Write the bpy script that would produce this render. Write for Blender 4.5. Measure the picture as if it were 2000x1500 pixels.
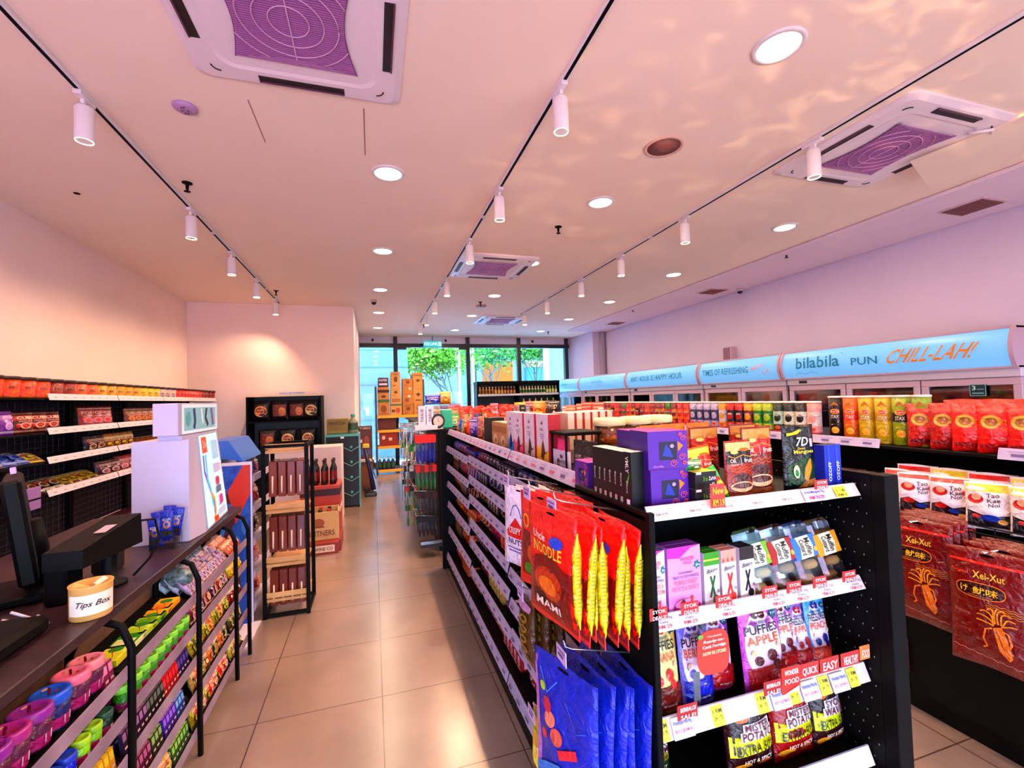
import bpy, bmesh, math, random
from mathutils import Vector, Matrix
PI = math.pi
random.seed(7)
for _o in list(bpy.data.objects): bpy.data.objects.remove(_o)
SC = bpy.context.scene
COL = SC.collection

# ---------------------------------------------------------------- camera
YAW, PITCH, ROLL, CAMH = .30161, .03182, -.03005, 1.6
cam_data = bpy.data.cameras.new('camera'); cam = bpy.data.objects.new('camera', cam_data); COL.objects.link(cam)
fw = Vector((math.sin(YAW)*math.cos(PITCH), math.cos(YAW)*math.cos(PITCH), math.sin(PITCH)))
rt = Vector((math.cos(YAW), -math.sin(YAW), 0)); up = rt.cross(fw)
r2 = math.cos(ROLL)*rt + math.sin(ROLL)*up; u2 = -math.sin(ROLL)*rt + math.cos(ROLL)*up
m = Matrix((r2, u2, -fw)).transposed().to_4x4(); m.translation = (0, 0, CAMH); cam.matrix_world = m
cam_data.sensor_width = 36; cam_data.lens = 36*877.66/2000; cam_data.clip_start = .05; cam_data.clip_end = 200
SC.camera = cam

# ---------------------------------------------------------------- view and world light
vs = SC.view_settings
vs.view_transform = 'Standard'; vs.look = 'None'; vs.exposure = 0.02; vs.gamma = 1; vs.use_curve_mapping = False
world = bpy.data.worlds.new('world'); SC.world = world; world.use_nodes = True
wn = world.node_tree; wn.nodes.clear()
w_out = wn.nodes.new('ShaderNodeOutputWorld'); w_bg = wn.nodes.new('ShaderNodeBackground')
w_tc = wn.nodes.new('ShaderNodeTexCoord'); w_sep = wn.nodes.new('ShaderNodeSeparateXYZ')
w_rm = wn.nodes.new('ShaderNodeValToRGB'); w_ma = wn.nodes.new('ShaderNodeMath'); w_ma.operation = 'MULTIPLY_ADD'
w_ma.inputs[1].default_value = .5; w_ma.inputs[2].default_value = .5
wn.links.new(w_tc.outputs['Generated'], w_sep.inputs[0]); wn.links.new(w_sep.outputs['Z'], w_ma.inputs[0])
wn.links.new(w_ma.outputs[0], w_rm.inputs[0]); wn.links.new(w_rm.outputs[0], w_bg.inputs[0]); wn.links.new(w_bg.outputs[0], w_out.inputs[0])
w_rm.color_ramp.elements[0].position = .48; w_rm.color_ramp.elements[0].color = (.07, .06, .08, 1)
w_rm.color_ramp.elements[1].position = .52; w_rm.color_ramp.elements[1].color = (.30, .66, .95, 1)
w_bg.inputs[1].default_value = 17

def area(name, loc, rot, sx, sy, power, color, shape='RECTANGLE'):
    d = bpy.data.lights.new(name, 'AREA'); d.shape = shape; d.size = sx; d.size_y = sy; d.energy = power; d.color = color
    o = bpy.data.objects.new(name, d); COL.objects.link(o); o.location = loc; o.rotation_euler = rot
    return o
# unseen fill lamps added behind the photographer, aimed up to brighten the ceiling
area('ceiling_fill', (2.6, -2.2, .9), (math.radians(138), 0, 0), 5.0, 1.3, 95, (1.0, .80, .72))
area('ceiling_fill', (-1.4, -2.2, .9), (math.radians(138), 0, 0), 2.4, 1.3, 125, (.72, .52, 1.0))  # added lavender fill tinting the left of the ceiling
_s = bpy.data.lights.new('sun', 'SUN'); _s.energy = 75; _s.color = (.82, .92, 1.0); _s.angle = .01
_so = bpy.data.objects.new('sun', _s); COL.objects.link(_so); _so.rotation_euler = (math.radians(-14), math.radians(8), 0)
# daylight entering at the glass front at the far end (portal only guides the sky light)
_p = area('far_window_portal', (2.5, 11.78, 1.55), (math.radians(-90), 0, 0), 5.6, 3.0, 1, (1, 1, 1)); _p.data.cycles.is_portal = True
LAMP_WARM = (1.0, .60, .36); LAMP_DOWN = (1.0, .74, .50)
P_DOWN, P_TRACK = 17, 135

# ---------------------------------------------------------------- materials
def lin(c):
    c = c/255.0
    return c/12.92 if c <= .04045 else ((c+.055)/1.055)**2.4
MATS = {}
def hexc(h): return tuple(int(h[i:i+2], 16) for i in (0, 2, 4))
def M(h, rough=.5, metal=0, emit=0, var=.0, spec=.5, scale=40, coat=0):
    key = (h, rough, metal, emit, var, spec, scale, coat)
    if key in MATS: return MATS[key]
    m = bpy.data.materials.new('surface_'+h); m.use_nodes = True; nt = m.node_tree; b = nt.nodes['Principled BSDF']
    c = tuple(lin(v) for v in hexc(h)); b.inputs['Roughness'].default_value = rough; b.inputs['Metallic'].default_value = metal
    b.inputs['Specular IOR Level'].default_value = spec
    if coat: b.inputs['Coat Weight'].default_value = coat; b.inputs['Coat Roughness'].default_value = .12
    if emit:
        b.inputs['Emission Color'].default_value = (*c, 1); b.inputs['Emission Strength'].default_value = emit
    if var:
        tc = nt.nodes.new('ShaderNodeTexCoord'); n = nt.nodes.new('ShaderNodeTexNoise'); n.inputs['Scale'].default_value = scale
        n.inputs['Detail'].default_value = 3
        r = nt.nodes.new('ShaderNodeValToRGB'); r.color_ramp.elements[0].position = .35; r.color_ramp.elements[1].position = .65
        r.color_ramp.elements[0].color = (*[v*(1-var) for v in c], 1); r.color_ramp.elements[1].color = (*[min(1, v*(1+var)) for v in c], 1)
        nt.links.new(tc.outputs['Object'], n.inputs['Vector']); nt.links.new(n.outputs['Fac'], r.inputs[0]); nt.links.new(r.outputs[0], b.inputs['Base Color'])
    else: b.inputs['Base Color'].default_value = (*c, 1)
    if rough == .28:      # crinkled film
        tc = nt.nodes.new('ShaderNodeTexCoord'); n = nt.nodes.new('ShaderNodeTexNoise'); n.inputs['Scale'].default_value = 26; n.inputs['Detail'].default_value = 4; n.inputs['Distortion'].default_value = 1.2
        bp = nt.nodes.new('ShaderNodeBump'); bp.inputs['Strength'].default_value = 1.0; bp.inputs['Distance'].default_value = .012
        nt.links.new(tc.outputs['Object'], n.inputs['Vector']); nt.links.new(n.outputs['Fac'], bp.inputs['Height']); nt.links.new(bp.outputs[0], b.inputs['Normal'])
    MATS[key] = m; return m
def ink(h):
    # saturated printing inks: more chroma and contrast than the plain hex
    r, g, b_ = [v/255 for v in hexc(h)]; l = .3*r+.59*g+.11*b_
    o = []
    for v in (r, g, b_):
        v = l+(v-l)*1.15; v = min(1, max(0, v)); v = v**1.50; o.append(int(round(255*min(1, max(.01, v)))))
    return '%02x%02x%02x' % tuple(o)
def foil(h): return M(ink(h), .28, 0, 0, .10, .6, 60)          # printed plastic film
def card(h): return M(ink(h), .55, 0, 0, .06, .4, 30)          # printed carton
def glass_mat(name, tint=(1, 1, 1), alpha=.12, rough=.02):
    if name in MATS: return MATS[name]
    m = bpy.data.materials.new(name); m.use_nodes = True; nt = m.node_tree; nt.nodes.clear()
    o = nt.nodes.new('ShaderNodeOutputMaterial'); t = nt.nodes.new('ShaderNodeBsdfTransparent'); g = nt.nodes.new('ShaderNodeBsdfGlossy')
    t.inputs[0].default_value = (*tint, 1); g.inputs['Roughness'].default_value = rough
    mx = nt.nodes.new('ShaderNodeMixShader'); fr = nt.nodes.new('ShaderNodeFresnel'); fr.inputs[0].default_value = 1.45
    ad = nt.nodes.new('ShaderNodeMath'); ad.operation = 'ADD'; ad.inputs[1].default_value = alpha; ad.use_clamp = True
    nt.links.new(fr.outputs[0], ad.inputs[0]); nt.links.new(ad.outputs[0], mx.inputs[0])
    nt.links.new(t.outputs[0], mx.inputs[1]); nt.links.new(g.outputs[0], mx.inputs[2]); nt.links.new(mx.outputs[0], o.inputs[0])
    MATS[name] = m; return m
CLEAR = glass_mat('clear_glass', (.97, .99, 1), .02); PLASTIC = glass_mat('clear_plastic', (.90, .88, .92), .03, .18)
def noise_mat(name, c1, c2, scale, rough=.5, stretch=(1, 1, 1), detail=5, bump=0):
    m = bpy.data.materials.new(name); m.use_nodes = True; nt = m.node_tree; b = nt.nodes['Principled BSDF']
    tc = nt.nodes.new('ShaderNodeTexCoord'); mp = nt.nodes.new('ShaderNodeMapping'); mp.inputs['Scale'].default_value = stretch
    n = nt.nodes.new('ShaderNodeTexNoise'); n.inputs['Scale'].default_value = scale; n.inputs['Detail'].default_value = detail
    r = nt.nodes.new('ShaderNodeValToRGB'); r.color_ramp.elements[0].position = .3; r.color_ramp.elements[1].position = .7
    r.color_ramp.elements[0].color = (*[lin(v) for v in hexc(c1)], 1); r.color_ramp.elements[1].color = (*[lin(v) for v in hexc(c2)], 1)
    nt.links.new(tc.outputs['Object'], mp.inputs[0]); nt.links.new(mp.outputs[0], n.inputs['Vector']); nt.links.new(n.outputs['Fac'], r.inputs[0])
    nt.links.new(r.outputs[0], b.inputs['Base Color']); b.inputs['Roughness'].default_value = rough
    if bump:
        bp = nt.nodes.new('ShaderNodeBump'); bp.inputs['Strength'].default_value = bump; bp.inputs['Distance'].default_value = .01
        nt.links.new(n.outputs['Fac'], bp.inputs['Height']); nt.links.new(bp.outputs[0], b.inputs['Normal'])
    return m
BLACK = M('050404', .6, 0, 0, 0, .08); METAL_BLACK = M('060505', .55, 0, 0, 0, .10); WHITE = M('e6dee2', .45); STRIP = M('b0a6c8', .4, 0, 0, .05, .4, 20)
CHROME = M('c8c8cc', .25, .9); PAPER = M('f0e8ea', .7)

# ---------------------------------------------------------------- lettering
TXT = {}
def text_geo(s, bold=.012, res=2):
    key = (s, bold)
    if key in TXT: return TXT[key]
    cu = bpy.data.curves.new('lettering', 'FONT'); cu.body = s; cu.resolution_u = res; cu.offset = bold; cu.size = 1
    o = bpy.data.objects.new('lettering', cu); me = bpy.data.meshes.new_from_object(o)
    vs_ = [(v.co.x, v.co.y) for v in me.vertices]; fs = [tuple(p.vertices) for p in me.polygons]
    bpy.data.objects.remove(o); bpy.data.curves.remove(cu); bpy.data.meshes.remove(me)
    if not vs_: vs_, fs = [(0, 0), (1, 0), (1, 1)], [(0, 1, 2)]
    x0 = min(v[0] for v in vs_); x1 = max(v[0] for v in vs_); y0 = min(v[1] for v in vs_); y1 = max(v[1] for v in vs_)
    vs_ = [((x-x0)/(x1-x0), (y-y0)/(y1-y0)) for x, y in vs_]
    TXT[key] = (vs_, fs); return TXT[key]

# ---------------------------------------------------------------- mesh builder
class MB:
    def __init__(s): s.v = []; s.f = []; s.m = []; s.mats = []; s.sm = []
    def mi(s, mat):
        if mat not in s.mats: s.mats.append(mat)
        return s.mats.index(mat)
    def add(s, vs_, fs, mat, smooth=False):
        b = len(s.v); s.v += [tuple(p) for p in vs_]; i = s.mi(mat)
        for f in fs: s.f.append(tuple(k+b for k in f)); s.m.append(i); s.sm.append(smooth)
    def box(s, x0, y0, z0, x1, y1, z1, mat, bev=0):
        if bev and min(x1-x0, y1-y0, z1-z0) > 2.2*bev:
            b = bev; P = []; 
            for z, k in ((z0, b), (z0+b, 0), (z1-b, 0), (z1, b)):
                for (cx, cy, sx, sy) in ((x0, y0, 1, 1), (x1, y0, -1, 1), (x1, y1, -1, -1), (x0, y1, 1, -1)):
                    kk = k
                    a = (cx+sx*(b+0), cy+sy*kk, z); c = (cx+sx*kk, cy+sy*(b+0), z)
                    if (sx*sy) > 0: P += [c, a]
                    else: P += [a, c]
            F = [(7, 6, 5, 4, 3, 2, 1, 0), tuple(range(24, 32))]
            for r in range(3):
                for i in range(8): F.append((r*8+i, r*8+(i+1) % 8, r*8+8+(i+1) % 8, r*8+8+i))
            s.add(P, F, mat)
        else:
            s.add([(x0, y0, z0), (x1, y0, z0), (x1, y1, z0), (x0, y1, z0), (x0, y0, z1), (x1, y0, z1), (x1, y1, z1), (x0, y1, z1)],
                  [(3, 2, 1, 0), (4, 5, 6, 7), (0, 1, 5, 4), (1, 2, 6, 5), (2, 3, 7, 6), (3, 0, 4, 7)], mat)
    def tube(s, pts, r, mat, n=8, caps=True):
        P = [Vector(p) for p in pts]; rings = []; prev = None
        for i, p in enumerate(P):
            d = (P[min(i+1, len(P)-1)]-P[max(i-1, 0)]).normalized()
            a = prev if prev is not None else (Vector((0, 0, 1)) if abs(d.z) < .9 else Vector((1, 0, 0)))
            u = (a-d*a.dot(d)); u = u.normalized() if u.length > 1e-6 else d.orthogonal().normalized()
            w = d.cross(u); prev = u; rr = r[i] if isinstance(r, (list, tuple)) else r
            rings.append([p+(u*math.cos(2*PI*k/n)+w*math.sin(2*PI*k/n))*rr for k in range(n)])
        vs_ = [q for R in rings for q in R]; F = []
        for i in range(len(P)-1):
            for k in range(n): F.append((i*n+k, i*n+(k+1) % n, (i+1)*n+(k+1) % n, (i+1)*n+k))
        if caps: F += [tuple(reversed(range(n))), tuple(range((len(P)-1)*n, len(P)*n))]
        s.add(vs_, F, mat, True)
    def lathe(s, prof, mat, n=20, cx=0, cy=0, z=0, mats=None, squash=1):
        vs_ = []; L = len(prof)
        for (r, h) in prof:
            for k in range(n): a = 2*PI*k/n; vs_.append((cx+r*math.cos(a), cy+r*math.sin(a)*squash, z+h))
        b = len(s.v); s.v += vs_
        for i in range(L-1):
            mm = s.mi(mats[i] if mats else mat)
            for k in range(n): s.f.append((b+i*n+k, b+i*n+(k+1) % n, b+(i+1)*n+(k+1) % n, b+(i+1)*n+k)); s.m.append(mm); s.sm.append(True)
        for i, rev in ((0, True), (L-1, False)):
            if prof[i][0] > 1e-5:
                s.f.append(tuple(b+i*n+k for k in (reversed(range(n)) if rev else range(n)))); s.m.append(s.mi(mats[min(i, L-2)] if mats else mat)); s.sm.append(False)
    def art(s, items, fn, aspect=1):
        """items drawn on a surface fn(u, v, layer) -> point; u, v in 0..1"""
        for k, it in enumerate(items):
            t = it[0]; L = k+1
            if t == 'r':
                _, x0, y0, x1, y1, c = it[:6]; nx = max(1, int(abs(x1-x0)*10)); ny = max(1, int(abs(y1-y0)*10))
                vs_ = [fn(x0+(x1-x0)*i/nx, y0+(y1-y0)*j/ny, L) for j in range(ny+1) for i in range(nx+1)]
                s.add(vs_, [(j*(nx+1)+i, j*(nx+1)+i+1, (j+1)*(nx+1)+i+1, (j+1)*(nx+1)+i) for j in range(ny) for i in range(nx)], s.cm(c), True)
            elif t == 'e':
                _, cx, cy, rx, ry, c = it[:6]; n = 18; R = (.5, 1)
                vs_ = [fn(cx, cy, L)]+[fn(cx+rx*q*math.cos(2*PI*i/n), cy+ry*q*math.sin(2*PI*i/n), L) for q in R for i in range(n)]
                F = [(0, 1+i, 1+(i+1) % n) for i in range(n)]+[(1+i, 1+n+i, 1+n+(i+1) % n, 1+(i+1) % n) for i in range(n)]
                s.add(vs_, F, s.cm(c), True)
            elif t == 'p':
                raw = it[1]; pts = []
                for i, p in enumerate(raw):
                    w_ = raw[(i+1) % len(raw)]; ns = max(1, int(math.hypot(w_[0]-p[0], w_[1]-p[1])/.07))
                    pts += [(p[0]+(w_[0]-p[0])*j/ns, p[1]+(w_[1]-p[1])*j/ns) for j in range(ns)]
                cx = sum(p[0] for p in pts)/len(pts); cy = sum(p[1] for p in pts)/len(pts); n = len(pts); R = (.33, .66, 1)
                vs_ = [fn(cx, cy, L)]+[fn(cx+(x-cx)*q, cy+(y-cy)*q, L) for q in R for x, y in pts]
                F = [(0, 1+i, 1+(i+1) % n) for i in range(n)]+[(1+k*n+i, 1+(k+1)*n+i, 1+(k+1)*n+(i+1) % n, 1+k*n+(i+1) % n) for k in range(2) for i in range(n)]
                s.add(vs_, F, s.cm(it[2]), True)
            elif t == 'l':       # line strip of width w
                pts, w, c = it[1], it[2], it[3]; vs_ = []
                for i, (x, y) in enumerate(pts):
                    a = pts[max(i-1, 0)]; b = pts[min(i+1, len(pts)-1)]; dx, dy = b[0]-a[0], (b[1]-a[1])*aspect; q = math.hypot(dx, dy) or 1
                    nx_, ny_ = -dy/q*w, dx/q*w/aspect; vs_ += [fn(x-nx_, y-ny_, L), fn(x+nx_, y+ny_, L)]
                s.add(vs_, [(2*i, 2*i+2, 2*i+3, 2*i+1) for i in range(len(pts)-1)], s.cm(c), True)
            elif t == 't':
                _, st, x0, y0, x1, y1, c = it[:7]; rot = it[7] if len(it) > 7 else 0; sh = it[8] if len(it) > 8 else 0
                g, fs = text_geo(st); vs_ = []
                for (a, b) in g:
                    X = a+sh*(b-.5); Y = b
                    if rot == 90: px_, py_ = x1-(x1-x0)*Y, y0+(y1-y0)*X
                    elif rot == -90: px_, py_ = x0+(x1-x0)*Y, y1-(y1-y0)*X
                    else: px_, py_ = x0+(x1-x0)*X, y0+(y1-y0)*Y+(x1-x0)*(X-.5)*math.tan(math.radians(rot))/max(.2, aspect)
                    vs_.append(fn(px_, py_, L+6))
                s.add(vs_, fs, s.cm(c))
    CM = None
    def cm(s, c): return c if not isinstance(c, str) else (s.CM or foil)(c)
    def mesh(s, name):
        me = bpy.data.meshes.new(name); me.from_pydata(s.v, [], s.f); me.materials.clear()
        for mt in s.mats: me.materials.append(mt)
        me.polygons.foreach_set('material_index', s.m); me.polygons.foreach_set('use_smooth', s.sm); me.update()
        return me
    def build(s, name, parent=None, loc=None, rot=None):
        o = bpy.data.objects.new(name, s.mesh(name)); COL.objects.link(o)
        if parent: o.parent = parent
        if loc: o.location = loc
        if rot: o.rotation_euler = rot
        return o
def tag(o, label=None, cat=None, group=None, kind=None):
    if label: o['label'] = label
    if cat: o['category'] = cat
    if group: o['group'] = group
    if kind: o['kind'] = kind
    return o
def thing(name, label, cat, loc=(0, 0, 0), rz=0, group=None):
    o = bpy.data.objects.new(name, None); COL.objects.link(o); o.location = loc; o.rotation_euler = (0, 0, rz); o.empty_display_size = .1
    return tag(o, label, cat, group)
def struct(name, mb): return tag(mb.build(name), kind='structure')

# products: a prototype is (name, [(part name, mesh)...]); copies share the meshes
def place(proto, loc, rz, label, cat, group=None, tilt=0, scale=1, roll=0):
    name, parts = proto; name = cat.replace(' ', '_').replace('-', '_')
    main = bpy.data.objects.new(name, parts[0][1]); COL.objects.link(main)
    main.location = loc
    main.matrix_world = Matrix.Translation(loc) @ Matrix.Rotation(rz, 4, 'Z') @ Matrix.Rotation(tilt, 4, 'X') @ Matrix.Rotation(roll, 4, 'Y') @ Matrix.Scale(scale, 4)
    for pn, me in parts[1:]:
        c = bpy.data.objects.new(pn, me); COL.objects.link(c); c.parent = main
    return tag(main, label, cat, group)
ORD = {1: ['{}'], 2: ['nearer', 'farther'], 3: ['nearest', 'middle', 'farthest'], 4: ['nearest', 'second nearest', 'second farthest', 'farthest'],
       5: ['nearest', 'second nearest', 'middle', 'second farthest', 'farthest']}
HOR = {2: ['left', 'right'], 3: ['leftmost', 'middle', 'rightmost'], 4: ['leftmost', 'second from left', 'second from right', 'rightmost'],
       5: ['leftmost', 'second from left', 'middle', 'second from right', 'rightmost']}
def poslab(i, n, horiz=False):
    d = HOR if horiz else ORD
    return d[n][i] if n in d and n > 1 else ''
# ---------------------------------------------------------------- product prototypes (x right, z up, front faces -y, base at z = 0)
PROTO = {}
def pouch(name, w, h, d, base, art=(), kind='pillow', hole=False, back=None, wr=.12, nx=10, ny=14, seed=0, clear=False):
    rnd = random.Random(seed+int(w*1000)+int(h*1000)); ph = [rnd.uniform(0, 6.28) for _ in range(6)]
    def th(u, v):
        eu = max(0, 4*u*(1-u))**.55
        if kind == 'pillow': vv = max(0, min(1, (v-.07)/.86)); ev = max(0, 4*vv*(1-vv))**.45
        elif kind == 'stand':
            vv = max(0, min(1, v/.86)); ev = (1-vv)**.55 if vv > 0 else 1
            ev = ev*(1-.25*max(0, .12-v)/.12)
        else: vv = max(0, min(1, (v-.04)/.92)); ev = max(0, 4*vv*(1-vv))**.3
        q = 1+wr*(math.sin(9*u+ph[0]+5*v)*.5+math.sin(17*v+ph[1]+4*u)*.5)*(1 if kind != 'stand' else .6)
        return d*.5*eu*ev*q+.0012
    def xx(u, v):
        k = 1-.05*(math.sin(PI*v) if kind == 'pillow' else 0)
        return (u-.5)*w*k
    def zz(u, v): return v*h+(wr*.03*h*math.sin(7*u+ph[2]) if v in (0, 1) and kind == 'pillow' else 0)
    def S(u, v, sgn, e=0): return (xx(u, v), sgn*(th(u, v)+e), zz(u, v)+(0 if not kind == 'pillow' else 0))
    mb = MB(); bm_ = foil(base) if not clear else PLASTIC; bk = foil(back) if back else bm_
    for sg, mt in ((-1, bm_), (1, bk)):
        vs_ = [S(i/nx, j/ny, sg) for j in range(ny+1) for i in range(nx+1)]
        F = [(j*(nx+1)+i, j*(nx+1)+i+1, (j+1)*(nx+1)+i+1, (j+1)*(nx+1)+i) for j in range(ny) for i in range(nx)]
        if sg > 0: F = [tuple(reversed(f)) for f in F]
        mb.add(vs_, F, mt, True)
    # side and end seams close the two films
    seam = []
    b = len(mb.v); N = (nx+1)*(ny+1)
    edge = [i for i in range(nx+1)]+[(j+1)*(nx+1)-1 for j in range(1, ny+1)]+[ny*(nx+1)+i for i in range(nx-1, -1, -1)]+[j*(nx+1) for j in range(ny-1, 0, -1)]
    for a, c in zip(edge, edge[1:]+edge[:1]): mb.f.append((c, a, a+N, c+N)); mb.m.append(mb.mi(bm_)); mb.sm.append(False)
    mb.art(art, lambda u, v, L: S(u, v, -1, .0006+.00035*L), h/w)
    if hole:
        mb.CM = lambda c: BLACK
        mb.art([('e', .5, .955, .09, .012, '000000')], lambda u, v, L: S(u, v, -1, .0012), h/w)
    return (name, [(name, mb.mesh(name))])
def carton(name, w, d, h, front, side=None, top=None, art=(), sideart=(), topart=(), right=None, extra=None):
    mb = MB(); mb.CM = card
    f = card(front); s_ = card(side or front); t = card(top or side or front); rr = card(right) if right else s_
    x0, x1, y0, y1 = -w/2, w/2, -d/2, d/2
    V = [(x0, y0, 0), (x1, y0, 0), (x1, y1, 0), (x0, y1, 0), (x0, y0, h), (x1, y0, h), (x1, y1, h), (x0, y1, h)]
    for fc, mt in (((3, 2, 1, 0), s_), ((4, 5, 6, 7), t), ((0, 1, 5, 4), f), ((1, 2, 6, 5), rr), ((2, 3, 7, 6), s_), ((3, 0, 4, 7), s_)): mb.add([V[i] for i in fc], [(0, 1, 2, 3)], mt)
    # folded top seam and side creases
    mb.box(x0, -.0008, h, x1, .0008, h+.0008, t)
    mb.art(art, lambda u, v, L: (x0+u*w, y0-.0004-.0003*L, v*h), h/w)
    mb.art(sideart, lambda u, v, L: (x0-.0004-.0003*L, y1-u*d, v*h), h/d)
    mb.art(sideart, lambda u, v, L: (x1+.0004+.0003*L, y0+u*d, v*h), h/d)
    mb.art(topart, lambda u, v, L: (x0+u*w, y0+v*d, h+.001+.0003*L), d/w)
    return (name, [(name, mb.mesh(name))]+(extra or []))
def tub(name, r, h, body, lid, bands=(), art=(), lidh=.18, flare=1.0, n=20, lidr=1.06, clear=False, lidart=(), contents=None):
    """cylinder with a lid part; bands = [(z0, z1, colour)]"""
    mb = MB(); hb = h*(1-lidh); zs = sorted(set([0, hb]+[b[0]*hb for b in bands]+[b[1]*hb for b in bands]))
    prof = [(r*.93*(1/flare), 0)]+[(r*((1/flare)+(1-1/flare)*z/hb), max(z, .002)) for z in zs]; mats = [foil(body)]
    for a, b in zip(zs, zs[1:]):
        c = body
        for (p, q, cc) in bands:
            if p*hb <= a+1e-6 and b <= q*hb+1e-6: c = cc
        mats.append(PLASTIC if clear and c == body else foil(c))
    mb.lathe(prof, None, n, mats=mats)
    rr = lambda v: r*((1/flare)+(1-1/flare)*v)
    mb.art(art, lambda u, v, L: ((rr(v)+.0006+.0003*L)*math.sin((u-.5)*2*PI*.5), -(rr(v)+.0006+.0003*L)*math.cos((u-.5)*2*PI*.5), v*hb), hb/(PI*r))
    if contents:
        for (x, y, z, q, cc) in contents:
            mb.lathe([(q*math.sin(PI*k/6)+1e-6, -q*math.cos(PI*k/6)) for k in range(7)], foil(cc), 10, x, y, z)
    parts = [(name, mb.mesh(name))]
    if lid:
        lm = MB(); R = r*lidr; lh = h-hb
        lm.lathe([(R*.96, hb), (R, hb+lh*.1), (R, hb+lh*.78), (R*.95, hb+lh*.93), (R*.85, hb+lh), (R*.72, hb+lh), (R*.70, hb+lh*.95), (1e-5, hb+lh*.97)], M(lid, .35), n)
        lm.art(lidart, lambda u, v, L: ((u-.5)*2*R, (v-.5)*2*R, hb+lh*.97+.0008+.0003*L), 1)
        parts.append(('lid', lm.mesh('lid')))
    return (name, parts)
def bottle(name, r, h, body, cap, label=None, n=14, art=()):
    mb = MB(); lb = foil(label or body)
    mb.lathe([(r*.9, 0), (r, .01*h), (r, .18*h), (r, .55*h), (r*.95, .62*h), (r*.55, .76*h), (r*.38, .82*h), (r*.38, .9*h)], None, n,
             mats=[foil(body), foil(body), lb, foil(body), foil(body), foil(body), foil(body)])
    mb.art(art, lambda u, v, L: ((r+.0006+.0003*L)*math.sin((u-.5)*PI), -(r+.0006+.0003*L)*math.cos((u-.5)*PI), (.18+.37*v)*h), 1)
    c = MB(); c.lathe([(r*.46, .88*h), (r*.48, .89*h), (r*.48, .99*h), (r*.42, h), (1e-5, h)], M(cap, .35), n)
    return (name, [(name, mb.mesh(name)), ('cap', c.mesh('cap'))])

def star(cx, cy, r, asp, c, n=6, q=.62):
    return ('p', [(cx+(r if i % 2 == 0 else r*q)*math.cos(2*PI*i/(2*n)+.3), cy+(r if i % 2 == 0 else r*q)/asp*math.sin(2*PI*i/(2*n)+.3)) for i in range(2*n)], c)
def splash(rnd, cols, n=7, y0=.15, y1=.6):
    return [('e', rnd.uniform(.18, .82), rnd.uniform(y0, y1), rnd.uniform(.05, .16), rnd.uniform(.03, .09), rnd.choice(cols)) for _ in range(n)]
LOREM = ['KRISPI', 'MINI', 'CHOCO', 'SWEET', 'JELLY', 'CRUNCH', 'MAMI', 'POP', 'SNACK', 'CUBE']
def gen_pouch(key, w, h, d, base, c2, c3, kind='pillow', text=None, tc='f4ead8'):
    """snack packet with a title band, a picture area and a bottom band"""
    k = ('gp', key)
    if k in PROTO: return PROTO[k]
    r = random.Random(hash(str(key)) & 0 or sum(map(ord, str(key)))); a = [('r', .05, .60, .95, .82, c2), ('r', .04, .08, .96, .16, c3)]
    a += splash(r, [c2, c3, 'f0c060', 'd8402a', base], 7)
    a += [('e', .5, .36, .26, .15, c3), ('e', .5, .36, .18, .10, c2)]
    if text: a.append(('t', text, .15, .64, .85, .78, tc))
    a += [('r', .06, .905, .94, .925, tc), ('r', .2, .55, .8, .57, tc)]
    PROTO[k] = pouch('snack_packet', w, h, d, base, a, kind, seed=r.randint(0, 99)); return PROTO[k]
def gen_box(key, w, d, h, base, c2, c3, text=None, tc='f4ead8', name='snack_box'):
    k = ('gb', key)
    if k in PROTO: return PROTO[k]
    a = [('r', .0, .62, 1, .86, c2), ('e', .5, .34, .3, .2, c3), ('e', .55, .3, .15, .1, c2), ('r', .08, .06, .92, .1, tc)]
    if text: a.append(('t', text, .12, .67, .88, .81, tc))
    PROTO[k] = carton(name, w, d, h, base, base, c2, a, [('r', .2, .1, .8, .5, c3), ('r', .1, .7, .9, .85, c2)], [('r', .1, .2, .9, .8, c3)]); return PROTO[k]
# ---------------------------------------------------------------- setting
XL, XR, YB, YP, CZ, YF = -2.75, 5.73, 11.85, 8.17, 3.267, -2.6
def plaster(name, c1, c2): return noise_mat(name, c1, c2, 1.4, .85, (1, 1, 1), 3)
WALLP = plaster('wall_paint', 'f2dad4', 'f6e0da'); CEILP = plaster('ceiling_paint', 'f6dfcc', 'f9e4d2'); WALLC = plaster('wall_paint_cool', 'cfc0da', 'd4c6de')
# floor: square stone tiles 0.61 m with thin dark joints
fm = bpy.data.materials.new('stone_tile'); fm.use_nodes = True; nt = fm.node_tree; b = nt.nodes['Principled BSDF']
tc = nt.nodes.new('ShaderNodeTexCoord'); mp = nt.nodes.new('ShaderNodeMapping'); mp.inputs['Location'].default_value = (-.02+.61*20, -2.61+.61*20, 0)
br = nt.nodes.new('ShaderNodeTexBrick'); br.offset = 0; br.squash = 1
br.inputs['Scale'].default_value = 1; br.inputs['Brick Width'].default_value = .61; br.inputs['Row Height'].default_value = .61
br.inputs['Mortar Size'].default_value = .0035; br.inputs['Mortar Smooth'].default_value = .2
br.inputs['Color1'].default_value = (lin(158), lin(130), lin(116), 1); br.inputs['Color2'].default_value = (lin(150), lin(124), lin(111), 1); br.inputs['Mortar'].default_value = (lin(84), lin(52), lin(44), 1)
no = nt.nodes.new('ShaderNodeTexNoise'); no.inputs['Scale'].default_value = 2.5; no.inputs['Detail'].default_value = 8
rp = nt.nodes.new('ShaderNodeValToRGB'); rp.color_ramp.elements[0].color = (.72, .70, .68, 1); rp.color_ramp.elements[1].color = (1, 1, 1, 1); rp.color_ramp.elements[0].position = .3; rp.color_ramp.elements[1].position = .62
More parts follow.
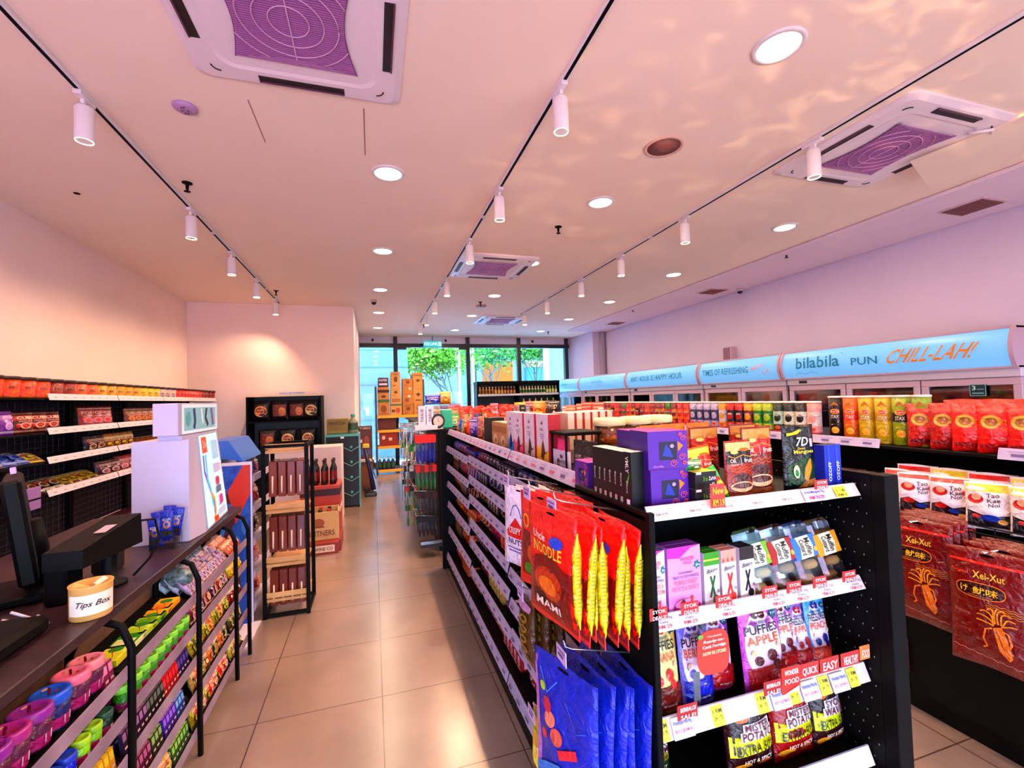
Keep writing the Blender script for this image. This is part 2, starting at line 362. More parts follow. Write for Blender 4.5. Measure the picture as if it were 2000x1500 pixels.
mx = nt.nodes.new('ShaderNodeMix'); mx.data_type = 'RGBA'; mx.blend_type = 'MULTIPLY'; mx.inputs[0].default_value = 1
nt.links.new(tc.outputs['Object'], mp.inputs[0]); nt.links.new(mp.outputs[0], br.inputs['Vector']); nt.links.new(tc.outputs['Object'], no.inputs['Vector'])
nt.links.new(no.outputs['Fac'], rp.inputs[0]); nt.links.new(br.outputs['Color'], mx.inputs[6]); nt.links.new(rp.outputs[0], mx.inputs[7]); nt.links.new(mx.outputs[2], b.inputs['Base Color'])
b.inputs['Roughness'].default_value = .30; b.inputs['Specular IOR Level'].default_value = .8; b.inputs['Coat Weight'].default_value = 1; b.inputs['Coat Roughness'].default_value = .22; b.inputs['Coat IOR'].default_value = 1.9
q = MB(); q.box(XL-.2, YF-.2, -.1, XR+.2, YB+.12, 0, fm); struct('floor', q)
q = MB(); q.box(XL-.2, YF-.2, CZ, XR+.2, YB+.3, CZ+.12, CEILP)
# access hatch joint lines in the plasterboard
hm = M('a88478', .8)
q.box(-.02, 2.62, CZ-.0012, -.012, 3.12, CZ, hm); q.box(-.62, 2.70, CZ-.0012, -.613, 3.12, CZ, hm)
struct('ceiling', q)
q = MB(); q.box(4.70, YF, CZ-.035, XR-.002, YP+2.1, CZ-.0005, plaster('bulkhead_paint', 'e4cfe0', 'e8d4e2'), .012); struct('trim_2', q)
q = MB(); q.box(XL-.15, YF, 0, XL, YP, CZ, WALLP); struct('wall_left', q)
q = MB(); q.box(XL-.15, YP, 0, -.29, YB+.05, CZ, WALLP, .004); struct('wall_back', q)
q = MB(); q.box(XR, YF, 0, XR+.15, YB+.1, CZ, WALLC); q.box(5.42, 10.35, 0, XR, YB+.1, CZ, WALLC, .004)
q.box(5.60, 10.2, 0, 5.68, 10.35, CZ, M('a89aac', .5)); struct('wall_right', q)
# shopfront at the far end: dark frame, clear panes, pale panel above the transom
FR = M('140f12', .4)
MULL = [.58, 2.46, 3.90, 5.33]
q = MB(); q.box(-.29, YB-.02, 3.09, 5.42, YB+.02, CZ, M('d9d2ea', .6)); struct('wall_front', q)
q = MB(); q.box(-.29, YB-.06, 2.99, 5.42, YB+.06, 3.09, FR)
for x in MULL: q.box(x-.05, YB-.07, 0, x+.05, YB+.07, CZ, FR)
q.box(-.29, YB-.05, 0, .53, YB+.05, .09, FR); q.box(2.51, YB-.05, 0, 5.42, YB+.05, .09, FR); struct('trim_1', q)
for i, (a, c) in enumerate(((-.29, .53), (2.51, 3.85), (3.95, 5.28))):
    w = MB(); w.box(a, YB-.004, .09, c, YB+.004, 2.99, CLEAR); struct('window_%d' % (i+1), w)
d = MB()
for a, c in ((.64, 1.51), (1.53, 2.40)):
    d.box(a, YB-.005, .02, c, YB+.005, 2.96, CLEAR)
dr = struct('door_1', d)
hd = MB()
for x in (1.45, 1.59): hd.tube([(x, YB-.03, .85), (x, YB-.06, .88), (x, YB-.06, 1.3), (x, YB-.03, 1.33)], .014, CHROME)
hd.build('door_handle', dr)
cl = MB()
for x0, x1 in ((.63, .86), (2.22, 2.41)): cl.box(x0, YB-.03, 2.94, x1, YB+.03, 2.99, M('2a2428', .4))
cl.build('door_closer', dr)
# shopfront behind the photographer: low sill, glass above it
q = MB(); q.box(XL-.15, YF-.12, 0, XR+.15, YF, .25, WALLP); q.box(XL-.15, YF-.12, 2.1, XR+.15, YF, CZ, WALLP)
for x in (XL, .1, 2.9, XR): q.box(x-.06, YF-.12, .25, x+.06, YF, 2.1, FR)
struct('wall_rear', q)
q = MB(); q.box(XL, YF-.07, .25, XR, YF-.062, 2.1, CLEAR); struct('window_4', q)

# ---------------------------------------------------------------- lamps and fittings on the ceiling
def emis(h, s): return M(h, .5, 0, s)
dl = MB(); dl.lathe([(.12, 0), (.118, -.008), (.098, -.012), (.095, -.004)], WHITE, 28)
dd = MB(); dd.lathe([(.096, -.0045), (.09, -.009), (1e-5, -.010)], emis('ffe2c0', 9), 28)
DLP = ('downlight', [('downlight', dl.mesh('downlight')), ('diffuser', dd.mesh('diffuser'))])
dlrows = [(.14, [1.6, 3.33, 5.09, 6.86, 8.63, 10.4], 'left'), (1.91, [1.63, 3.41, 5.18, 6.95, 8.69, 10.55], 'middle'), (4.06, [1.76, 3.5, 5.28, 7.06, 8.80, 10.5], 'right')]
NTH = ['nearest', 'second', 'third', 'fourth', 'fifth', 'farthest']
for x, ys, side in dlrows:
    for i, y in enumerate(ys):
        if x == .14 and i == 0: continue
        o = place(DLP, (x, y, CZ), 0, 'round white recessed downlight, %s of the %s ceiling row counted from the camera' % (NTH[i], side), 'downlight', 'recessed downlights in the ceiling')
        a = area('downlight_lamp', (x, y, CZ-.03), (0, 0, 0),   .16, .16, P_DOWN*(.45 if x < 1 else 1), LAMP_DOWN, 'DISK'); a.parent = o; a.matrix_parent_inverse = o.matrix_world.inverted()
# ceiling tracks with spot heads
tracks = [(-1.41, 1.2, 8.0, [2.85, 4.30, 5.42, 6.50, 7.70], 'left'), (.985, .2, 9.75, [2.15, 3.36, 4.50, 6.00, 7.25, 8.40, 9.55], 'middle'), (2.83, .2, 8.4, [2.2, 3.49, 4.63, 5.69, 6.97, 8.15], 'right')]
hb_ = MB(); hb_.lathe([(.040, -.26), (.042, -.25), (.042, -.09), (.034, -.075), (1e-5, -.072)], WHITE, 20)
st_ = MB(); st_.box(-.018, -.07, -.045, .018, .07, -.022, WHITE, .004); st_.box(-.008, -.02, -.10, .008, .02, -.04, WHITE); st_.tube([(0.012, 0, -.06), (.012, 0, -.1)], .004, METAL_BLACK, 6)
ls_ = MB(); ls_.lathe([(1e-5, -.252), (.036, -.252), (.038, -.262), (.034, -.258)], emis('fff0b8', 14), 20)
TSP = ('track_spotlight', [('track_spotlight', hb_.mesh('track_spotlight')), ('mounting_bracket', st_.mesh('mounting_bracket')), ('lens', ls_.mesh('lens'))])
for x, y0, y1, hs, side in tracks:
    q = MB(); q.box(x-.018, y0, CZ-.022, x+.018, y1, CZ, WHITE, .002); q.box(x-.009, y0+.01, CZ-.0232, x+.009, y1-.01, CZ-.021, BLACK)
    for h in hs[1::2]: q.box(x-.02, h+.5, CZ-.025, x+.02, h+.56, CZ-.001, WHITE, .002)
    tag(q.build('lighting_track'), 'long white ceiling track with black slot, %s of the three' % side, 'lighting track', 'ceiling lighting tracks')
    for i, y in enumerate(hs):
        o = place(TSP, (x, y, CZ), 0, 'white cylinder spotlight on the %s ceiling track, head %s' % (side, ['nearest the camera', 'second from the camera', 'third from the camera', 'fourth from the camera', 'fifth from the camera', 'sixth from the camera', 'at the far end'][i]), 'spotlight', 'track spotlights')
    for y in hs+([.7] if x > 0 else [1.5]):
        d = bpy.data.lights.new('track_lamp', 'SPOT'); d.energy = P_TRACK*(.50 if x < 0 else 1.15)*(.6 if y < 1 else 1.0); d.color = LAMP_WARM; d.spot_size = math.radians(122); d.spot_blend = .7; d.shadow_soft_size = .02
        l = bpy.data.objects.new('track_lamp', d); COL.objects.link(l); l.location = (x, y, CZ-.28)
        if x < 0: l.rotation_euler = (0, math.radians(24), 0)
    if x > 0: place(TSP, (x, .7, CZ), 0, 'white cylinder spotlight on the %s ceiling track almost above the camera' % side, 'spotlight', 'track spotlights')
    else: place(TSP, (x, 1.5, CZ), 0, 'white cylinder spotlight on the left ceiling track almost above the camera', 'spotlight', 'track spotlights')
# ceiling cassette air conditioners
GR = M('7a3a74', .6); GR2 = M('a868a4', .5); ACW = M('ecdde4', .4); SLOT = M('1a0c12', .6)
def cassette(cx, cy, label):
    t = thing('air_conditioner', label, 'air conditioner', (cx, cy, CZ), 0, 'ceiling cassette air conditioners')
    S = .485; q = MB(); n = 8; P = []
    def rr(s, r):
        o = []
        for qx, qy, a0 in ((1, 1, 0), (-1, 1, 90), (-1, -1, 180), (1, -1, 270)):
            for k in range(n+1): a = math.radians(a0+90*k/n); o.append((qx*(s-r)+r*math.cos(a), qy*(s-r)+r*math.sin(a)))
        return o
    A = rr(S, .06); B = rr(S, .06); D = rr(S-.035, .05); E = rr(.36, .09); F_ = rr(.34, .08)
    L = len(A); vs_ = [(x, y, 0) for x, y in A]+[(x, y, -.012) for x, y in B]+[(x, y, -.030) for x, y in D]+[(x, y, -.034) for x, y in E]+[(x, y, -.028) for x, y in F_]
    fs = [(r*L+i, r*L+(i+1) % L, (r+1)*L+(i+1) % L, (r+1)*L+i) for r in range(4) for i in range(L)]
    q.add(vs_, fs, ACW); q.add([(x, y, -.028) for x, y in F_], [tuple(range(L))], ACW)
    for sx in (1, -1):
        for sy in (1, -1):      # curved corner joints
            q.tube([(sx*(.36+.035*math.sin(a)), sy*(.36+.035*math.cos(a)), -.034) for a in [k*PI/12 for k in range(7)]], .004, SLOT, 4)
    q.build('panel', t)
    for k in range(4):
        s = MB(); s.box(-.2, .388, -.0355, .2, .432, -.030, SLOT); s.box(-.2, .424, -.040, .2, .432, -.034, M('5a2c48', .5))
        s.build('louver', t, (0, 0, 0), (0, 0, k*PI/2))
    g = MB(); H = .27
    def side(t_): return H-.035*math.sin(PI*t_)
    pts = []
    for k in range(4):
        for i in range(12):
            a = i/12; x = -H+2*H*a; y = H-.045*math.sin(PI*a)
            ca, sa = math.cos(-k*PI/2), math.sin(-k*PI/2); pts.append((x*ca-y*sa, x*sa+y*ca, -.036))
    g.add(pts, [tuple(range(len(pts)))], GR)
    for i in range(44):
        y = -H+.012+i*(2*H-.024)/43; xm = H-.045*math.sin(PI*(y+H)/(2*H))-.004
        g.box(-xm, y-.0022, -.040, xm, y+.0022, -.036, GR2)
    for r in (.08, .14, .20, .26):
        c = [(r*1.0*math.cos(2*PI*k/40), r*math.sin(2*PI*k/40), -.041) for k in range(41)]
        c = [p for p in c if max(abs(p[0]), abs(p[1])) < H-.045*math.sin(PI*(min(abs(p[0]), abs(p[1]))+H)/(2*H))-.002]
        run = [c[0]]
        for p in c[1:]:
            if math.dist(p, run[-1]) > r*.3:
                if len(run) > 1: g.tube(run, .0028, M('d8a8cc', .5), 4)
                run = [p]
            else: run.append(p)
        if len(run) > 1: g.tube(run, .0028, M('d8a8cc', .5), 4)
    g.box(-.0025, -H+.05, -.0425, .0025, H-.05, -.039, M('d8a8cc', .5))
    g.build('intake_grille', t); return t
cassette(-.31, 2.045, 'white ceiling air conditioner with purple grille, the nearest one above the left aisle')
cassette(1.455, 5.42, 'white ceiling air conditioner with pink grille beside the middle lighting track')
cassette(3.42, 2.15, 'white ceiling air conditioner at the right with a cardboard deflector hung on its edge')
cassette(2.6, 9.08, 'white ceiling air conditioner farthest away near the glass shopfront')
q = MB(); q.add([(3.86, 1.62, 3.235), (4.25, 1.70, 3.16), (4.12, 2.28, 3.10), (3.70, 2.16, 3.20), (3.86, 1.62, 3.242), (4.25, 1.70, 3.167), (4.12, 2.28, 3.107), (3.70, 2.16, 3.207)],
    [(0, 1, 2, 3), (7, 6, 5, 4), (0, 4, 5, 1), (1, 5, 6, 2), (2, 6, 7, 3), (3, 7, 4, 0)], M('ecd6c0', .6))
dfl = tag(q.build('air_deflector'), 'plain cream board hung under the right ceiling air conditioner', 'air deflector')
h = MB(); h.tube([(3.9, 1.72, 3.236), (3.86, 1.8, 3.225), (3.80, 1.76, 3.215), (3.72, 1.84, 3.226)], .012, ACW, 6); h.build('hanging_bracket', dfl)
# sprinklers, sensors, vents, cameras
for (x, y, l) in ((-1.28, 3.83, 'beside the left track'), (-1.31, 7.2, 'near the far end of the left track'), (1.77, 4.01, 'between the middle and right tracks'), (4.82, 4.15, 'above the right-hand freezers'), (1.80, 7.47, 'in front of the farthest air conditioner'), (4.83, 7.53, 'above the far freezers'), (1.1, 9.9, 'near the exit sign'), (4.3, 10.6, 'by the far right window')):
    q = MB(); q.lathe([(.035, 0), (.034, -.006), (.012, -.012), (.010, -.05), (.006, -.052), (.006, -.062), (.022, -.064), (.022, -.067), (1e-5, -.068)], METAL_BLACK, 14)
    tag(q.build('fire_sprinkler', None, (x, y, CZ)), 'small black fire sprinkler on the ceiling %s' % l, 'sprinkler', 'ceiling sprinklers')
q = MB(); q.lathe([(.06, 0), (.06, -.01), (.045, -.02), (1e-5, -.022)], M('b088b8', .5), 20)
for k in range(6): q.box(.015*math.cos(k)-.004, .03*math.sin(k)-.004, -.024, .015*math.cos(k)+.004, .03*math.sin(k)+.004, -.018, M('5a2a5a', .5))
tag(q.build('smoke_detector', None, (-.96, 2.85, CZ)), 'round purple-grey smoke detector on the ceiling left of the nearest air conditioner', 'smoke detector')
q = MB(); q.lathe([(.13, 0), (.128, -.008), (.112, -.010), (.108, -.004)], M('dcb0a0', .5), 28); q.lathe([(.108, -.005), (.02, -.008), (1e-5, -.009)], M('8c5048', .7), 28)
tag(q.build('ceiling_speaker', None, (1.91, 2.53, CZ)), 'round brown-grilled speaker set in the ceiling between middle and right tracks', 'speaker')
q = MB(); q.lathe([(.10, 0), (.09, -.02), (1e-5, -.024)], M('b08090', .5), 24)
tag(q.build('smoke_detector', None, (1.88, 7.75, CZ)), 'round pinkish smoke detector on the ceiling before the farthest air conditioner', 'smoke detector')
q = MB(); q.lathe([(.022, 0), (.02, -.004), (1e-5, -.005)], METAL_BLACK, 12); tag(q.build('ceiling_sensor', None, (-2.13, 4.21, CZ)), 'tiny dark spot sensor on the ceiling near the left wall', 'sensor')
for (x, y, l) in ((5.28, 2.62, 'nearest'), (5.27, 5.9, 'middle'), (5.28, 8.95, 'farthest')):
    z = CZ-.035; q = MB(); q.box(x-.17, y-.17, z-.012, x+.17, y+.17, z, M('cdb0bc', .5)); q.box(x-.15, y-.15, z-.014, x+.15, y+.15, z-.011, M('4a1c20', .6))
    for k in range(13): yy = y-.144+k*.024; q.box(x-.15, yy-.003, z-.017, x+.15, yy+.003, z-.012, M('9a5a58', .5))
    tag(q.build('ceiling_vent'), 'square dark red slatted air vent above the freezers, %s of three' % l, 'air vent', 'ceiling air vents')
for (x, y, z, l) in ((.05, 7.6, CZ, 'hanging from the ceiling over the left aisle'), (5.62, 5.7, CZ-.035, 'on the ceiling edge above the right-hand freezers')):
    q = MB(); q.lathe([(.05, 0), (.05, -.03), (.042, -.04)], M('cdb8c0', .4), 16); q.lathe([(.042*math.cos(a), -.04-.04*math.sin(a)) for a in [k*PI/12 for k in range(6)]]+[(1e-5, -.08)], M('141014', .15), 16)
    tag(q.build('security_camera', None, (x, y, z)), 'small dome security camera '+l, 'security camera', 'dome security cameras')
for (x, l) in ((.03, 'left pane'), (1.87, 'glass door'), (4.3, 'right pane')):
    q = MB(); q.box(x-.02, YB-.09, 3.17, x+.02, YB-.02, 3.20, METAL_BLACK); q.lathe([(.022, 0), (.03, -.02), (.02, -.04), (1e-5, -.045)], METAL_BLACK, 10, x, YB-.09, 3.18)
    tag(q.build('spotlight_sensor'), 'tiny black sensor on the panel above the %s' % l, 'sensor', 'sensors above the shopfront')
# wall speaker
q = MB(); q.box(5.60, 5.93, 2.08, XR, 6.10, 2.34, M('c8a8bc', .5), .01)
sp = tag(q.build('wall_speaker'), 'small box speaker on the right wall above the blue freezer signs', 'speaker')
g = MB(); g.box(5.592, 5.945, 2.095, 5.601, 6.085, 2.325, M('8a6078', .7)); g.build('speaker_grille', sp)
# exit sign
q = MB(); q.box(1.27, 11.60, 2.985, 1.74, 11.64, 3.135, M('20c0c8', .4, 0, .55), .004)
q.tube([(1.5, 11.62, 3.13), (1.5, 11.62, CZ)], .008, METAL_BLACK, 6)
es = tag(q.build('exit_sign'), 'glowing turquoise KELUAR exit sign hung before the glass door', 'exit sign')
q = MB(); q.CM = lambda c: M(c, .5, 0, .6)
q.art([('t', 'KELUAR', .05, .25, .76, .78, 'd8fff8'), ('r', .80, .18, .95, .84, 'd8fff8'), ('e', .875, .66, .025, .09, '0c8890'), ('l', [(.875, .6), (.86, .4), (.83, .25)], .012, '0c8890'), ('l', [(.86, .42), (.9, .25)], .012, '0c8890')], lambda u, v, L: (1.27+.47*u, 11.599-.001*L, 2.985+.15*v), .32); q.build('lettering', es)
q = MB(); q.box(1.20, 11.58, 3.0, 1.26, 11.66, 3.06, METAL_BLACK, .004); tag(q.build('emergency_lamp'), 'small black box lamp at the left end of the exit sign', 'emergency lamp')

# sunlight glinting up from the parked cars outside the shopfront behind the camera
d = bpy.data.lights.new('sun_glints', 'SPOT'); d.energy = 700; d.color = (1.0, .62, .30); d.spot_size = math.radians(44); d.spot_blend = .9; d.shadow_soft_size = .01
d.use_nodes = True; ln = d.node_tree; em = next(n for n in ln.nodes if n.type == 'EMISSION')
tc = ln.nodes.new('ShaderNodeTexCoord'); mp = ln.nodes.new('ShaderNodeMapping'); mp.inputs['Scale'].default_value = (14, 44, 14); mp.inputs['Rotation'].default_value = (0, 0, .5)
no = ln.nodes.new('ShaderNodeTexNoise'); no.inputs['Scale'].default_value = 1.6; no.inputs['Detail'].default_value = 2; no.inputs['Distortion'].default_value = .8
rp = ln.nodes.new('ShaderNodeMapRange'); rp.inputs['From Min'].default_value = .52; rp.inputs['From Max'].default_value = .72; rp.inputs['To Max'].default_value = 1.0
ln.links.new(tc.outputs['Normal'], mp.inputs[0]); ln.links.new(mp.outputs[0], no.inputs['Vector']); ln.links.new(no.outputs['Fac'], rp.inputs[0]); ln.links.new(rp.outputs[0], em.inputs['Strength'])
l = bpy.data.objects.new('sun_glints', d); COL.objects.link(l); l.location = (3.2, -2.4, .8)
l.rotation_euler = (Vector((2.35, 2.7, CZ))-Vector(l.location)).to_track_quat('-Z', 'Y').to_euler()
# ---------------------------------------------------------------- outside the glass shopfront
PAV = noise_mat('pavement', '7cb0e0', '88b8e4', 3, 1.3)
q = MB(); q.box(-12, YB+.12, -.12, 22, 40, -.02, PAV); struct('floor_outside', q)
BW = M('66858c', .8, 0, 0, .06, .3, 3)
q = MB(); q.box(-6, 13.4, -.02, 1.0, 13.6, 5.5, BW)
for k in range(9): q.box(-1.5, 13.385, .6+k*.5, 1.0, 13.40, .615+k*.5, M('58788a', .8))
tag(q.build('neighbouring_wall'), 'pale blue blank building wall seen through the left pane', 'wall', None)
def building(x0, x1, y, h, col, label, wins, name='building'):
    t = thing(name, label, 'building', ((x0+x1)/2, y, 0)); q = MB(); W = (x1-x0)/2; q.box(-W, 0, -.02, W, 3, h, M(col, .8), .02); q.build('facade', t)
    for (a, z0, c, z1) in wins:
        f = MB(); f.box(a, -.03, z0, c, .02, z1, M('84888a', .6)); fo = f.build('window_frame', t); p = MB(); p.box(a+.08, -.035, z0+.08, c-.08, -.02, z1-.08, M('20303c', .2)); p.build('pane', fo)
    return t
building(-1, 4.95, 22, 7, '6c8c98', 'pale blue shop building across the road behind the tree', [(-2.6+k*1.3, 3.9, -1.7+k*1.3, 5.4) for k in range(4)])
building(5.0, 12.5, 21, 4.6, '7c8a8e', 'grey shop building with dark upper windows across the road', [(-3.6+k*1.15, 3.4, -2.7+k*1.15, 4.4) for k in range(6)])
q = MB(); q.box(5.05, 20.7, 0, 6.5, 20.98, 3.4, M('b85010', .7, 0, 0, 0, .1), .02); ob = tag(q.build('hoarding'), 'orange shop panel across the road seen through the third pane', 'panel')
q = MB(); q.box(7.2, 20.6, 0, 8.25, 20.98, 3.1, M('10748a', .6), .02); q.CM = card
q.art([('t', 'STARHAT ZAL', .1, .58, .92, .72, '70d0e0'), ('r', .1, .45, .7, .47, '70d0e0')], lambda u, v, L: (7.2+1.05*u, 20.595-.002*L, 1.6+1.5*v), 1)
tag(q.build('shop_hoarding'), 'teal shop panel with faint lettering seen through the fourth pane', 'panel')
q = MB(); q.box(7.15, 20.55, 3.1, 8.3, 20.98, 3.35, M('b07c50', .6), .02); tag(q.build('awning'), 'peach strip awning above the teal shop panel', 'awning')
q = MB(); q.box(5.85, 14.6, -.02, 9, 14.8, 5, M('6c7a8c', .8)); q.box(5.8, 14.55, -.02, 5.92, 14.85, 5, M('a0a8b0', .6)); tag(q.build('side_wall'), 'grey blue wall beyond the far right pane', 'wall')
def tree(x, y, h, cr, label, leafc, seed, lean=.4):
    r = random.Random(seed); t = thing('tree', label, 'tree', (x, y, 0))
    q = MB(); top = (-lean, 0, h*.62); q.tube([(0, 0, -.02), (-lean*.3, .05, h*.25), (-lean*.8, 0, h*.45), top], [.07, .055, .045, .03], M('50544e', .9), 8)
    for k in range(7):
        a = k*2.4; q.tube([(-lean*(.5+.06*k), 0, h*(.36+.04*k)), (-lean+.5*math.cos(a)*cr*.6, .5*math.sin(a)*cr*.6, h*.66), (-lean+math.cos(a)*cr*.8, math.sin(a)*cr*.8, h*(.72+.03*(k % 3)))], [.03, .02, .008], M('50544e', .9), 6)
    q.build('trunk', t); g = MB(); ms = [M(c, .7, 0, 0, 0, .05) for c in leafc]
    for k in range(2600):
        u, v, w = [r.gauss(0, .42) for _ in range(3)]; px_, py_, pz_ = -lean+u*cr, v*cr, h*.80+w*cr*.48
        s = r.uniform(.05, .11); a = Vector((r.gauss(0, 1), r.gauss(0, 1), r.gauss(0, 1))).normalized()*s; b2 = a.orthogonal().normalized()*s*.5; c = Vector((px_, py_, pz_))
        g.add([c-a, c-b2, c+a, c+b2], [(0, 1, 2, 3)], ms[k % len(ms)])
    tag(g.build('foliage', t), kind='stuff'); return t
tree(3.35, 15.2, 3.8, 1.3, 'bright green young tree outside the glass door with a slanting trunk', ['2e6a06', '3a780a', '205404'], 3, 1.3)
tree(1.6, 17.4, 4.2, 1.1, 'light green tree outside behind the left half of the glass door', ['387208', '48800e', '285c06'], 4, .2)
tree(4.9, 18.2, 4.6, 1.7, 'dark green tree outside the third pane', ['1c6c2c', '2c7c20', '10542c'], 5, .2)
tree(6.9, 18.0, 4.7, 1.4, 'green tree with a forked trunk outside the fourth pane', ['246c18', '34801c', '185c18'], 6, .3)
for i, x in enumerate((2.35, 2.95)):
    q = MB(); q.lathe([(.09, 0), (.08, .02), (.08, 4.2)], M('6c7070', .7), 14); tag(q.build('white_post', None, (x+.35, 14.6+i*.6, -.02)), 'white round post outside the glass door, %s of two' % ('left', 'right')[i], 'post', 'white posts outside')
q = MB()
for k in range(22): q.tube([(1.1+k*.1, 14.0, 0), (1.1+k*.1, 14.0, 1.55)], .012, M('3c4c58', .6), 5)
for z in (.15, 1.5): q.tube([(1.05, 14.0, z), (3.3, 14.0, z)], .02, M('3c4c58', .6), 6)
tag(q.build('railing'), 'grey blue metal railing outside the glass door', 'railing')
# ---------------------------------------------------------------- shelving helpers
def price_art(mb, L, y0, pitch=.11, seed=1, red=False, dens=1.0):
    """small printed price cards along a strip; returns art items in strip coordinates"""
    r = random.Random(seed); n = max(1, int(L/pitch)); it = []
    for i in range(n):
        u = (i+.5)/n; du = .35/n
        if r.random() > dens: continue
        it.append(('r', u-du, .70, u+du*.9, .78, '9c8cb4')); it.append(('r', u-du*.5, .32, u+du*.6, .55, 'c05070' if red and r.random() < .6 else '5c4c80')); it.append(('r', u-du, .14, u+du*.2, .20, 'b4a4c4'))
        it.append(('r', u+1.38*du, .03, u+1.42*du, .97, 'b0a0bc'))
    return it
def strip(parent, p0, p1, out, h=.045, lean=.018, seed=1, col=None, art=None, name='price_strip'):
    """price strip from p0 to p1 (top edge), leaning out by lean towards out (unit vector)"""
    p0, p1, out = Vector(p0), Vector(p1), Vector(out); mb = MB(); t = .004; d = Vector((0, 0, -h))+out*lean
    A = [p0, p1, p1+d, p0+d]; back = [q_-out*t for q_ in A]
    mb.add(A+back, [(0, 3, 2, 1), (4, 5, 6, 7), (0, 1, 5, 4), (1, 2, 6, 5), (2, 3, 7, 6), (3, 0, 4, 7)], col or STRIP)
    mb.CM = lambda c: M(c, .6)
    mb.art(art if art is not None else price_art(mb, (p1-p0).length, 0, seed=seed), lambda u, v, L: tuple(p0+(p1-p0)*u+d*(1-v)+out*(.0006+.0003*L)), h/(p1-p0).length)
    return mb.build(name, parent)
PERF = {}
def perf_panel(mb, x, y0, y1, z0, z1, face=-1, pitch=.028):
    """black panel in a plane x = const with rows of light slots"""
    mb.box(x-.006, y0, z0, x+.006, y1, z1, METAL_BLACK); hm_ = M('8c8490', .5)
    z = z0+.05; k = 0
    while z < z1-.03:
        for j in range(int((y1-y0)/pitch)):
            y = y0+.015+j*pitch+(pitch/2 if k % 2 else 0)
            if y > y1-.01: continue
            xx = x+face*.0066
            mb.add([(xx, y-.0016, z-.0022), (xx, y+.0016, z-.0022), (xx, y+.0016, z+.0022), (xx, y-.0016, z+.0022)], [(0, 1, 2, 3) if face > 0 else (3, 2, 1, 0)], hm_)
        z += .042; k += 1

# ---------------------------------------------------------------- the long central gondola
XF = .665
BAYS = [('far', 3.31, 4.31, [1.17, .995, .835, .645, .406, .165]), ('middle', 2.31, 3.30, [1.19, 1.045, .905, .73, .585, .382, .165]), ('near', 1.42, 2.30, [1.20, 1.055, .885, .717, .56, .40, .170])]
bayobj = {}
for bn, y0, y1, rows in BAYS:
    t = thing('gondola_shelving', 'black gondola shelving bay with white price strips along the aisle, %s bay of three' % bn, 'shelving unit', (0, 0, 0), 0, 'bays of the central gondola'); bayobj[bn] = t
    q = MB(); q.box(1.00, y0, 0, 1.03, y1, 1.29, METAL_BLACK); q.build('back_panel', t)
    for y in (y0+.008, y1-.008): q = MB(); q.box(.70, y-.008, .10, 1.0, y+.008, .14, METAL_BLACK); q.box(.97, y-.014, 0, 1.0, y+.014, 1.31, METAL_BLACK); q.build('upright', t)
    q = MB(); q.box(.66, y0, 0, 1.38, y1, .12, METAL_BLACK); q.build('plinth', t)
    q = MB(); q.box(.705, y0, 1.27, 1.385, y1, 1.285, METAL_BLACK, .002); q.build('top_shelf', t)
    q = MB(); q.box(1.03, y0, .12, 1.37, y1, 1.27, METAL_BLACK); q.build('rear_body', t)
    strip(t, (.700, y0+.006, 1.325), (.700, y1-.006, 1.325), (-1, 0, 0), .048, .022, seed=len(bn), art=price_art(None, y1-y0, 0, .10, 3, True))
    for k, z in enumerate(rows):
        last = k == len(rows)-1; xo = .645 if last else XF+.004*k*0
        q = MB(); q.box(xo+.01, y0+.004, z-.055, 1.0, y1-.004, z-.045+.008, METAL_BLACK); q.build('shelf', t)
        strip(t, (xo+.008, y0+.006, z), (xo+.008, y1-.006, z), (-1, 0, 0), .050, .014, seed=k+3)
# end panel at the far end
q = MB(); q.box(.61, 4.33, 0, 1.385, 4.37, 1.325, METAL_BLACK, .003); q.build('end_panel', bayobj['far'])
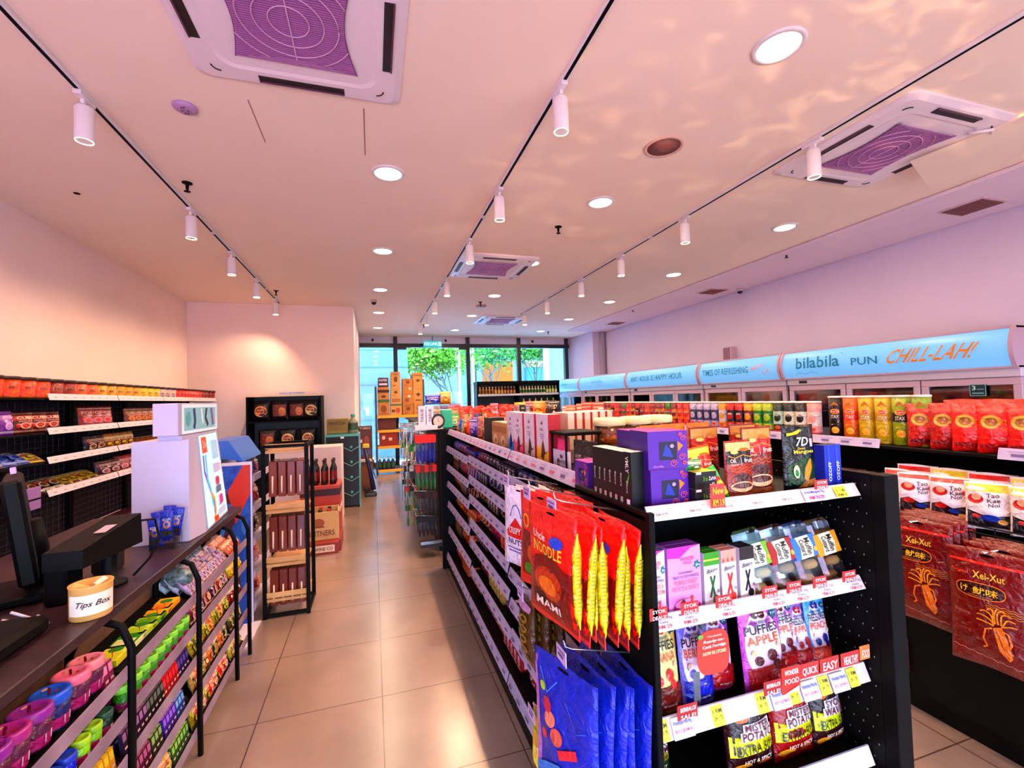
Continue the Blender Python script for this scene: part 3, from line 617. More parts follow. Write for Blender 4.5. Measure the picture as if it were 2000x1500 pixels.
# merchandise on the rows that face the aisle
PAL = {
 'far': [[('2c3a9c', '6c3ca8', 'd87048'), ('5c2c94', 'a040c0', 'e0a040'), ('3048b0', '8c3cb0', 'c8d0f0')], [('2c50b8', 'e07830', 'f0d8a0'), ('c04828', 'e8a040', '3860c0'), ('2c2420', 'e0c040', 'c06828')],
         [('2c1418', 'b02c2c', 'f0c8b0'), ('401820', 'd84030', 'e8e0d0'), ('c03838', 'e8d8c0', '5c1c20')], [('b02418', 'e87028', 'f0c040'), ('8c1c18', 'd8381c', 'e8a038'), ('d04020', '2c8c40', 'f0d060')],
         [('601c14', 'c83c1c', '50a030'), ('b03018', 'e88c30', '702014'), ('481810', 'a82c18', 'e0b850')], [('a82818', 'e8902c', 'f4e0a0'), ('d06820', 'f0b838', '8c2018'), ('c02c20', 'f0d0b0', 'e86c2c')]],
 'middle': [[('1c1424', '5c2c70', 'd8d0e0'), ('20182c', '3c2c6c', 'c0b0e0'), ('b03080', '2c1428', 'e890c0')], [('241830', '50308c', 'e8e4f0'), ('1c1828', '3c3c8c', 'd0c8f0'), ('2c1838', '6c3890', 'e8e0f0')],
         [('4c1414', 'a02c24', 'e8d0b8'), ('381014', '8c2430', 'f0e0d0'), ('601818', 'b84830', 'e0c8a0')], [('c82c14', 'e8642c', 'f0b890'), ('b42010', 'd8402c', '7040a0'), ('982818', 'e08040', 'f0d8c0')],
         [('3c4c9c', 'd83848', 'f0d8c8'), ('a03050', 'e07888', 'f0e0e8'), ('5c2c7c', 'c04c60', 'e8c0a0')], [('6c4c98', 'e0c0c8', 'c83048'), ('c8a83c', '8c3c20', 'f0e4b0'), ('b83828', 'e8b878', '6c2420')],
         [('b01c30', 'e85870', 'f4d0d8'), ('c03048', 'f090a0', 'f8e8e0'), ('8c2c70', 'e07898', 'f0c8d0')]],
 'near': [[('5c3020', 'b88860', 'e8d8c0'), ('6c4028', 'c09470', 'e8e0d8'), ('2c50a8', '1c2c5c', 'c8d8f0')], [('8c2c14', 'e07830', 'f0c8a0'), ('702018', 'c0502c', 'e8b888'), ('a03820', 'e89048', 'f0e0c0')],
         [('48201c', '8c3c30', 'd0a890'), ('30181c', 'a04838', 'e8d0c0'), ('5c2420', 'b05848', 'e0c0b0')], [('703818', 'c08838', 'ecd490'), ('8c4820', 'd0a040', 'f0e0a8'), ('50401c', 'a89838', 'e8e0b0')],
         [('6c3c7c', 'b48cc0', 'e8dcf0'), ('5c3470', 'a880bc', 'f0e8f8'), ('84488c', 'c8a0d0', 'f0e0f0')], [('9c2c1c', 'd86838', 'f0d0a8'), ('7c2418', 'c0482c', 'e8b890'), ('b43c20', 'e88c50', 'f4e0c4')],
         [('b8342c', 'e87860', 'f0d8d0'), ('c04858', 'e898a0', 'f4e4e8'), ('a82c3c', 'd87080', 'f0d0d8')]]}
ROWN = ['first', 'second', 'third', 'fourth', 'fifth', 'sixth', 'lowest']
for bn, y0, y1, rows in BAYS:
    for k, z in enumerate(rows):
        above = rows[k-1] if k else 1.27
        hh = min(.155, above-z-.02); pal = PAL[bn][k]; last = k == len(rows)-1
        rnd = random.Random(k*7+len(bn)); y = y0+.03; j = 0
        rn = 'lowest' if last else ROWN[k]
        items = []
        while y < y1-.05:
            pi_ = min(len(pal)-1, int((y-y0)/(y1-y0)*len(pal))); c = pal[pi_]; bx = (k+pi_) % 3 == 0
            w = rnd.choice([.07, .08, .095]) if not bx else .06
            items.append((y+w/2, w, pi_, bx)); y += w+.008
        for pi_ in range(len(pal)):
            grp = [it for it in items if it[2] == pi_]; n = len(grp)
            for i, (yc, w, _, bx) in enumerate(grp):
                c = pal[pi_]; hgt = hh*(.92 if bx else .98)
                word = LOREM[(k*3+pi_) % len(LOREM)]
                if bx: pr = gen_box((c, w, round(hgt, 2)), w, .10, round(hgt, 2), c[0], c[1], c[2], word); nm = 'box'
                else: pr = gen_pouch((c, w, round(hgt, 2)), w, round(hgt, 2), .035, c[0], c[1], c[2], 'pillow', word); nm = 'packet'
                zone = ['far', 'central', 'near'][2-pi_] if False else ['near', 'central', 'far'][pi_]
                zl = z-.036
                lab = 'small snack %s, %s third of %s shelf row, %s bay of central gondola' % (nm, zone, rn, bn)
                for dxi in range(1):
                    o = place(pr, (XF+.085+(.03 if bx else .0), yc, zl+.002), -PI/2, lab, 'snack '+nm, 'snack %ss %s third row %s %s bay' % (nm, zone, rn, bn), tilt=(0 if bx else -.22))

# ---------------------------------------------------------------- end unit of the gondola (faces the camera)
eu = thing('end_display', 'black end display of the gondola with tilted price strips facing the camera', 'shelving unit', (0, 0, 0))
q = MB(); q.box(.665, 1.36, 0, 1.40, 1.385, 1.27, METAL_BLACK); q.build('back_panel', eu)
q = MB(); q.box(.655, .985, 0, .672, 1.42, 1.30, METAL_BLACK, .002); q.build('side_panel', eu)
q = MB(); perf_panel(q, 1.405, .965, 1.40, 0, 1.345, -1); q.box(1.399, .925, 0, 1.455, .965, 1.345, METAL_BLACK, .002); q.build('perforated_side_panel', eu)
q = MB(); q.box(.672, 1.0, 0, 1.40, 1.385, .10, METAL_BLACK); q.build('plinth', eu)
q = MB(); q.box(.655, 1.0, 1.275, 1.40, 1.42, 1.29, METAL_BLACK, .002); q.build('top_shelf', eu)
CARDW = [('r', 0, 0, 1, 1, 'f0e6e0')]
def price_card(u, w, top, price, yellow=False, redtab=None):
    a = [('r', u, .04, u+w, .97, 'e0e0f4' if not yellow else 'f0e028')]
    a.append(('t', top, u+w*.12, .60, u+w*.88, .86, '38307c' if not yellow else '4c4410')); a.append(('t', price, u+w*.22, .22, u+w*.78, .48, 'c02040' if not yellow else '2c2810'))
    return a
arts = []
ta = []
for i in range(7): ta += [('t', 'Snack Item 100g', .02+i*.14, .66, .10+i*.14, .76, 'a09088'), ('t', 'RM 4.90', .03+i*.14, .34, .08+i*.14, .52, '8c7c74'), ('r', .03+i*.14, .15, .09+i*.14, .18, 'c0b0a8')]
ta = ta[:15]+[('r', .70, .02, .82, .98, 'b8b8dc'), ('t', 'Dried Mangoes 70g', .71, .60, .81, .84, '38307c'), ('t', 'RM 16.29', .725, .2, .80, .46, 'c02040'), ('r', .865, .08, .925, .92, 'f0e028'), ('t', '3  1.48', .872, .5, .918, .74, '4c4410'), ('t', 'RM 3', .872, .2, .918, .4, '4c4410')]
tb = []
for u, p in ((.0, 'RM 29'), (.105, 'RM 29'), (.27, 'RM 6.30'), (.50, 'RM 6.29'), (.62, 'RM 6.29'), (.75, 'RM 6.29'), (.90, 'RM 6.29')):
    tb += [('t', 'Mini Muffin 120g', u+.008, .66, u+.085, .86, '38307c'), ('t', 'Cake', u+.03, .50, u+.065, .62, '38307c'), ('t', p, u+.02, .20, u+.075, .42, 'c02040')]
tc_ = []
for u in (0, .23, .43, .58, .735, .885): tc_ += [('r', u, .02, u+.05, .96, 'f0e020'), ('t', '1 RM', u+.006, .62, u+.044, .82, '403810'), ('t', '24 1.75', u+.006, .32, u+.044, .5, '403810')]
for u in (.06, .46+.035, .64, .79): tc_ += [('r', u-.0, .02, u+.085, .98, 'c4c0e0'), ('t', 'Wonderbaby Puffies 40g', u+.005, .60, u+.08, .84, '38307c'), ('t', 'BUY 2 @ RM 30', u+.008, .28, u+.078, .46, 'c04060')]
rowsE = [(1.312, ta, .034), (1.036, tb, .034), (.778, tc_, .046), (.535, [], .045)]
for k, (z, a, hs) in enumerate(rowsE):
    if k: q = MB(); q.box(.674, 1.01, z-.045, 1.398, 1.36, z-.032, METAL_BLACK); q.build('shelf', eu)
    strip(eu, (.660, 1.008, z), (1.392, 1.008, z), (0, -1, 0), hs, .018, art=[('r', 0, 0, 1, 1, 'd2c6c0')]+a)
# red and yellow tabs standing on the strips
def tab(x, z, w, h, col, lines, tc, label, name='shelf_talker', y=.985):
    q = MB(); q.box(x-w/2, y, z, x+w/2, y+.0015, z+h, M(col, .5)); q.CM = lambda c: M(c, .5)
    n = len(lines)
    q.art([('t', s, .12, 1-(i+.85)/n, .88, 1-(i+.25)/n, tc) for i, s in enumerate(lines)], lambda u, v, L: (x-w/2+w*u, y-.0006-.0003*L, z+h*v), h/w)
    return tag(q.build(name), label, 'shelf tag', 'tags clipped on the end display')
tab(.867, 1.295, .046, .062, 'e02818', ['New', 'RM 3.9'], 'f4c020', 'red tag reading New below the black boxes on the top shelf')
tab(1.232, 1.312, .050, .026, 'b82020', ['SYOK', 'DEALS'], 'f4e8e0', 'red tag in front of the dried mango pouch')
for i, (x, l) in enumerate(((.672, 'at the left edge below the porridge boxes'), (.765, 'below the purple sweet potato porridge box'), (.872, 'below the green striped cake stick box'), (1.026, 'before the green labelled muffin pack'), (1.112, 'before the red labelled muffin pack'), (1.208, 'before the blue labelled muffin pack'), (1.322, 'before the yellow labelled muffin pack'))):
    tab(x, 1.036, .052, .030, 'b81c1c', ['SYOK', 'DEALS!'], 'f8ece4', 'red SYOK DEALS! tag '+l)
for i, (x, l) in enumerate(((.745, 'before the blue puffs bag'), (1.020, 'left of the red WONDER FOOD card'))):
    tab(x, .778, .060, .036, 'a81c20', ['BERBALOI', 'SALE!'], 'f8ece4', 'dark red sale tag '+l)
tab(1.085, .768, .065, .070, 'd82418', ['WONDER', 'FOOD', ' '], 'f8ece0', 'red card reading WONDER FOOD on the third strip')
for x, s in ((1.155, 'QUICK'), (1.232, 'EASY'), (1.312, 'HEALTHY')):
    tab(x, .795, .072, .038, 'c42420', [s], 'f8f0e8', 'red card reading %s on the third strip' % s, y=.988)
tab(1.372, .800, .040, .040, 'e07838', ['FOOD'], 'f8e0c0', 'orange card at the right end of the third strip', y=.988)
# ---------------------------------------------------------------- goods on the end display
RZ = 0
# purple gift boxes with window
def giftbox():
    a = [('r', .28, .24, .72, .72, '241444'), ('p', [(.35, .35), (.45, .66), (.55, .5), (.62, .3)], '3c4ca8'), ('e', .60, .60, .05, .05, 'c0a8e0'), ('t', 'Choco Elite', .1, .06, .36, .11, 'd8a0e0'), ('p', [(.74, .45), (.88, .60), (.74, .72)], 'f0a040')]
    for cx, cy, r in ((.85, .30, .10), (.88, .80, .08), (.62, .14, .10), (.9, .14, .06), (.8, .9, .05)):
        a.append(('l', [(cx+r*(1-k/16)*math.cos(k*.8), cy+r*(1-k/16)*math.sin(k*.8)) for k in range(12)], .007, 'e87868'))
    pr = carton('gift_box', .120, .10, .103, '6c1ca0', '501888', 'c028a0', a)
    return pr
GB = giftbox()
place(GB, (.768, 1.10, 1.291), 0, 'purple gift box with window and gold curls, lower of the stacked pair', 'gift box', 'purple gift boxes')
place(GB, (.770, 1.10, 1.395), -.08, 'purple gift box with window and gold curls, on top of the pair', 'gift box', 'purple gift boxes')
place(GB, (.725, 1.42, 1.289), -PI/2, 'purple gift box turned to the aisle behind the black slim boxes', 'gift box', 'purple gift boxes', scale=.85)
place(GB, (.785, 1.215, 1.40), -.08, 'purple gift box lying behind the stacked pair, only its left part showing', 'gift box', 'purple gift boxes', scale=.9)
sup = carton('gift_box', .10, .10, .108, '501888', '401070', '8c1c90'); place(sup, (.79, 1.22, 1.290), -.08, 'plain purple box supporting the rear gift box', 'gift box')
# slim black upright boxes
BL = carton('slim_chocolate_box', .028, .05, .150, '0c0a0c', '100c10', 'e8e4dc', [('t', 'Bisory', .35, .35, .68, .60, 'd8d0c8', -90), ('r', .3, .04, .7, .16, 'b8b0a8')])
for i in range(6):
    place(BL, (.690, 1.285-i*.031, 1.291), -PI/2+.1, 'slim black chocolate box with white script, %s of six' % ['farthest', 'second farthest', 'third from the back', 'third from the front', 'second nearest', 'nearest'][i], 'chocolate box', 'slim black chocolate boxes')
BV = carton('slim_chocolate_box', .032, .05, .152, '0c0a0c', '100c10', 'e8e4dc', [('t', 'VMLY', .30, .62, .72, .92, 'e8e4dc', -90), ('p', [(.35, .45), (.7, .62), (.7, .55), (.45, .38)], '78b828'), ('t', 'Bisory', .3, .25, .6, .48, 'c8c0c0', -90), ('r', .3, .02, .75, .15, 'e8e0e0')])
place(BV, (.690, 1.096, 1.291), -PI/2+.1, 'black box with white and green lettering beside the purple gift boxes', 'chocolate box')
# black tea boxes with green tops
TB = carton('tea_box', .072, .07, .046, '100c0e', '14100f', 'e0e078', [('t', '3 in 1', .35, .45, .65, .72, '90b83c'), ('t', 'ZaiNA', .6, .48, .95, .7, 'e8e0e0'), ('r', .04, .86, .28, 1.0, 'e8e0d8'), ('t', 'all', .62, .12, .85, .34, 'e8e0e0')])
place(TB, (.864, 1.06, 1.291), 0, 'black tea sachet box, lower of two behind the New tag', 'tea box', 'black tea boxes'); place(TB, (.864, 1.06, 1.338), .03, 'black tea sachet box with pale green top, upper of two', 'tea box', 'black tea boxes')
place(gen_pouch('greenstick', .05, .03, .02, '2c9c50', 'd8d8b8', '207838'), (.845, 1.05, 1.386), 0, 'small green packet lying on the black tea boxes', 'packet')
GP = pouch('snack_packet', .055, .100, .022, '48c050', [('r', .05, .62, .95, .92, '60d080'), ('e', .45, .60, .35, .14, 'e03c2c'), ('e', .6, .42, .3, .16, 'e8d060'), ('e', .6, .40, .18, .08, 'd0502c'), ('r', .04, .14, .96, .26, 'e8e040'), ('t', 'KACANG', .1, .28, .9, .36, 'f4f0d8')], 'pillow')
place(GP, (.948, 1.055, 1.291), .1, 'green and red snack packet leaning left of the dried fruit pouches', 'snack packet', None, tilt=-.3, roll=-.28)
# dried fruit pouches
def fruitpouch(w, h, top, mid, low, txt=True):
    a = [('r', .03, .82, .97, .97, top), ('r', .03, .60, .97, .82, mid), ('r', .03, .17, .97, .60, low), ('e', .5, .30, .40, .13, '5c1c10'), ('e', .5, .20, .42, .09, 'e8c8a0'), ('e', .5, .22, .34, .05, '702418')]
    a += [('l', [(.1+.08*k, .52+.02*math.sin(k*2)) for k in range(11)], .008, 'e88c30'), ('l', [(.1+.08*k, .47+.02*math.sin(k*2)) for k in range(11)], .008, 'e88c30'), ('l', [(.06, .74), (.3, .70), (.6, .75), (.95, .70)], .012, 'f0b048'), ('e', .3, .80, .14, .03, 'f4e090'), ('e', .7, .84, .18, .03, 'c88830')]
    if txt: a += [('t', 'OR', .10, .62, .30, .69, 'f0e0d0'), ('t', 'Natural', .10, .575, .36, .605, 'f0d0b0'), ('l', [(.5, .58), (.5, .72)], .006, 'f0e0d0'), ('t', 'fruit', .58, .62, .92, .69, 'f4ece0')]
    a += [('r', .04, .02, .96, .10, 'b06c38')]
    return pouch('dried_fruit_pouch', w, h, .038, low, a, 'stand')
FP1 = fruitpouch(.098, .165, 'd8c890', '3c140c', 'a83c18'); FP2 = fruitpouch(.112, .200, 'd8a860', 'c81c14', '8c2814'); FP3 = fruitpouch(.092, .150, 'f0e050', 'd83c18', 'e0701c')
place(FP3, (.925, 1.115, 1.291), .05, 'yellow topped orange fruit pouch leaning behind the green packet', 'snack pouch', None, roll=-.10)
place(FP1, (1.022, 1.075, 1.291), .03, 'brown dried fruit pouch in front with a pale cream top', 'snack pouch')
place(FP2, (1.118, 1.10, 1.291), 0, 'large red dried fruit pouch with wavy orange lines left of the mango pouch', 'snack pouch')
place(FP2, (1.010, 1.20, 1.291), .05, 'brown and gold dried fruit pouch in the second row, left one', 'snack pouch'); place(FP2, (1.195, 1.23, 1.291), 0, 'brown and gold dried fruit pouch in the second row, behind the mango pouch', 'snack pouch')
FO = pouch('snack_pouch', .105, .20, .05, 'e8902c', [('r', .05, .7, .95, .95, 'f0a838'), ('e', .5, .4, .35, .2, 'f0c040'), ('r', .1, .1, .9, .2, 'c85c18')], 'stand')
for i, (x, y, l) in enumerate(((.93, 1.36, 'left'), (1.03, 1.38, 'middle'), (1.13, 1.37, 'right'))):
    place(FO, (x, y, 1.291), .05*i, 'tall orange snack pouch at the back of the top shelf, %s of three' % l, 'snack pouch', 'tall orange pouches')
# mango pouch
MG = pouch('dried_mango_pouch', .128, .200, .036, '0c0c0c', [('p', [(.06, .10), (.94, .10), (.94, .42), (.70, .52), (.40, .46), (.06, .38)], '1c5c28'),
    ('p', [(.50, .18), (.58, .36), (.72, .46), (.80, .48), (.80, .34), (.72, .22), (.62, .14)], 'e8a820'), ('p', [(.30, .06), (.94, .06), (.94, .17), (.55, .16)], 'c89040'),
    ('t', '7D', .36, .68, .74, .81, 'f4f4f0', 0, .2), ('t', 'Dried', .38, .625, .60, .66, 'f0d840'), ('t', 'Mangoes', .24, .55, .88, .625, 'f0e060'), ('r', .80, .66, .90, .78, 'd8c8d0'), ('e', .28, .30, .09, .10, 'd8d8c0'), ('e', .28, .28, .05, .05, '40a048'),
    ('p', [(.10, .84), (.45, .86), (.60, .92), (.5, .93), (.3, .89), (.1, .88)], 'e8d820')], 'stand', hole=True)
place(MG, (1.255, 1.075, 1.291), .03, 'black 7D dried mangoes pouch with a green hill and mango slice', 'dried mango pouch')
BT = carton('slim_snack_tube', .034, .034, .135, '1c40b0', '1838a0', '101848', [('r', .35, 0, .65, 1, '2c60d8'), ('t', 'OZOFF', .35, .18, .70, .62, 'f0f0ff', 90), ('e', .5, .04, .45, .05, 'e8b090')])
place(BT, (1.340, 1.06, 1.291), 0, 'blue slim box with vertical white lettering, left of two', 'slim box', 'blue slim boxes'); place(BT, (1.380, 1.065, 1.291), 0, 'blue slim box with vertical white lettering, right of two', 'slim box', 'blue slim boxes')
# yellow-lidded cookie tubs behind
r_ = random.Random(4)
CT = tub('cookie_tub', .068, .115, 'e8c890', 'f0dc9c', clear=True, lidh=.30, lidr=1.08, contents=[((r_.random()-.5)*.08, (r_.random()-.5)*.08, .014+.014*(k//9), .018, 'd89848') for k in range(36)])
for i, (x, y) in enumerate(((1.01, 1.80), (1.155, 1.82), (1.29, 1.85))):
    place(CT, (x, y, 1.385), 0, 'clear cookie tub with cream lid behind the end display, %s of three' % poslab(i, 3, True), 'cookie tub', 'cream-lidded cookie tubs')
q = MB(); q.box(.94, 1.70, 1.2865, 1.36, 1.96, 1.384, M('3c2418', .6), .004); tag(q.build('display_riser'), 'dark brown riser box under the cream-lidded cookie tubs', 'riser')
# second shelf: porridge cartons, cake sticks, muffins
WF = lambda main, t1, t2, sub: [('p', [(0, .86), (0, 1), (1, 1), (.7, .97), (.35, .84)], 'c83cb0'), ('t', 'WONDER', .36, .80, .78, .85, 'd02840'), ('t', 'FOOD', .46, .745, .70, .79, 'd02840'),
    star(.88, .72, .12, 1.7, '289090'), ('t', '8+', .82, .70, .93, .74, 'e8f8f8'), ('t', 'WONDERBABY', .28, .62, .74, .65, '281c40'), ('t', 'READY-TO-COOK PORRIDGE', .12, .56, .90, .60, '281c40'),
    ('t', t1, .16, .47, .86, .535, 'e88428'), ('t', t2, .10, .385, .90, .45, 'e88428'), ('e', .52, .14, .42, .13, main), ('e', .52, .20, .36, .07, 'f0b0e0'), ('p', [(.3, .22), (.42, .27), (.5, .2), (.4, .18)], '6c1c44'), ('p', [(.58, .18), (.66, .30), (.72, .30), (.68, .18)], 'e05030')]
PB = carton('porridge_box', .106, .05, .186, 'e8b0e4', 'c088c8', '9c5ca8', WF('a82078', 'PURPLE SWEET', 'POTATO & CARROT', ''))
PB0 = carton('porridge_box', .066, .05, .182, 'e8d8e4', 'c0a8c0', '9c8ca8', WF('b02038', 'BROCCOLI &', 'MUSHROOM', ''))
place(PB0, (.694, 1.055, 1.006), .03, 'pale porridge box at the left end of the second shelf, broccoli flavour', 'porridge box', 'porridge boxes'); place(PB, (.783, 1.05, 1.006), .03, 'pink porridge box reading PURPLE SWEET POTATO & CARROT', 'porridge box', 'porridge boxes')
def cakestick(c, c2, l, x, z=True):
    a = [('r', 0, .78, 1, 1, c2)]
    if l == 'green': a += [('r', 0, .86, 1, .89, 'd8e070')]
    elif l == 'red': a += [('p', [(.05+.3*k, .80), (.2+.3*k, .80), (.12+.3*k, .88)], 'e8581c') for k in range(3)]
    a += [('t', 'Bakery', .14, .64, .86, .735, '2c2028', 6, .15), ('l', [(.36, .24), (.68, .60)], .055, c), ('l', [(.66, .24), (.40, .60)], .055, c), ('e', .70, .20, .2, .07, c), ('r', .08, .10, .34, .12, '8c8088'), ('e', .9, .33, .08, .03, 'b0a8a8')]
    pr = carton('cake_stick_box', .052, .045, .158, 'f0e8ec', 'd8ccd4', c2 if l != 'dark' else '2c1420', a)
    place(pr, (x, 1.05, 1.006), .04, 'slim white cake stick box with %s sticks' % l, 'cake box', 'slim cake stick boxes')
cakestick('247830', '58a838', 'green', .872); cakestick('e0401c', 'e8b0a0', 'red', .930); cakestick('20141c', '3c2028', 'dark', .992)
def muffin(c, fill, x, l, up=False):
    q = MB(); w, h, d = .092, .190, .04
    q.box(-w/2, -d/2, 0, w/2, d/2, h, PLASTIC, .012)
    for k in range(4): q.lathe([(.001, -.012), (.024, -.008), (.030, .0), (.024, .012), (.001, .016)], noise_mat('muffin_'+l+str(k), fill, 'e8b060', 30, .7), 12, (k % 2-.5)*.03, 0, .025+.035*k, squash=.55)
    q.box(-w/2-.001, -d/2-.001, h*.45, w/2+.001, d/2+.001, h*.78, card(c))
    q.art([('p', [(.2, 0), (.75, 0), (.85, .5), (.75, 1), (.2, 1), (.3, .5)], 'f4ecd4'), ('t', 'Custard', .30, .15, .50, .85, '3c2030', -90), ('t', 'Muffin', .52, .12, .74, .88, '3c2030', -90), ('e', .9, .3, .07, .12, 'f0c040')], lambda u, v, L: (-w/2+w*u, -d/2-.0014-.0003*L, h*(.45+.33*v)), .6)
    me = q.mesh('muffin_pack'); place(('muffin_pack', [('muffin_pack', me)]), (x, 1.045, 1.006), 0, 'clear tray of custard muffins with a %s paper band, second shelf' % l, 'muffin pack', 'custard muffin packs', tilt=-.28, roll=-.10)
muffin('98c030', 'c89848', 1.072, 'green'); muffin('b01c18', '402040', 1.163, 'red'); muffin('5c90e0', 'c88840', 1.254, 'blue'); muffin('e8b020', '8c4820', 1.345, 'yellow')
# third shelf: puff pouches
def puff(base, low, fruit, word1, word2, w, h, x, l, y=1.07, rz=.03, tilt=-.10, small=False):
    a = [('e', .5, .50, .44, .42, 'f0dce8' if base != 'd8b878' else 'e8d8a0'), ('t', 'WONDERBABY', .18, .77, .72, .805, '281828'), ('t', word1, .08, .66, .88, .76, '181018'), ('t', word2, .10, .54, .86, .64, 'e08028')]
    a += [('e', .40, .88, .09, .05, fruit), ('e', .56, .87, .09, .05, fruit), ('l', [(.44, .92), (.52, .97)], .012, '3c2818'), star(.84, .86, .13, h/w, '186078'), ('t', '1+', .78, .85, .90, .88, 'd8f0f8')]
    a += [('r', .04, .05, .96, .22, low), ('p', [(.04, .22), (.3, .18), (.6, .24), (.96, .20), (.96, .3), (.04, .28)], low), ('e', .3, .36, .10, .055, fruit), ('e', .62, .40, .12, .065, fruit), ('e', .70, .30, .09, .05, fruit), ('e', .2, .46, .05, .03, 'e8c8a0'), ('e', .82, .5, .05, .03, 'e8c8a0'), ('t', 'NET WEIGHT 40g', .3, .09, .7, .115, 'e8d0d0')]
    if small: a = [it for it in a if it[0] != 't' or it[1] in (word1, word2)]
    pr = pouch('puffs_pouch', w, h, .045, base, a, 'stand'); place(pr, (x, y, .747), rz, l, 'baby puffs pouch', 'puffs pouches', tilt=tilt)
puff('d8b878', '8c2c18', 'd84030', 'PUFFIES', 'BANANA', .105, .235, .738, 'tan banana puffs pouch at the left of the third shelf')
puff('9890e0', '1c20a0', '3030a0', 'PUFFIES', 'BERRIES', .102, .225, .846, 'blue and lilac puffs pouch behind the round red sticker', 1.07)
puff('c870c8', 'b01828', '8c1830', 'PUFFIES', 'APPLE', .100, .205, .945, 'pink apple puffs pouch, left of three', 1.10)
puff('d068c8', 'a81420', '701428', 'PUFFIES', 'APPLE', .150, .228, 1.068, 'pink apple puffs pouch, largest and in front of its row', 1.055)
puff('d070c8', 'b81828', '8c1830', 'PUFFIES', 'APPLE', .105, .205, 1.190, 'pink apple puffs pouch, right of three', 1.10)
puff('b888d0', 'b02030', 'c03040', 'FREEZE-DRIED', 'APPLE', .078, .185, 1.262, 'lilac freeze-dried fruit pouch right of the apple puffs', 1.10)
puff('70b0e0', 'c05030', '3c3c90', 'FREEZE-DRIED', 'PEACH', .085, .195, 1.322, 'light blue freeze-dried fruit pouch at the right', 1.09)
puff('283c90', 'a03040', '5c3090', 'DRIED', 'BERRY', .060, .175, 1.362, 'dark blue freeze-dried fruit pouch at the far right end', 1.20)
q = MB(); q.CM = lambda c: M(c, .5)
pts = [(.86+.052*math.copysign(abs(math.cos(a))**.6, math.cos(a)), .905+.058*math.copysign(abs(math.sin(a))**.6, math.sin(a))) for a in [2*PI*k/28 for k in range(28)]]
q.add([(x, 1.018, z) for x, z in pts]+[(x, 1.020, z) for x, z in pts], [tuple(range(28))[::-1], tuple(range(28, 56))]+[(i, (i+1) % 28, 28+(i+1) % 28, 28+i) for i in range(28)], M('e03020', .5))
q.art([('t', 'Wonderbaby', .3, .84, .75, .90, 'f0c0a0'), ('t', "Ready-to-", .18, .72, .82, .80, 'f8ece0'), ('t', 'Cook Porridge', .14, .60, .86, .69, 'f8ece0'), ('t', 'NOW IN STORE!', .14, .47, .86, .55, 'f8e0a0'), ('e', .1, .9, .08, .05, '58a030')], lambda u, v, L: (.808+.104*u, 1.0172-.0003*L, .847+.116*v), 1.1)
tag(q.build('hanging_sign'), 'red rounded card about ready-to-cook porridge hanging before the blue pouch', 'sign')
h = MB(); h.box(.795, 1.0205, .772, .815, 1.0225, .86, PLASTIC); h.build('holder', bpy.data.objects['hanging_sign'])
# fourth shelf: potato crisps
def crisp(base, band, tt, x, w, h, l, rz=0, y=1.08):
    a = [('r', .03, .24, .97, .40, band), ('p', [(.03, .4), (.97, .40), (.97, .46), (.5, .42), (.03, .48)], band), ('e', .30, .68, .16, .06, 'd88030'), ('e', .25, .10, .2, .05, 'e0a040'), ('e', .72, .09, .16, .04, 'c86828'),
         ('r', .45, .78, .85, .95, '8c1c18' if base != '48181c' else 'c8b8d0')]
    a += [('r', .29, .515, .91, .605, 'e8d8dc'), ('r', .23, .405, .95, .515, 'e8d8dc')]
    a += [('t', tt[0], .32, .52, .88, .60, '7c1424'), ('t', tt[1], .26, .41, .93, .51, '7c1424'), ('t', 'EXTRA 50%', .12, .26, .94, .37, '401014'), ('t', 'HOT & SPICY', .25, .15, .85, .20, 'f0d8c8')]
    pr = pouch('crisp_bag', w, h, .055, base, a, 'pillow'); place(pr, (x, y, .503), rz, l, 'crisp bag', 'potato crisp bags', tilt=-.16)
crisp('1c4c24', 'c8b030', ('SOUR', 'CREAM'), .745, .13, .15, 'green sour cream crisp bag in the dark left corner of the fourth shelf', 0, 1.16)
crisp('481014', 'e0d828', ('MISTER', 'POTATO'), 1.030, .172, .226, 'dark red MISTER POTATO crisp bag, left of the pair', .02)
crisp('a81418', 'e0d828', ('MISTER', 'POTATO'), 1.192, .160, .230, 'bright red MISTER POTATO crisp bag in the middle', .03)
crisp('48181c', 'e0e030', ('SYOK', 'WAVES'), 1.330, .130, .226, 'brown SYOK WAVES crisp bag at the right of the fourth shelf', .05)

# ---------------------------------------------------------------- hooks with hanging bags on the end display's left side
def hook(x, y, z, L, label, tagcard=True):
    t = thing('display_hook', label, 'hook', (x, y, z), 0, 'display hooks')
    q = MB(); q.tube([(0, 0, 0), (-L*.9, 0, L*.22), (-L, 0, L*.27), (-L-.004, 0, L*.36)], .0022, CHROME, 6); q.build('rod', t)
    if tagcard:
        q = MB(); q.CM = lambda c: M(c, .5); q.box(-L-.012, -.030, L*.25-.034, -L-.010, .030, L*.25+.004, M('c8a8d8', .5))
        q.art([('r', .1, .7, .9, .8, '5c4c80'), ('r', .2, .35, .75, .55, '503c78')], lambda u, v, K: (-L-.0125-.0003*K, .03-.06*u, L*.25-.034+.038*v), .6); q.build('price_holder', t)
hook(.655, 1.136, 1.275, .19, 'chrome hook with price holder carrying the nearest red bags'); hook(.655, 1.339, 1.272, .19, 'chrome hook with price holder carrying the middle red bags'); hook(.655, 1.567, 1.272, .19, 'chrome hook with price holder carrying the white paper packs')
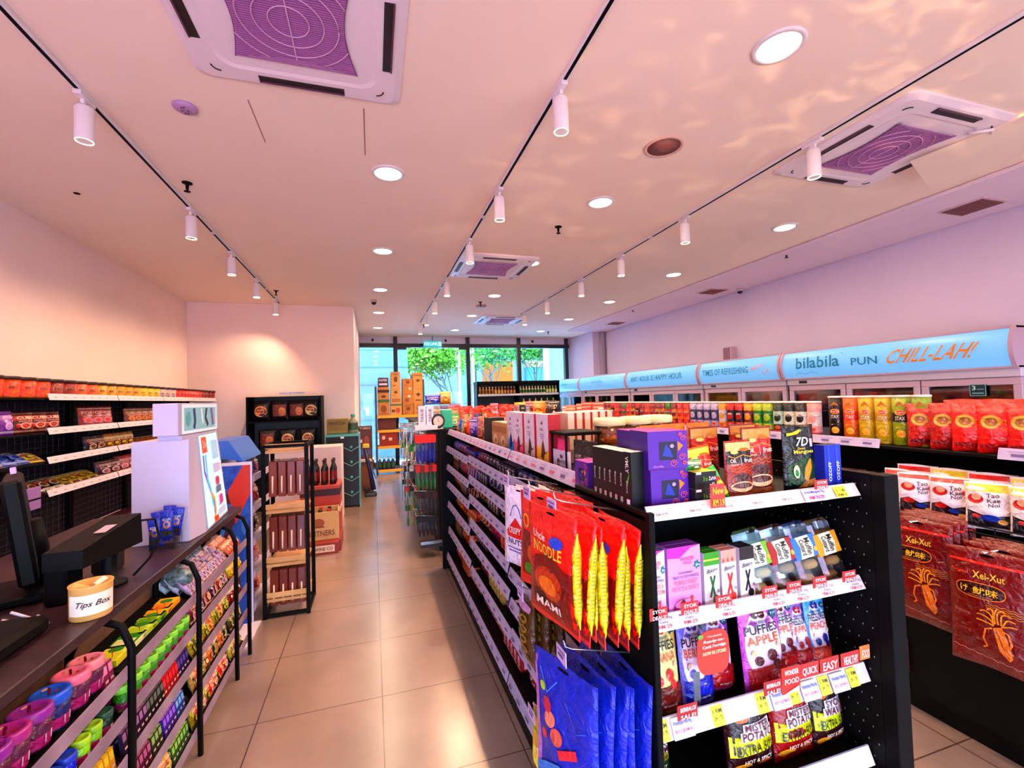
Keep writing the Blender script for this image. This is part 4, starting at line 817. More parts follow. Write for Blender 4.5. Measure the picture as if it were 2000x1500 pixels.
RB = pouch('noodle_snack_bag', .225, .30, .032, 'e02810', [('r', .0, .04, 1, .52, '9c1c10'), ('r', .06, .80, .94, .93, 'e8401c'), ('p', [(.12, .1), (.88, .1), (.9, .5), (.6, .62), (.2, .55)], '8c1c10'), ('e', .5, .35, .3, .14, 'c8581c'), ('e', .5, .33, .2, .08, 'e89028'), ('t', 'Uncle', .2, .72, .5, .79, 'f4e8d8'), ('t', 'NOODLE', .2, .60, .82, .70, 'f0e060'), ('e', .7, .74, .12, .05, '3c60c0'), ('e', .3, .2, .15, .06, '5c2010'), ('t', 'MAMI', .25, .13, .75, .20, 'f0e0d0')], 'pillow', True, wr=.3, nx=14, ny=18)
# yellow ingredient strip along the near edge
def edge_strip(pr, w, h):
    q = MB(); n = 14
    for k in range(n):
        pass
    V = []
    for k in range(n+1):
        v = .10+.78*k/n; z = v*h; b = .013*min(1, 6*k/n, 5*(n-k)/n)+.001; xo = -w/2*(1-.05*math.sin(PI*v))-.004*0
        V += [(xo-.0015, -b, z), (xo-.0060, 0, z), (xo-.0015, b, z)]
    F = []
    for k in range(n): F += [(3*k, 3*k+1, 3*k+4, 3*k+3), (3*k+1, 3*k+2, 3*k+5, 3*k+4), (3*k, 3*k+3, 3*k+5, 3*k+2)]
    q.add(V, F, foil('f0e020'), True); q.CM = lambda c: M(c, .5)
    q.art([('r', .2, .1+.045*k, .8, .115+.045*k, 'a89020') for k in range(18)], lambda u, v, L: (-w/2*(1-.05*math.sin(PI*(.12+.74*v)))-.0062-.0002*L+abs(u-.5)*.008, (u-.5)*.022, (.15+.68*v)*h), 4)
    return (pr[0], pr[1]+[('ingredient_strip', q.mesh('ingredient_strip'))])
def bag_side(d_, mir=False): return d_
RB2 = edge_strip(RB, .225, .30)
# bags face the aisle (-x); their left edge (local -x) must point to the camera (-y): rz = +90 faces +x, -90 faces -x with local +x towards -y
def mirror_strip(pr):
    name, parts = pr; out = parts[:-1]; me = parts[-1][1].copy()
    for v in me.vertices: v.co.x = -v.co.x
    me.flip_normals(); return (name, out+[('ingredient_strip', me)])
RB2 = mirror_strip(RB2)
for i in range(7):
    x = .635-i*.031; place(RB2, (x, 1.135+.006*math.sin(i*2), .955+.008*i-(.012 if i % 2 else 0)), -PI/2+.05*math.sin(i*1.7)+(0, 0, .02, .03, .05, .12, .24)[i], 'red noodle bag with yellow side strip on nearest hook, %s from panel' % ['first', 'second', 'third', 'fourth', 'fifth', 'sixth', 'seventh'][i], 'snack bag', 'red noodle snack bags on the nearest hook', tilt=.06*math.sin(i*2.3)-.05, roll=.02*math.cos(i))
RB3 = pouch('noodle_snack_bag', .215, .30, .036, 'd83018', [('r', .06, .80, .94, .93, 'e8541c'), ('p', [(.1, .12), (.9, .12), (.9, .55), (.1, .6)], '901808'), ('t', 'ON', .15, .62, .55, .78, 'f0c040'), ('e', .55, .35, .28, .14, 'd87028'), ('e', .6, .32, .15, .07, 'f0b040'), ('e', .3, .2, .12, .06, '68a030')], 'pillow', True, wr=.3, nx=14, ny=18)
for i in range(4): place(RB3, (.62-i*.042, 1.35, .975+.006*i), -PI/2+.1*i, 'red and orange snack bag on the middle hook, %s from panel' % ['first', 'second', 'third', 'outermost'][i], 'snack bag', 'red snack bags on the middle hook', tilt=-.04)
WB = pouch('paper_pack', .17, .28, .030, 'ece4ec', [('p', [(.15, .42), (.5, .62), (.88, .42), (.8, .36), (.2, .36)], 'd02418'), ('l', [(.3, .62), (.4, .75), (.5, .78), (.6, .74), (.7, .62)], .012, '2c50a0'), ('t', 'NUTS', .25, .28, .78, .35, '382c70'), ('r', .2, .22, .8, .235, '8c78b0'), ('r', .25, .18, .75, .195, '8c78b0'), ('t', 'CRISPY', .3, .42, .7, .5, 'f4e8e0')], 'pillow', True)
for i in range(4): place(WB, (.60-i*.036, 1.56, .985+.004*i), -PI/2+.12*i, 'white paper pack with red emblem on the farthest hook, %s from panel' % ['first', 'second', 'third', 'outermost'][i], 'snack pack', 'white paper packs', tilt=-.03)
# lower hooks: blue bags, olive jelly packs, yellow bags
hook(.655, 1.10, .90, .19, 'chrome hook carrying the blue bags near the floor'); hook(.655, 1.50, .90, .17, 'chrome hook carrying the olive jelly cup packs'); hook(.655, 1.42, .545, .17, 'black hook carrying the yellow bags low on the panel')
BB = pouch('sweets_bag', .25, .40, .040, '1c3cb0', [('p', [(.03, .05), (.10, .05), (.14, .5), (.07, .95), (.03, .95)], 'c890c8'), ('e', .58, .12, .10, .04, '48b0d8'), ('e', .35, .20, .12, .05, '3ca0d8'), ('e', .84, .34, .07, .04, '3888d8'), ('e', .34, .62, .09, .05, 'e8a088'), ('e', .46, .54, .09, .05, 'd87868'), ('l', [(.15, .9), (.3, .78), (.45, .88)], .006, '78b0f0'), ('l', [(.6, .8), (.75, .65), (.9, .7)], .005, '5890e8'), ('p', [(.04, .06), (.96, .06), (.96, .30), (.5, .38), (.04, .24)], '2c90d0'), ('e', .22, .80, .05, .03, 'c8d838'), ('e', .30, .70, .07, .05, 'c84060'), ('e', .2, .14, .14, .06, 'd060a0'), ('e', .7, .2, .10, .05, '70d0e8'), ('e', .45, .26, .08, .04, '58b8e0'), ('p', [(.5, .48), (.75, .55), (.78, .50), (.53, .43)], 'd83c50'), ('e', .28, .52, .05, .03, 'd83c50'), ('e', .8, .12, .06, .03, '40c0a0'), ('e', .36, .10, .06, .03, 'e8e8f8')], 'pillow', True, wr=.3, nx=14, ny=18)
for i in range(5): place(BB, (.625-i*.040, 1.115, .475+.006*i), -PI/2+(.04, .08, .06, .16, .30)[i], 'shiny royal blue sweets bag hanging low at the gondola end, %s from panel' % ['first', 'second', 'third', 'fourth', 'outermost'][i], 'sweets bag', 'blue sweets bags', tilt=.05*math.sin(i*2)-.05)
JP = pouch('jelly_cup_pack', .13, .22, .05, '705018', sum([[('e', .3+.4*a, .15+.15*b, .17, .06, 'a88c30'), ('e', .3+.4*a, .155+.15*b, .10, .03, '5c2c14')] for a in range(2) for b in range(5)], [])+[('r', .05, .86, .95, .94, 'c8a0c0')], 'pillow', True)
for i in range(3): place(JP, (.60-i*.05, 1.50, .68+.004*i), -PI/2, 'olive brown jelly cup pack hanging beside the blue bags, %s from the panel' % poslab(2-i, 3), 'jelly pack', 'olive jelly cup packs')
YB = pouch('candy_bag', .13, .26, .045, 'e8c020', [('r', .05, .78, .95, .95, '90c038'), ('e', .5, .5, .3, .12, 'f0e060'), ('e', .4, .3, .18, .08, '6c4c14'), ('e', .65, .28, .12, .06, 'e88828'), ('e', .6, .6, .1, .05, 'f8f0c0')], 'pillow', True)
for i in range(3): place(YB, (.60-i*.048, 1.40, .31+.004*i), -PI/2+.05*i, 'yellow and green candy bag hanging lowest by the aisle, %s from the panel' % poslab(2-i, 3), 'candy bag', 'yellow candy bags')
# ---------------------------------------------------------------- goods on top of the central gondola
TZ = 1.287
WBX = {}
def whitebox(c, y, l, x=.775, rz=-PI/2):
    a = [('p', [(0, 0), (1, 0), (1, .34), (.75, .26), (.5, .46), (.25, .30), (0, .40)], c), ('p', [(.35, .16), (.55, .52), (.72, .30), (.6, .10)], '6c2028' if c != '38a0e0' else '3c2050'), ('p', [(.40, .80), (.5, .88), (.6, .80)], '9c6c58'), ('t', 'CEREAL', .34, .68, .66, .73, '7c6c88'), ('r', .3, .60, .7, .615, 'b0a0c0'), ('r', .3, .56, .66, .575, 'b0a0c0'), ('r', .36, .52, .6, .535, 'b0a0c0')]
    k = ('wbx', c)
    if k not in PROTO: PROTO[k] = carton('cereal_box', .150, .06, .235, 'ece0e8', 'b83038' if c != '38a0e0' else '901c40', 'f0e4d8', a)
    place(PROTO[k], (x, y, TZ), rz, l, 'cereal box', 'tall white cereal boxes')
whitebox('38a0e0', 2.50, 'tall white box with blue lower picture on the gondola top', x=.79); whitebox('e87098', 2.31, 'tall white box with pink lower picture on the gondola top')
whitebox('d8c8c0', 2.13, 'tall white box with beige and red lower picture'); whitebox('f0c840', 1.95, 'tall white box with yellow lower picture, nearest facing the aisle')
CB = carton('cereal_box', .20, .045, .235, 'f0e0c8', 'ecdcc4', 'f0e4d8', sideart=[('r', .72, 0, 1, 1, 'b03030')], art= [('r', .1, .5, .9, .52, 'c0a890'), ('r', .1, .1, .9, .4, 'e8c060')])
for i in range(6): place(CB, (.90+i*.052, 2.05+.02*i, TZ), -PI/2, 'cream box with red edge standing behind the tall white boxes, %s' % ['leftmost', 'second from left', 'third from left', 'third from right', 'second from right', 'rightmost'][i], 'cereal box', 'cream boxes with red edges')
q = MB(); q.box(.76, 1.70, TZ+.0, .772, 1.98, TZ+.085, M('d8c8e0', .5)); q.CM = lambda c: M(c, .5)
q.art([('t', 'HEALTHY', .1, .4, .45, .55, '4c3048'), ('t', 'SNACKS', .6, .4, .95, .55, '6c3060'), ('r', .12, .2, .42, .25, '9c80a8'), ('r', .6, .2, .9, .25, '9c80a8'), ('e', .26, .75, .05, .12, '3c2038'), ('e', .76, .72, .05, .10, '4c2050')], lambda u, v, L: (.7595-.0003*L, 1.98-.28*u, TZ+.085*v), .3)
tag(q.build('shelf_sign'), 'pale lilac card standing before the white boxes on the gondola top', 'sign')
# black rack with dark coffee pouches
t = thing('counter_rack', 'small black rack with dark pouches on the gondola top left of the cookie tubs', 'rack', (.835, 1.79, TZ))
q = MB(); q.box(-.085, -.085, .150, .085, .085, .165, METAL_BLACK, .003); q.build('top_board', t)
for sx, sy in ((-.075, -.075), (.075, -.075), (-.075, .075), (.075, .075)): q = MB(); q.tube([(sx, sy, 0), (sx, sy, .152)], .006, METAL_BLACK, 6); q.build('leg', t)
CP = pouch('coffee_pouch', .08, .14, .04, '180c10', [('e', .5, .55, .32, .26, '2c1c20'), ('t', 'KOPI', .3, .5, .7, .6, 'd8c8c0'), ('r', .1, .04, .9, .2, 'b8a8b0'), ('r', .2, .09, .8, .13, '30181c')], 'stand')
CP2 = pouch('coffee_pouch', .08, .14, .04, 'b82060', [('r', .1, .5, .9, .9, 'e03c90'), ('e', .5, .25, .35, .12, '4c1c20'), ('e', .5, .2, .2, .06, 'd0a080')], 'stand')
for i, (p, y, l) in enumerate(((CP, 1.62, 'black coffee pouch beside the small black rack, middle'), (CP, 1.54, 'black coffee pouch beside the small black rack, nearest'), (CP2, 1.79, 'magenta coffee pouch in the small black rack'))):
    place(p, (.78, y, TZ+.001), -PI/2+.3, l, 'coffee pouch', 'coffee pouches in the small rack')
# mixed packs further along the top (y 2.6 to 4.3)
def topbox(key, w, d, h, c, x, y, l, rz=-PI/2, text=None, nm='box', g=None): place(gen_box(key, w, d, h, *c, text), (x, y, TZ), rz, l, nm, g)
topbox('brn', .17, .10, .185, ('201014', '2c1418', '180c10'), .80, 3.02, 'plain dark brown box standing on the gondola top'); topbox('oat', .17, .08, .165, ('d0a880', 'b88c58', 'e8d0b0'), .79, 2.80, 'tan wooden looking box on the gondola top, farther of two', g='tan boxes'); topbox('oat', .17, .08, .165, ('d0a880', 'b88c58', 'e8d0b0'), .79, 2.63, 'tan wooden looking box on the gondola top, nearer of two', g='tan boxes')
topbox('grn', .08, .07, .165, ('c8d8a8', '406840', 'e8e8d0'), .79, 2.73, 'pale green patterned box between the tan boxes')
rnd = random.Random(11)
cols = [('e86018', 'f0a030', '8c2010', 'orange'), ('d83c18', 'f07028', 'f0d060', 'red-orange'), ('f0b888', 'd86840', '8c5030', 'peach'), ('c8d858', '40a058', 'f0f0a0', 'lime'), ('7860b0', 'b8a0d8', '402070', 'purple'), ('e8d0c0', 'c85040', '703828', 'cream'), ('3c78c8', '80b8e8', 'e0e8f0', 'blue')]
for i, (x, y, w, h, ci, k) in enumerate([(.80, 3.25, .12, .17, 5, 0), (.80, 3.40, .13, .18, 2, 1), (.78, 3.56, .12, .16, 4, 0), (.80, 3.70, .12, .15, 1, 1), (.78, 3.84, .12, .14, 0, 0), (.78, 3.98, .11, .14, 3, 1), (.78, 4.10, .11, .15, 6, 0), (.78, 4.22, .11, .13, 1, 1),
        (.95, 2.75, .13, .22, 2, 1), (1.05, 2.85, .13, .22, 2, 1), (1.16, 2.80, .13, .22, 5, 1), (.98, 3.3, .13, .20, 1, 1), (1.12, 3.4, .14, .20, 2, 0), (.98, 3.8, .13, .19, 0, 1), (1.14, 3.9, .14, .19, 1, 0), (1.25, 3.2, .13, .17, 0, 1), (1.28, 3.7, .13, .17, 5, 1), (.95, 4.2, .12, .18, 4, 1), (1.15, 4.22, .13, .17, 1, 1), (1.30, 2.55, .14, .15, 0, 1), (1.27, 2.2, .13, .17, 1, 1), (1.30, 2.35, .12, .16, 3, 1)]):
    c = cols[ci]; sd = 'along the aisle edge' if x < .9 else ('in the middle' if x < 1.2 else 'along the right edge'); far = 'near' if y < 2.9 else ('central' if y < 3.75 else 'far')
    place(gen_pouch(('top', ci, w, h, k), w, h, .05, c[0], c[1], c[2], 'stand' if k else 'pillow', LOREM[ci]), (x, y, TZ), -PI/2+rnd.uniform(-.4, .5), '%s snack pouch on the %s part of the gondola top, %s' % (c[3], far, sd), 'snack pouch', 'pouches on the gondola top %s %s %s' % (c[3], far, sd))
# orange blossoms (artificial flower clips) over the far top
def flower(c):
    q = MB(); r = random.Random(2)
    for k in range(26):
        a = r.uniform(0, 6.28); e = r.uniform(0, 1.3); d = Vector((math.cos(a)*math.cos(e), math.sin(a)*math.cos(e), math.sin(e))); p = d*.05+Vector((0, 0, .05)); s = d.orthogonal().normalized()*.022; w = d.cross(s)
        q.add([p-s, p-w*.8+d*.012, p+s, p+w*.8+d*.012], [(0, 1, 2, 3)], foil(c))
    q.tube([(0, 0, 0), (0, 0, .06)], .006, M('3c6c30', .6), 6); return ('flower_bunch', [('flower_bunch', q.mesh('flower_bunch'))])
FL = flower('f05818')
for i, (x, y) in enumerate(((.86, 4.15), (.96, 4.05), (1.06, 4.12), (1.17, 4.0), (1.27, 4.1), (.90, 3.9))): place(FL, (x, y, TZ+.155), 0, 'bunch of bright orange paper flowers over the far end of the gondola top', 'flowers', 'orange paper flowers', scale=.9)

# ---------------------------------------------------------------- right gondola (B)
gb = thing('gondola_shelving', 'black gondola shelving to the right, tall cans and red packets along its top', 'shelving unit', (0, 0, 0))
q = MB(); q.box(2.56, .9, 0, 3.4, 8.0, .12, METAL_BLACK); q.build('plinth', gb)
q = MB(); q.box(2.80, .9, .12, 2.84, 8.0, 1.27, METAL_BLACK); q.build('back_panel', gb)
q = MB(); q.box(2.50, .9, 1.285, 3.4, 8.0, 1.30, METAL_BLACK, .002); q.build('top_shelf', gb)
q = MB(); q.box(2.84, .9, .12, 3.38, 8.0, 1.285, METAL_BLACK); q.build('rear_body', gb)
q = MB(); q.box(2.46, .9, .95, 2.80, 2.4, .962, METAL_BLACK, .002); q.build('shelf', gb)
q = MB(); q.box(2.50, 2.4, .95, 2.80, 8.0, .962, METAL_BLACK, .002); q.build('shelf', gb)
q = MB(); q.box(2.47, .88, 0, 2.80, .90, 1.29, METAL_BLACK); q.build('side_panel', gb)
q = MB(); q.box(2.50, 1.0, .12, 2.795, 1.62, .55, METAL_BLACK); q.build('lower_body', gb)
strip(gb, (2.494, 1.66, 1.333), (2.494, 2.35, 1.333), (-1, 0, 0), .046, .014, seed=2); strip(gb, (2.494, 2.36, 1.333), (2.494, 7.9, 1.333), (-1, 0, 0), .046, .014, seed=5)
strip(gb, (2.494, .92, 1.333), (2.494, 1.20, 1.333), (-1, 0, 0), .046, .014, seed=9)
for (y, z, w, h) in ((1.63, .985, .045, .05), (1.62, .43, .055, .06), (1.615, .11, .055, .06)):
    q = MB(); q.box(2.488, y-w/2, z-h/2, 2.492, y+w/2, z+h/2, M('d8b8c4', .5)); q.CM = lambda c: M(c, .5); q.art([('r', .1, .6, .9, .72, '9c3048'), ('r', .3, .3, .7, .45, '9c3048')], lambda u, v, L: (2.4875-.0003*L, y+w/2-w*u, z-h/2+h*v), 1); q.build('price_holder', gb)
q = MB(); q.box(2.484, 1.585, .20, 2.496, 1.645, .36, M('4c141c', .4)); q.CM = lambda c: M(c, .5); q.art([('t', 'on', .1, .6, .8, .85, 'f0d8d0'), ('e', .5, .25, .3, .1, 'd0a898'), ('r', .1, .48, .9, .56, '8c8c98')], lambda u, v, L: (2.483-.0003*L, 1.645-.06*u, .20+.16*v), 2.6); q.build('poster', gb)
def stax(c, c2, l, y, x=2.60, h=.255, word='STAX', g='tall crisp cans', sc=1, tcol='f4ead0'):
    k = ('stax', c, c2, word)
    if k not in PROTO:
        PROTO[k] = tub('crisp_can', .038, h, c, 'f0d8c8', [(.48, .68, c2)], [('e', .5, .68, .20, .06, 'e8c030'), ('e', .5, .68, .15, .04, 'd02c20'), ('t', "Lay's", .38, .655, .62, .705, 'f8f0e8'), ('t', word, .34, .52, .66, .60, tcol), ('e', .5, .24, .16, .08, 'e8b840'), ('l', [(.35, .36), (.65, .44)], .02, 'e8c860'), ('p', [(.3, .80), (.5, .92), (.7, .80), (.5, .84)], 'c89030')], .04, n=20)
    place(PROTO[k], (x, y, 1.301), -PI/2+.35, l, 'crisp can', g)
for (c, c2, y, l) in (('241014', '30141c', 1.96, 'dark brown STAX crisp can'), ('e08820', 'd83018', 1.875, 'orange STAX crisp can'), ('d8c028', 'c8a820', 1.79, 'yellow STAX crisp can, left of two'), ('d8c028', 'c8a820', 1.705, 'yellow STAX crisp can, right of two'), ('a8b828', '20201c', 1.62, 'olive green STAX crisp can with black label'), ('98b028', '688820', 1.53, 'green STAX crisp can behind the red packets')): stax(c, c2, l+', near end of right gondola', y)
# smaller drink cans in a row behind
canc = [('f0b0a8', 'e8d8d0', 'pink'), ('141414', 'e8e4d8', 'black and cream'), ('1c1c18', 'e0e0d0', 'black and white'), ('284c30', 'c8d8c8', 'dark green'), ('b8c838', '30901c', 'yellow green'), ('e0b030', '8c2018', 'golden'), ('b83020', '2c1814', 'red and black'), ('d8a848', 'd8d0e0', 'tan'), ('c0b8d0', '5c5480', 'lilac'), ('c83820', 'e88030', 'red'), ('8c1c40', 'd8a040', 'crimson'), ('4c8c30', 'c03060', 'green and pink'), ('901c28', 'c86070', 'maroon')]
y = 2.10; i = 0; seq = [0, 1, 2, 3, 4, 4, 5, 6, 6, 7, 8, 8, 8, 8, 9, 9, 10, 11, 10, 10, 12, 9, 12, 6, 10, 9, 11, 12, 9, 6, 10, 12]
cnt = {}
while y < 4.75 and i < len(seq):
    c = canc[seq[i]]; k = ('can', seq[i])
    if k not in PROTO: PROTO[k] = tub('drink_carton', .038, .225, c[0], 'f0dcd0', [(.35, .75, c[1]), (.08, .16, 'c02848')], [('e', .5, .55, .18, .12, c[0]), ('t', LOREM[seq[i] % 10], .38, .60, .62, .66, 'f0e8e0'), ('e', .5, .25, .15, .06, 'd86838')], .05, n=16)
    far = 'near part' if y < 3 else 'far part'
    place(PROTO[k], (2.60, y, 1.301), -PI/2+.3, '%s crisp can with white lid, %s of can row, right gondola' % (c[2], far), 'can', 'row of cans on the right gondola, %s %s' % (c[2], far)); y += .083; i += 1
# red packets near
RP = {}
def redpack(c, c2, x, y, z, l, w=.15, h=.215, word='TENYO', sc=1, rz=-PI/2+.45, rr=0, tilt=-.08):
    k = ('rp', c, c2, w)
    if k not in PROTO: PROTO[k] = pouch('snack_packet', w, h, .07, c, [('e', .30, .62, .22, .14, 'd8b858'), ('e', .30, .62, .14, .09, 'a87828'), ('t', word, .5, .56, .9, .66, 'f0a860'), ('t', 'Crackers', .5, .46, .88, .53, 'f0a860'), ('r', .05, .10, .95, .18, c2), ('t', 'NET 80g', .3, .26, .6, .32, 'e0b0a0'), ('e', .7, .8, .12, .05, c2)], 'pillow', True, wr=.25)
    place(PROTO[k], (x, y, z), rz, l, 'snack packet', 'red snack packets on the right gondola', tilt=tilt, roll=rr)
for i, (x, y, rz, c, c2, l) in enumerate(((2.58, 1.50, -.9, 'c83c28', '8c1810', 'first from the cans'), (2.57, 1.40, -1.0, 'c02c18', 'a01c14', 'second from the cans'), (2.56, 1.31, -1.1, 'e03018', 'a81810', 'third from the cans'), (2.56, 1.22, -1.15, 'e02c14', 'b01810', 'fourth from the cans'), (2.555, 1.12, -1.2, 'd82818', '981410', 'fifth from the cans'))):
    redpack(c, c2, x, y, 1.302, 'glossy red cracker packet standing in a row at the near end, %s' % l, rz=rz)
redpack('e8b820', 'd89010', 2.56, 1.02, 1.302, 'yellow cracker packet at the right edge of the top shelf', rz=-1.2)
for i in range(4): redpack('e03818', 'c02810', 2.72, 1.42-i*.12, 1.315, 'red cracker packet in the back row near the right edge, %s' % poslab(3-i, 4), rz=-1.0)
# seaweed packs with emblem
TK = pouch('seaweed_packet', .155, .215, .06, 'e8e0e8', [('r', .04, .86, .96, .96, 'c82c20'), ('e', .28, .66, .20, .10, 'b82820'), ('e', .30, .70, .12, .07, 'e8b8a0'), ('t', 'Tao', .52, .70, .80, .80, '5c3810', 8), ('t', 'Kae', .54, .60, .82, .69, '5c3810', 8), ('t', 'Noi', .56, .51, .80, .59, '5c3810', 8), ('p', [(.05, .06), (.95, .06), (.95, .38), (.6, .30), (.3, .42), (.05, .36)], '3c1418'), ('e', .3, .34, .16, .06, 'c83430'), ('e', .62, .24, .14, .05, '2850a8'), ('e', .8, .16, .10, .04, 'e8c080'), ('e', .86, .66, .05, .05, 'c03040')], 'pillow', True, wr=.3)
TK2 = pouch('seaweed_packet', .155, .215, .06, 'e8e0e0', [('r', .04, .80, .96, .96, 'd8c820'), ('e', .24, .64, .18, .10, 'b82820'), ('e', .26, .68, .11, .07, 'e8b8a0'), ('t', 'Tao', .48, .68, .76, .78, '5c3810', 8), ('t', 'Kae', .50, .58, .78, .67, '5c3810', 8), ('t', 'Noi', .52, .49, .76, .57, '5c3810', 8), ('p', [(.05, .06), (.95, .06), (.95, .34), (.5, .28), (.05, .40)], '201014'), ('e', .55, .26, .22, .07, '2850b0'), ('e', .8, .2, .1, .05, 'e8c060'), ('e', .25, .28, .10, .04, 'c04030')], 'pillow', True, wr=.3)
for i, (p, y, x, rz, l) in enumerate(((TK, 1.57, 2.47, -1.5, 'small one at the left end'), (TK, 1.465, 2.42, -1.15, 'red topped, front left'), (TK, 1.345, 2.43, -1.25, 'red topped, second in front'), (TK2, 1.205, 2.41, -1.2, 'yellow topped, third in front'), (TK2, 1.07, 2.42, -1.25, 'yellow topped at the right edge'))):
    place(p, (x, y, 1.0), rz, 'white seaweed snack packet with brown emblem, '+l, 'seaweed packet', 'seaweed snack packets', tilt=-.12, scale=.90)
for i in range(4): place((TK, TK2)[i % 2], (2.53, 1.53-i*.14, 1.0), -1.3, 'white seaweed snack packet in the second row, %s' % poslab(3-i, 4), 'seaweed packet', 'seaweed packets behind', tilt=-.12)
q = MB(); q.tube([(2.36, .95, .99), (2.36, 1.66, .99), (2.48, 1.66, .99)], .004, METAL_BLACK, 6); q.tube([(2.36, .95, 1.02), (2.36, 1.66, 1.02), (2.48, 1.66, 1.02)], .003, METAL_BLACK, 6)
for k in range(8): q.tube([(2.36, .97+k*.097, 1.02), (2.36, .97+k*.097, .985), (2.50, .97+k*.097, .985)], .0025, METAL_BLACK, 5)
tag(q.build('wire_basket'), 'black wire basket holding the white seaweed packets', 'basket')
# blue and dark bags at the left of the seaweed row
for i, (c, y, l) in enumerate(((('2868b0', '80b8e0', 'c0c8d8'), 1.98, 'blue'), (('501418', 'a83828', 'e0b090'), 1.84, 'dark red'), (('3c1014', '802018', 'c09080'), 1.72, 'maroon'))):
    place(gen_pouch(('gbl', i), .15, .19, .06, *c, 'pillow', LOREM[i]), (2.52, y, .966), -1.2, '%s snack bag on the second shelf below the STAX cans' % l, 'snack bag')
# squid snack bags
def squid_items():
    Y = 'e0902c'; a = [('r', .04, .88, .96, .90, 'e84838'), ('t', 'Xei-Xut', .34, .76, .72, .82, 'f0d060'), ('t', 'Original', .06, .775, .28, .81, 'e86830')]
    ov = [(.42+.30*math.copysign(abs(math.cos(t))**.6, math.cos(t)), .66+.062*math.copysign(abs(math.sin(t))**.8, math.sin(t))) for t in [2*PI*k/28 for k in range(29)]]
    a += [('p', ov[:-1], '480c10'), ('l', ov, .006, 'e8983c'), ('t', '鱿味', .34, .63, .64, .69, 'f0c84c'), ('t', 'け', .18, .63, .28, .69, 'f0c84c'), ('t', 'NATURAL SQUID', .28, .612, .58, .622, 'e8983c')]
    for k in range(4): a.append(('l', [(.5+.02*i, .575-.018*k+.006*math.sin(i*1.3)-.0012*i) for i in range(24)], .0035, 'd8a040'))
    # squid: mantle and curling arms
    a += [('p', [(.56, .38), (.62, .20), (.72, .13), (.76, .16), (.72, .30), (.66, .40)], Y), ('l', [(.60, .36), (.66, .24), (.72, .15)], .005, '5c1408')]
    for k in range(9):
        t = PI*(.05+.9*k/8); x0, y0 = .61+.05*math.cos(t), .40+.02*math.sin(t); pts = []
        for j in range(9): s_ = j/8; pts.append((x0+.20*math.cos(t)*s_**1.2+.02*math.sin(s_*5+k), y0+.13*math.sin(t)*math.sin(s_*2.1)))
        a.append(('l', pts, .011, Y)); a.append(('l', pts, .003, 'f0c850'))
    for sx in (-1, 1): a.append(('l', [(.61+sx*.05, .38), (.61+sx*.13, .36), (.61+sx*.16, .28), (.61+sx*.12, .22), (.61+sx*.17, .20)], .012, Y))
    a += [('l', [(.05+.03*i, .14-.002*i+.006*math.sin(i*1.7)) for i in range(30)], .0035, 'e8b0a0'), ('e', .18, .30, .10, .05, '7c1014'), ('t', 'Kering', .10, .29, .30, .33, 'b8584c'), ('t', 'Sotong', .10, .44, .30, .47, 'b88870')]
    return a
SQ = pouch('squid_snack_bag', .235, .44, .05, '84100f', squid_items(), 'pillow', True, wr=.22, nx=14, ny=20)
place(SQ, (2.235, 1.355, .590), -PI/2+.10, 'dark red squid snack bag with golden squid drawing, farther of the two in front', 'squid snack bag', 'squid snack bags')
place(SQ, (2.205, 1.115, .530), -PI/2+.16, 'dark red squid snack bag with golden squid drawing, nearer of the two in front', 'squid snack bag', 'squid snack bags')
for i in range(3):
    place(SQ, (2.30+i*.05, 1.36, .595), -PI/2, 'dark red squid snack bag behind the farther one on the same hook', 'squid snack bag', 'squid bags behind the farther one'); place(SQ, (2.275+i*.055, 1.10, .54), -PI/2+.05, 'dark red squid snack bag behind the nearer one on the same hook', 'squid snack bag', 'squid bags behind the nearer one')
for y, z, l in ((1.355, 1.02, 'farther'), (1.115, .965, 'nearer')):
    q = MB(); q.tube([(2.56, y, z-.01), (2.19, y, z+.0)], .003, CHROME, 6); q.lathe([(.006, -.004), (.008, 0), (.006, .004), (1e-5, .005)], CHROME, 8, 2.19, y, z); tag(q.build('display_hook'), 'chrome hook carrying the %s stack of squid bags' % l, 'hook', 'hooks for squid bags')
q = MB(); q.box(2.555, 1.0, .90, 2.565, 1.62, 1.0, METAL_BLACK); q.build('hook_rail', gb)
# bags further back along B's top
for i, (x, y, w, h, c, cn, wd) in enumerate([(2.65, 4.95, .2, .22, ('e82818', 'f05830', 'f0c040'), 'bright red', 'SPICY'), (2.62, 5.2, .2, .22, ('e02010', 'e84828', 'e8c050'), 'scarlet', 'HOT'), (2.66, 5.45, .18, .2, ('c83828', 'e89070', 'f0e0c0'), 'coral', 'MINI'), (2.62, 5.7, .18, .18, ('d85020', 'f0b090', '8c3018'), 'orange', 'CORN'), (2.66, 5.95, .16, .16, ('e8b0b0', 'c04858', 'f0e0e0'), 'pink', 'SWEET'), (2.62, 4.8, .15, .16, ('d8b0b8', 'a05068', 'f0e8e8'), 'pale pink', 'ICE'),
        (2.62, 6.3, .22, .24, ('30141c', '502430', '7c4850'), 'black', 'KOPI'), (2.66, 6.55, .22, .25, ('2c1018', '602838', 'a87080'), 'dark plum', 'BLACK'), (2.62, 6.95, .28, .24, ('e8a020', 'f0c848', 'b85818'), 'golden', 'CHEEZ'), (2.62, 7.35, .28, .24, ('b81c40', 'd84868', '701428'), 'crimson', 'PRAWN'), (2.60, 7.75, .28, .22, ('f0c030', 'e89828', 'f0e8c8'), 'yellow', 'NOODLE')]):
    place(gen_pouch(('bt', i), w, h, .08, *c, 'pillow', wd), (x, y, 1.302), -PI/2+.5, '%s snack bag on top of the right gondola toward its far end' % cn, 'snack bag')
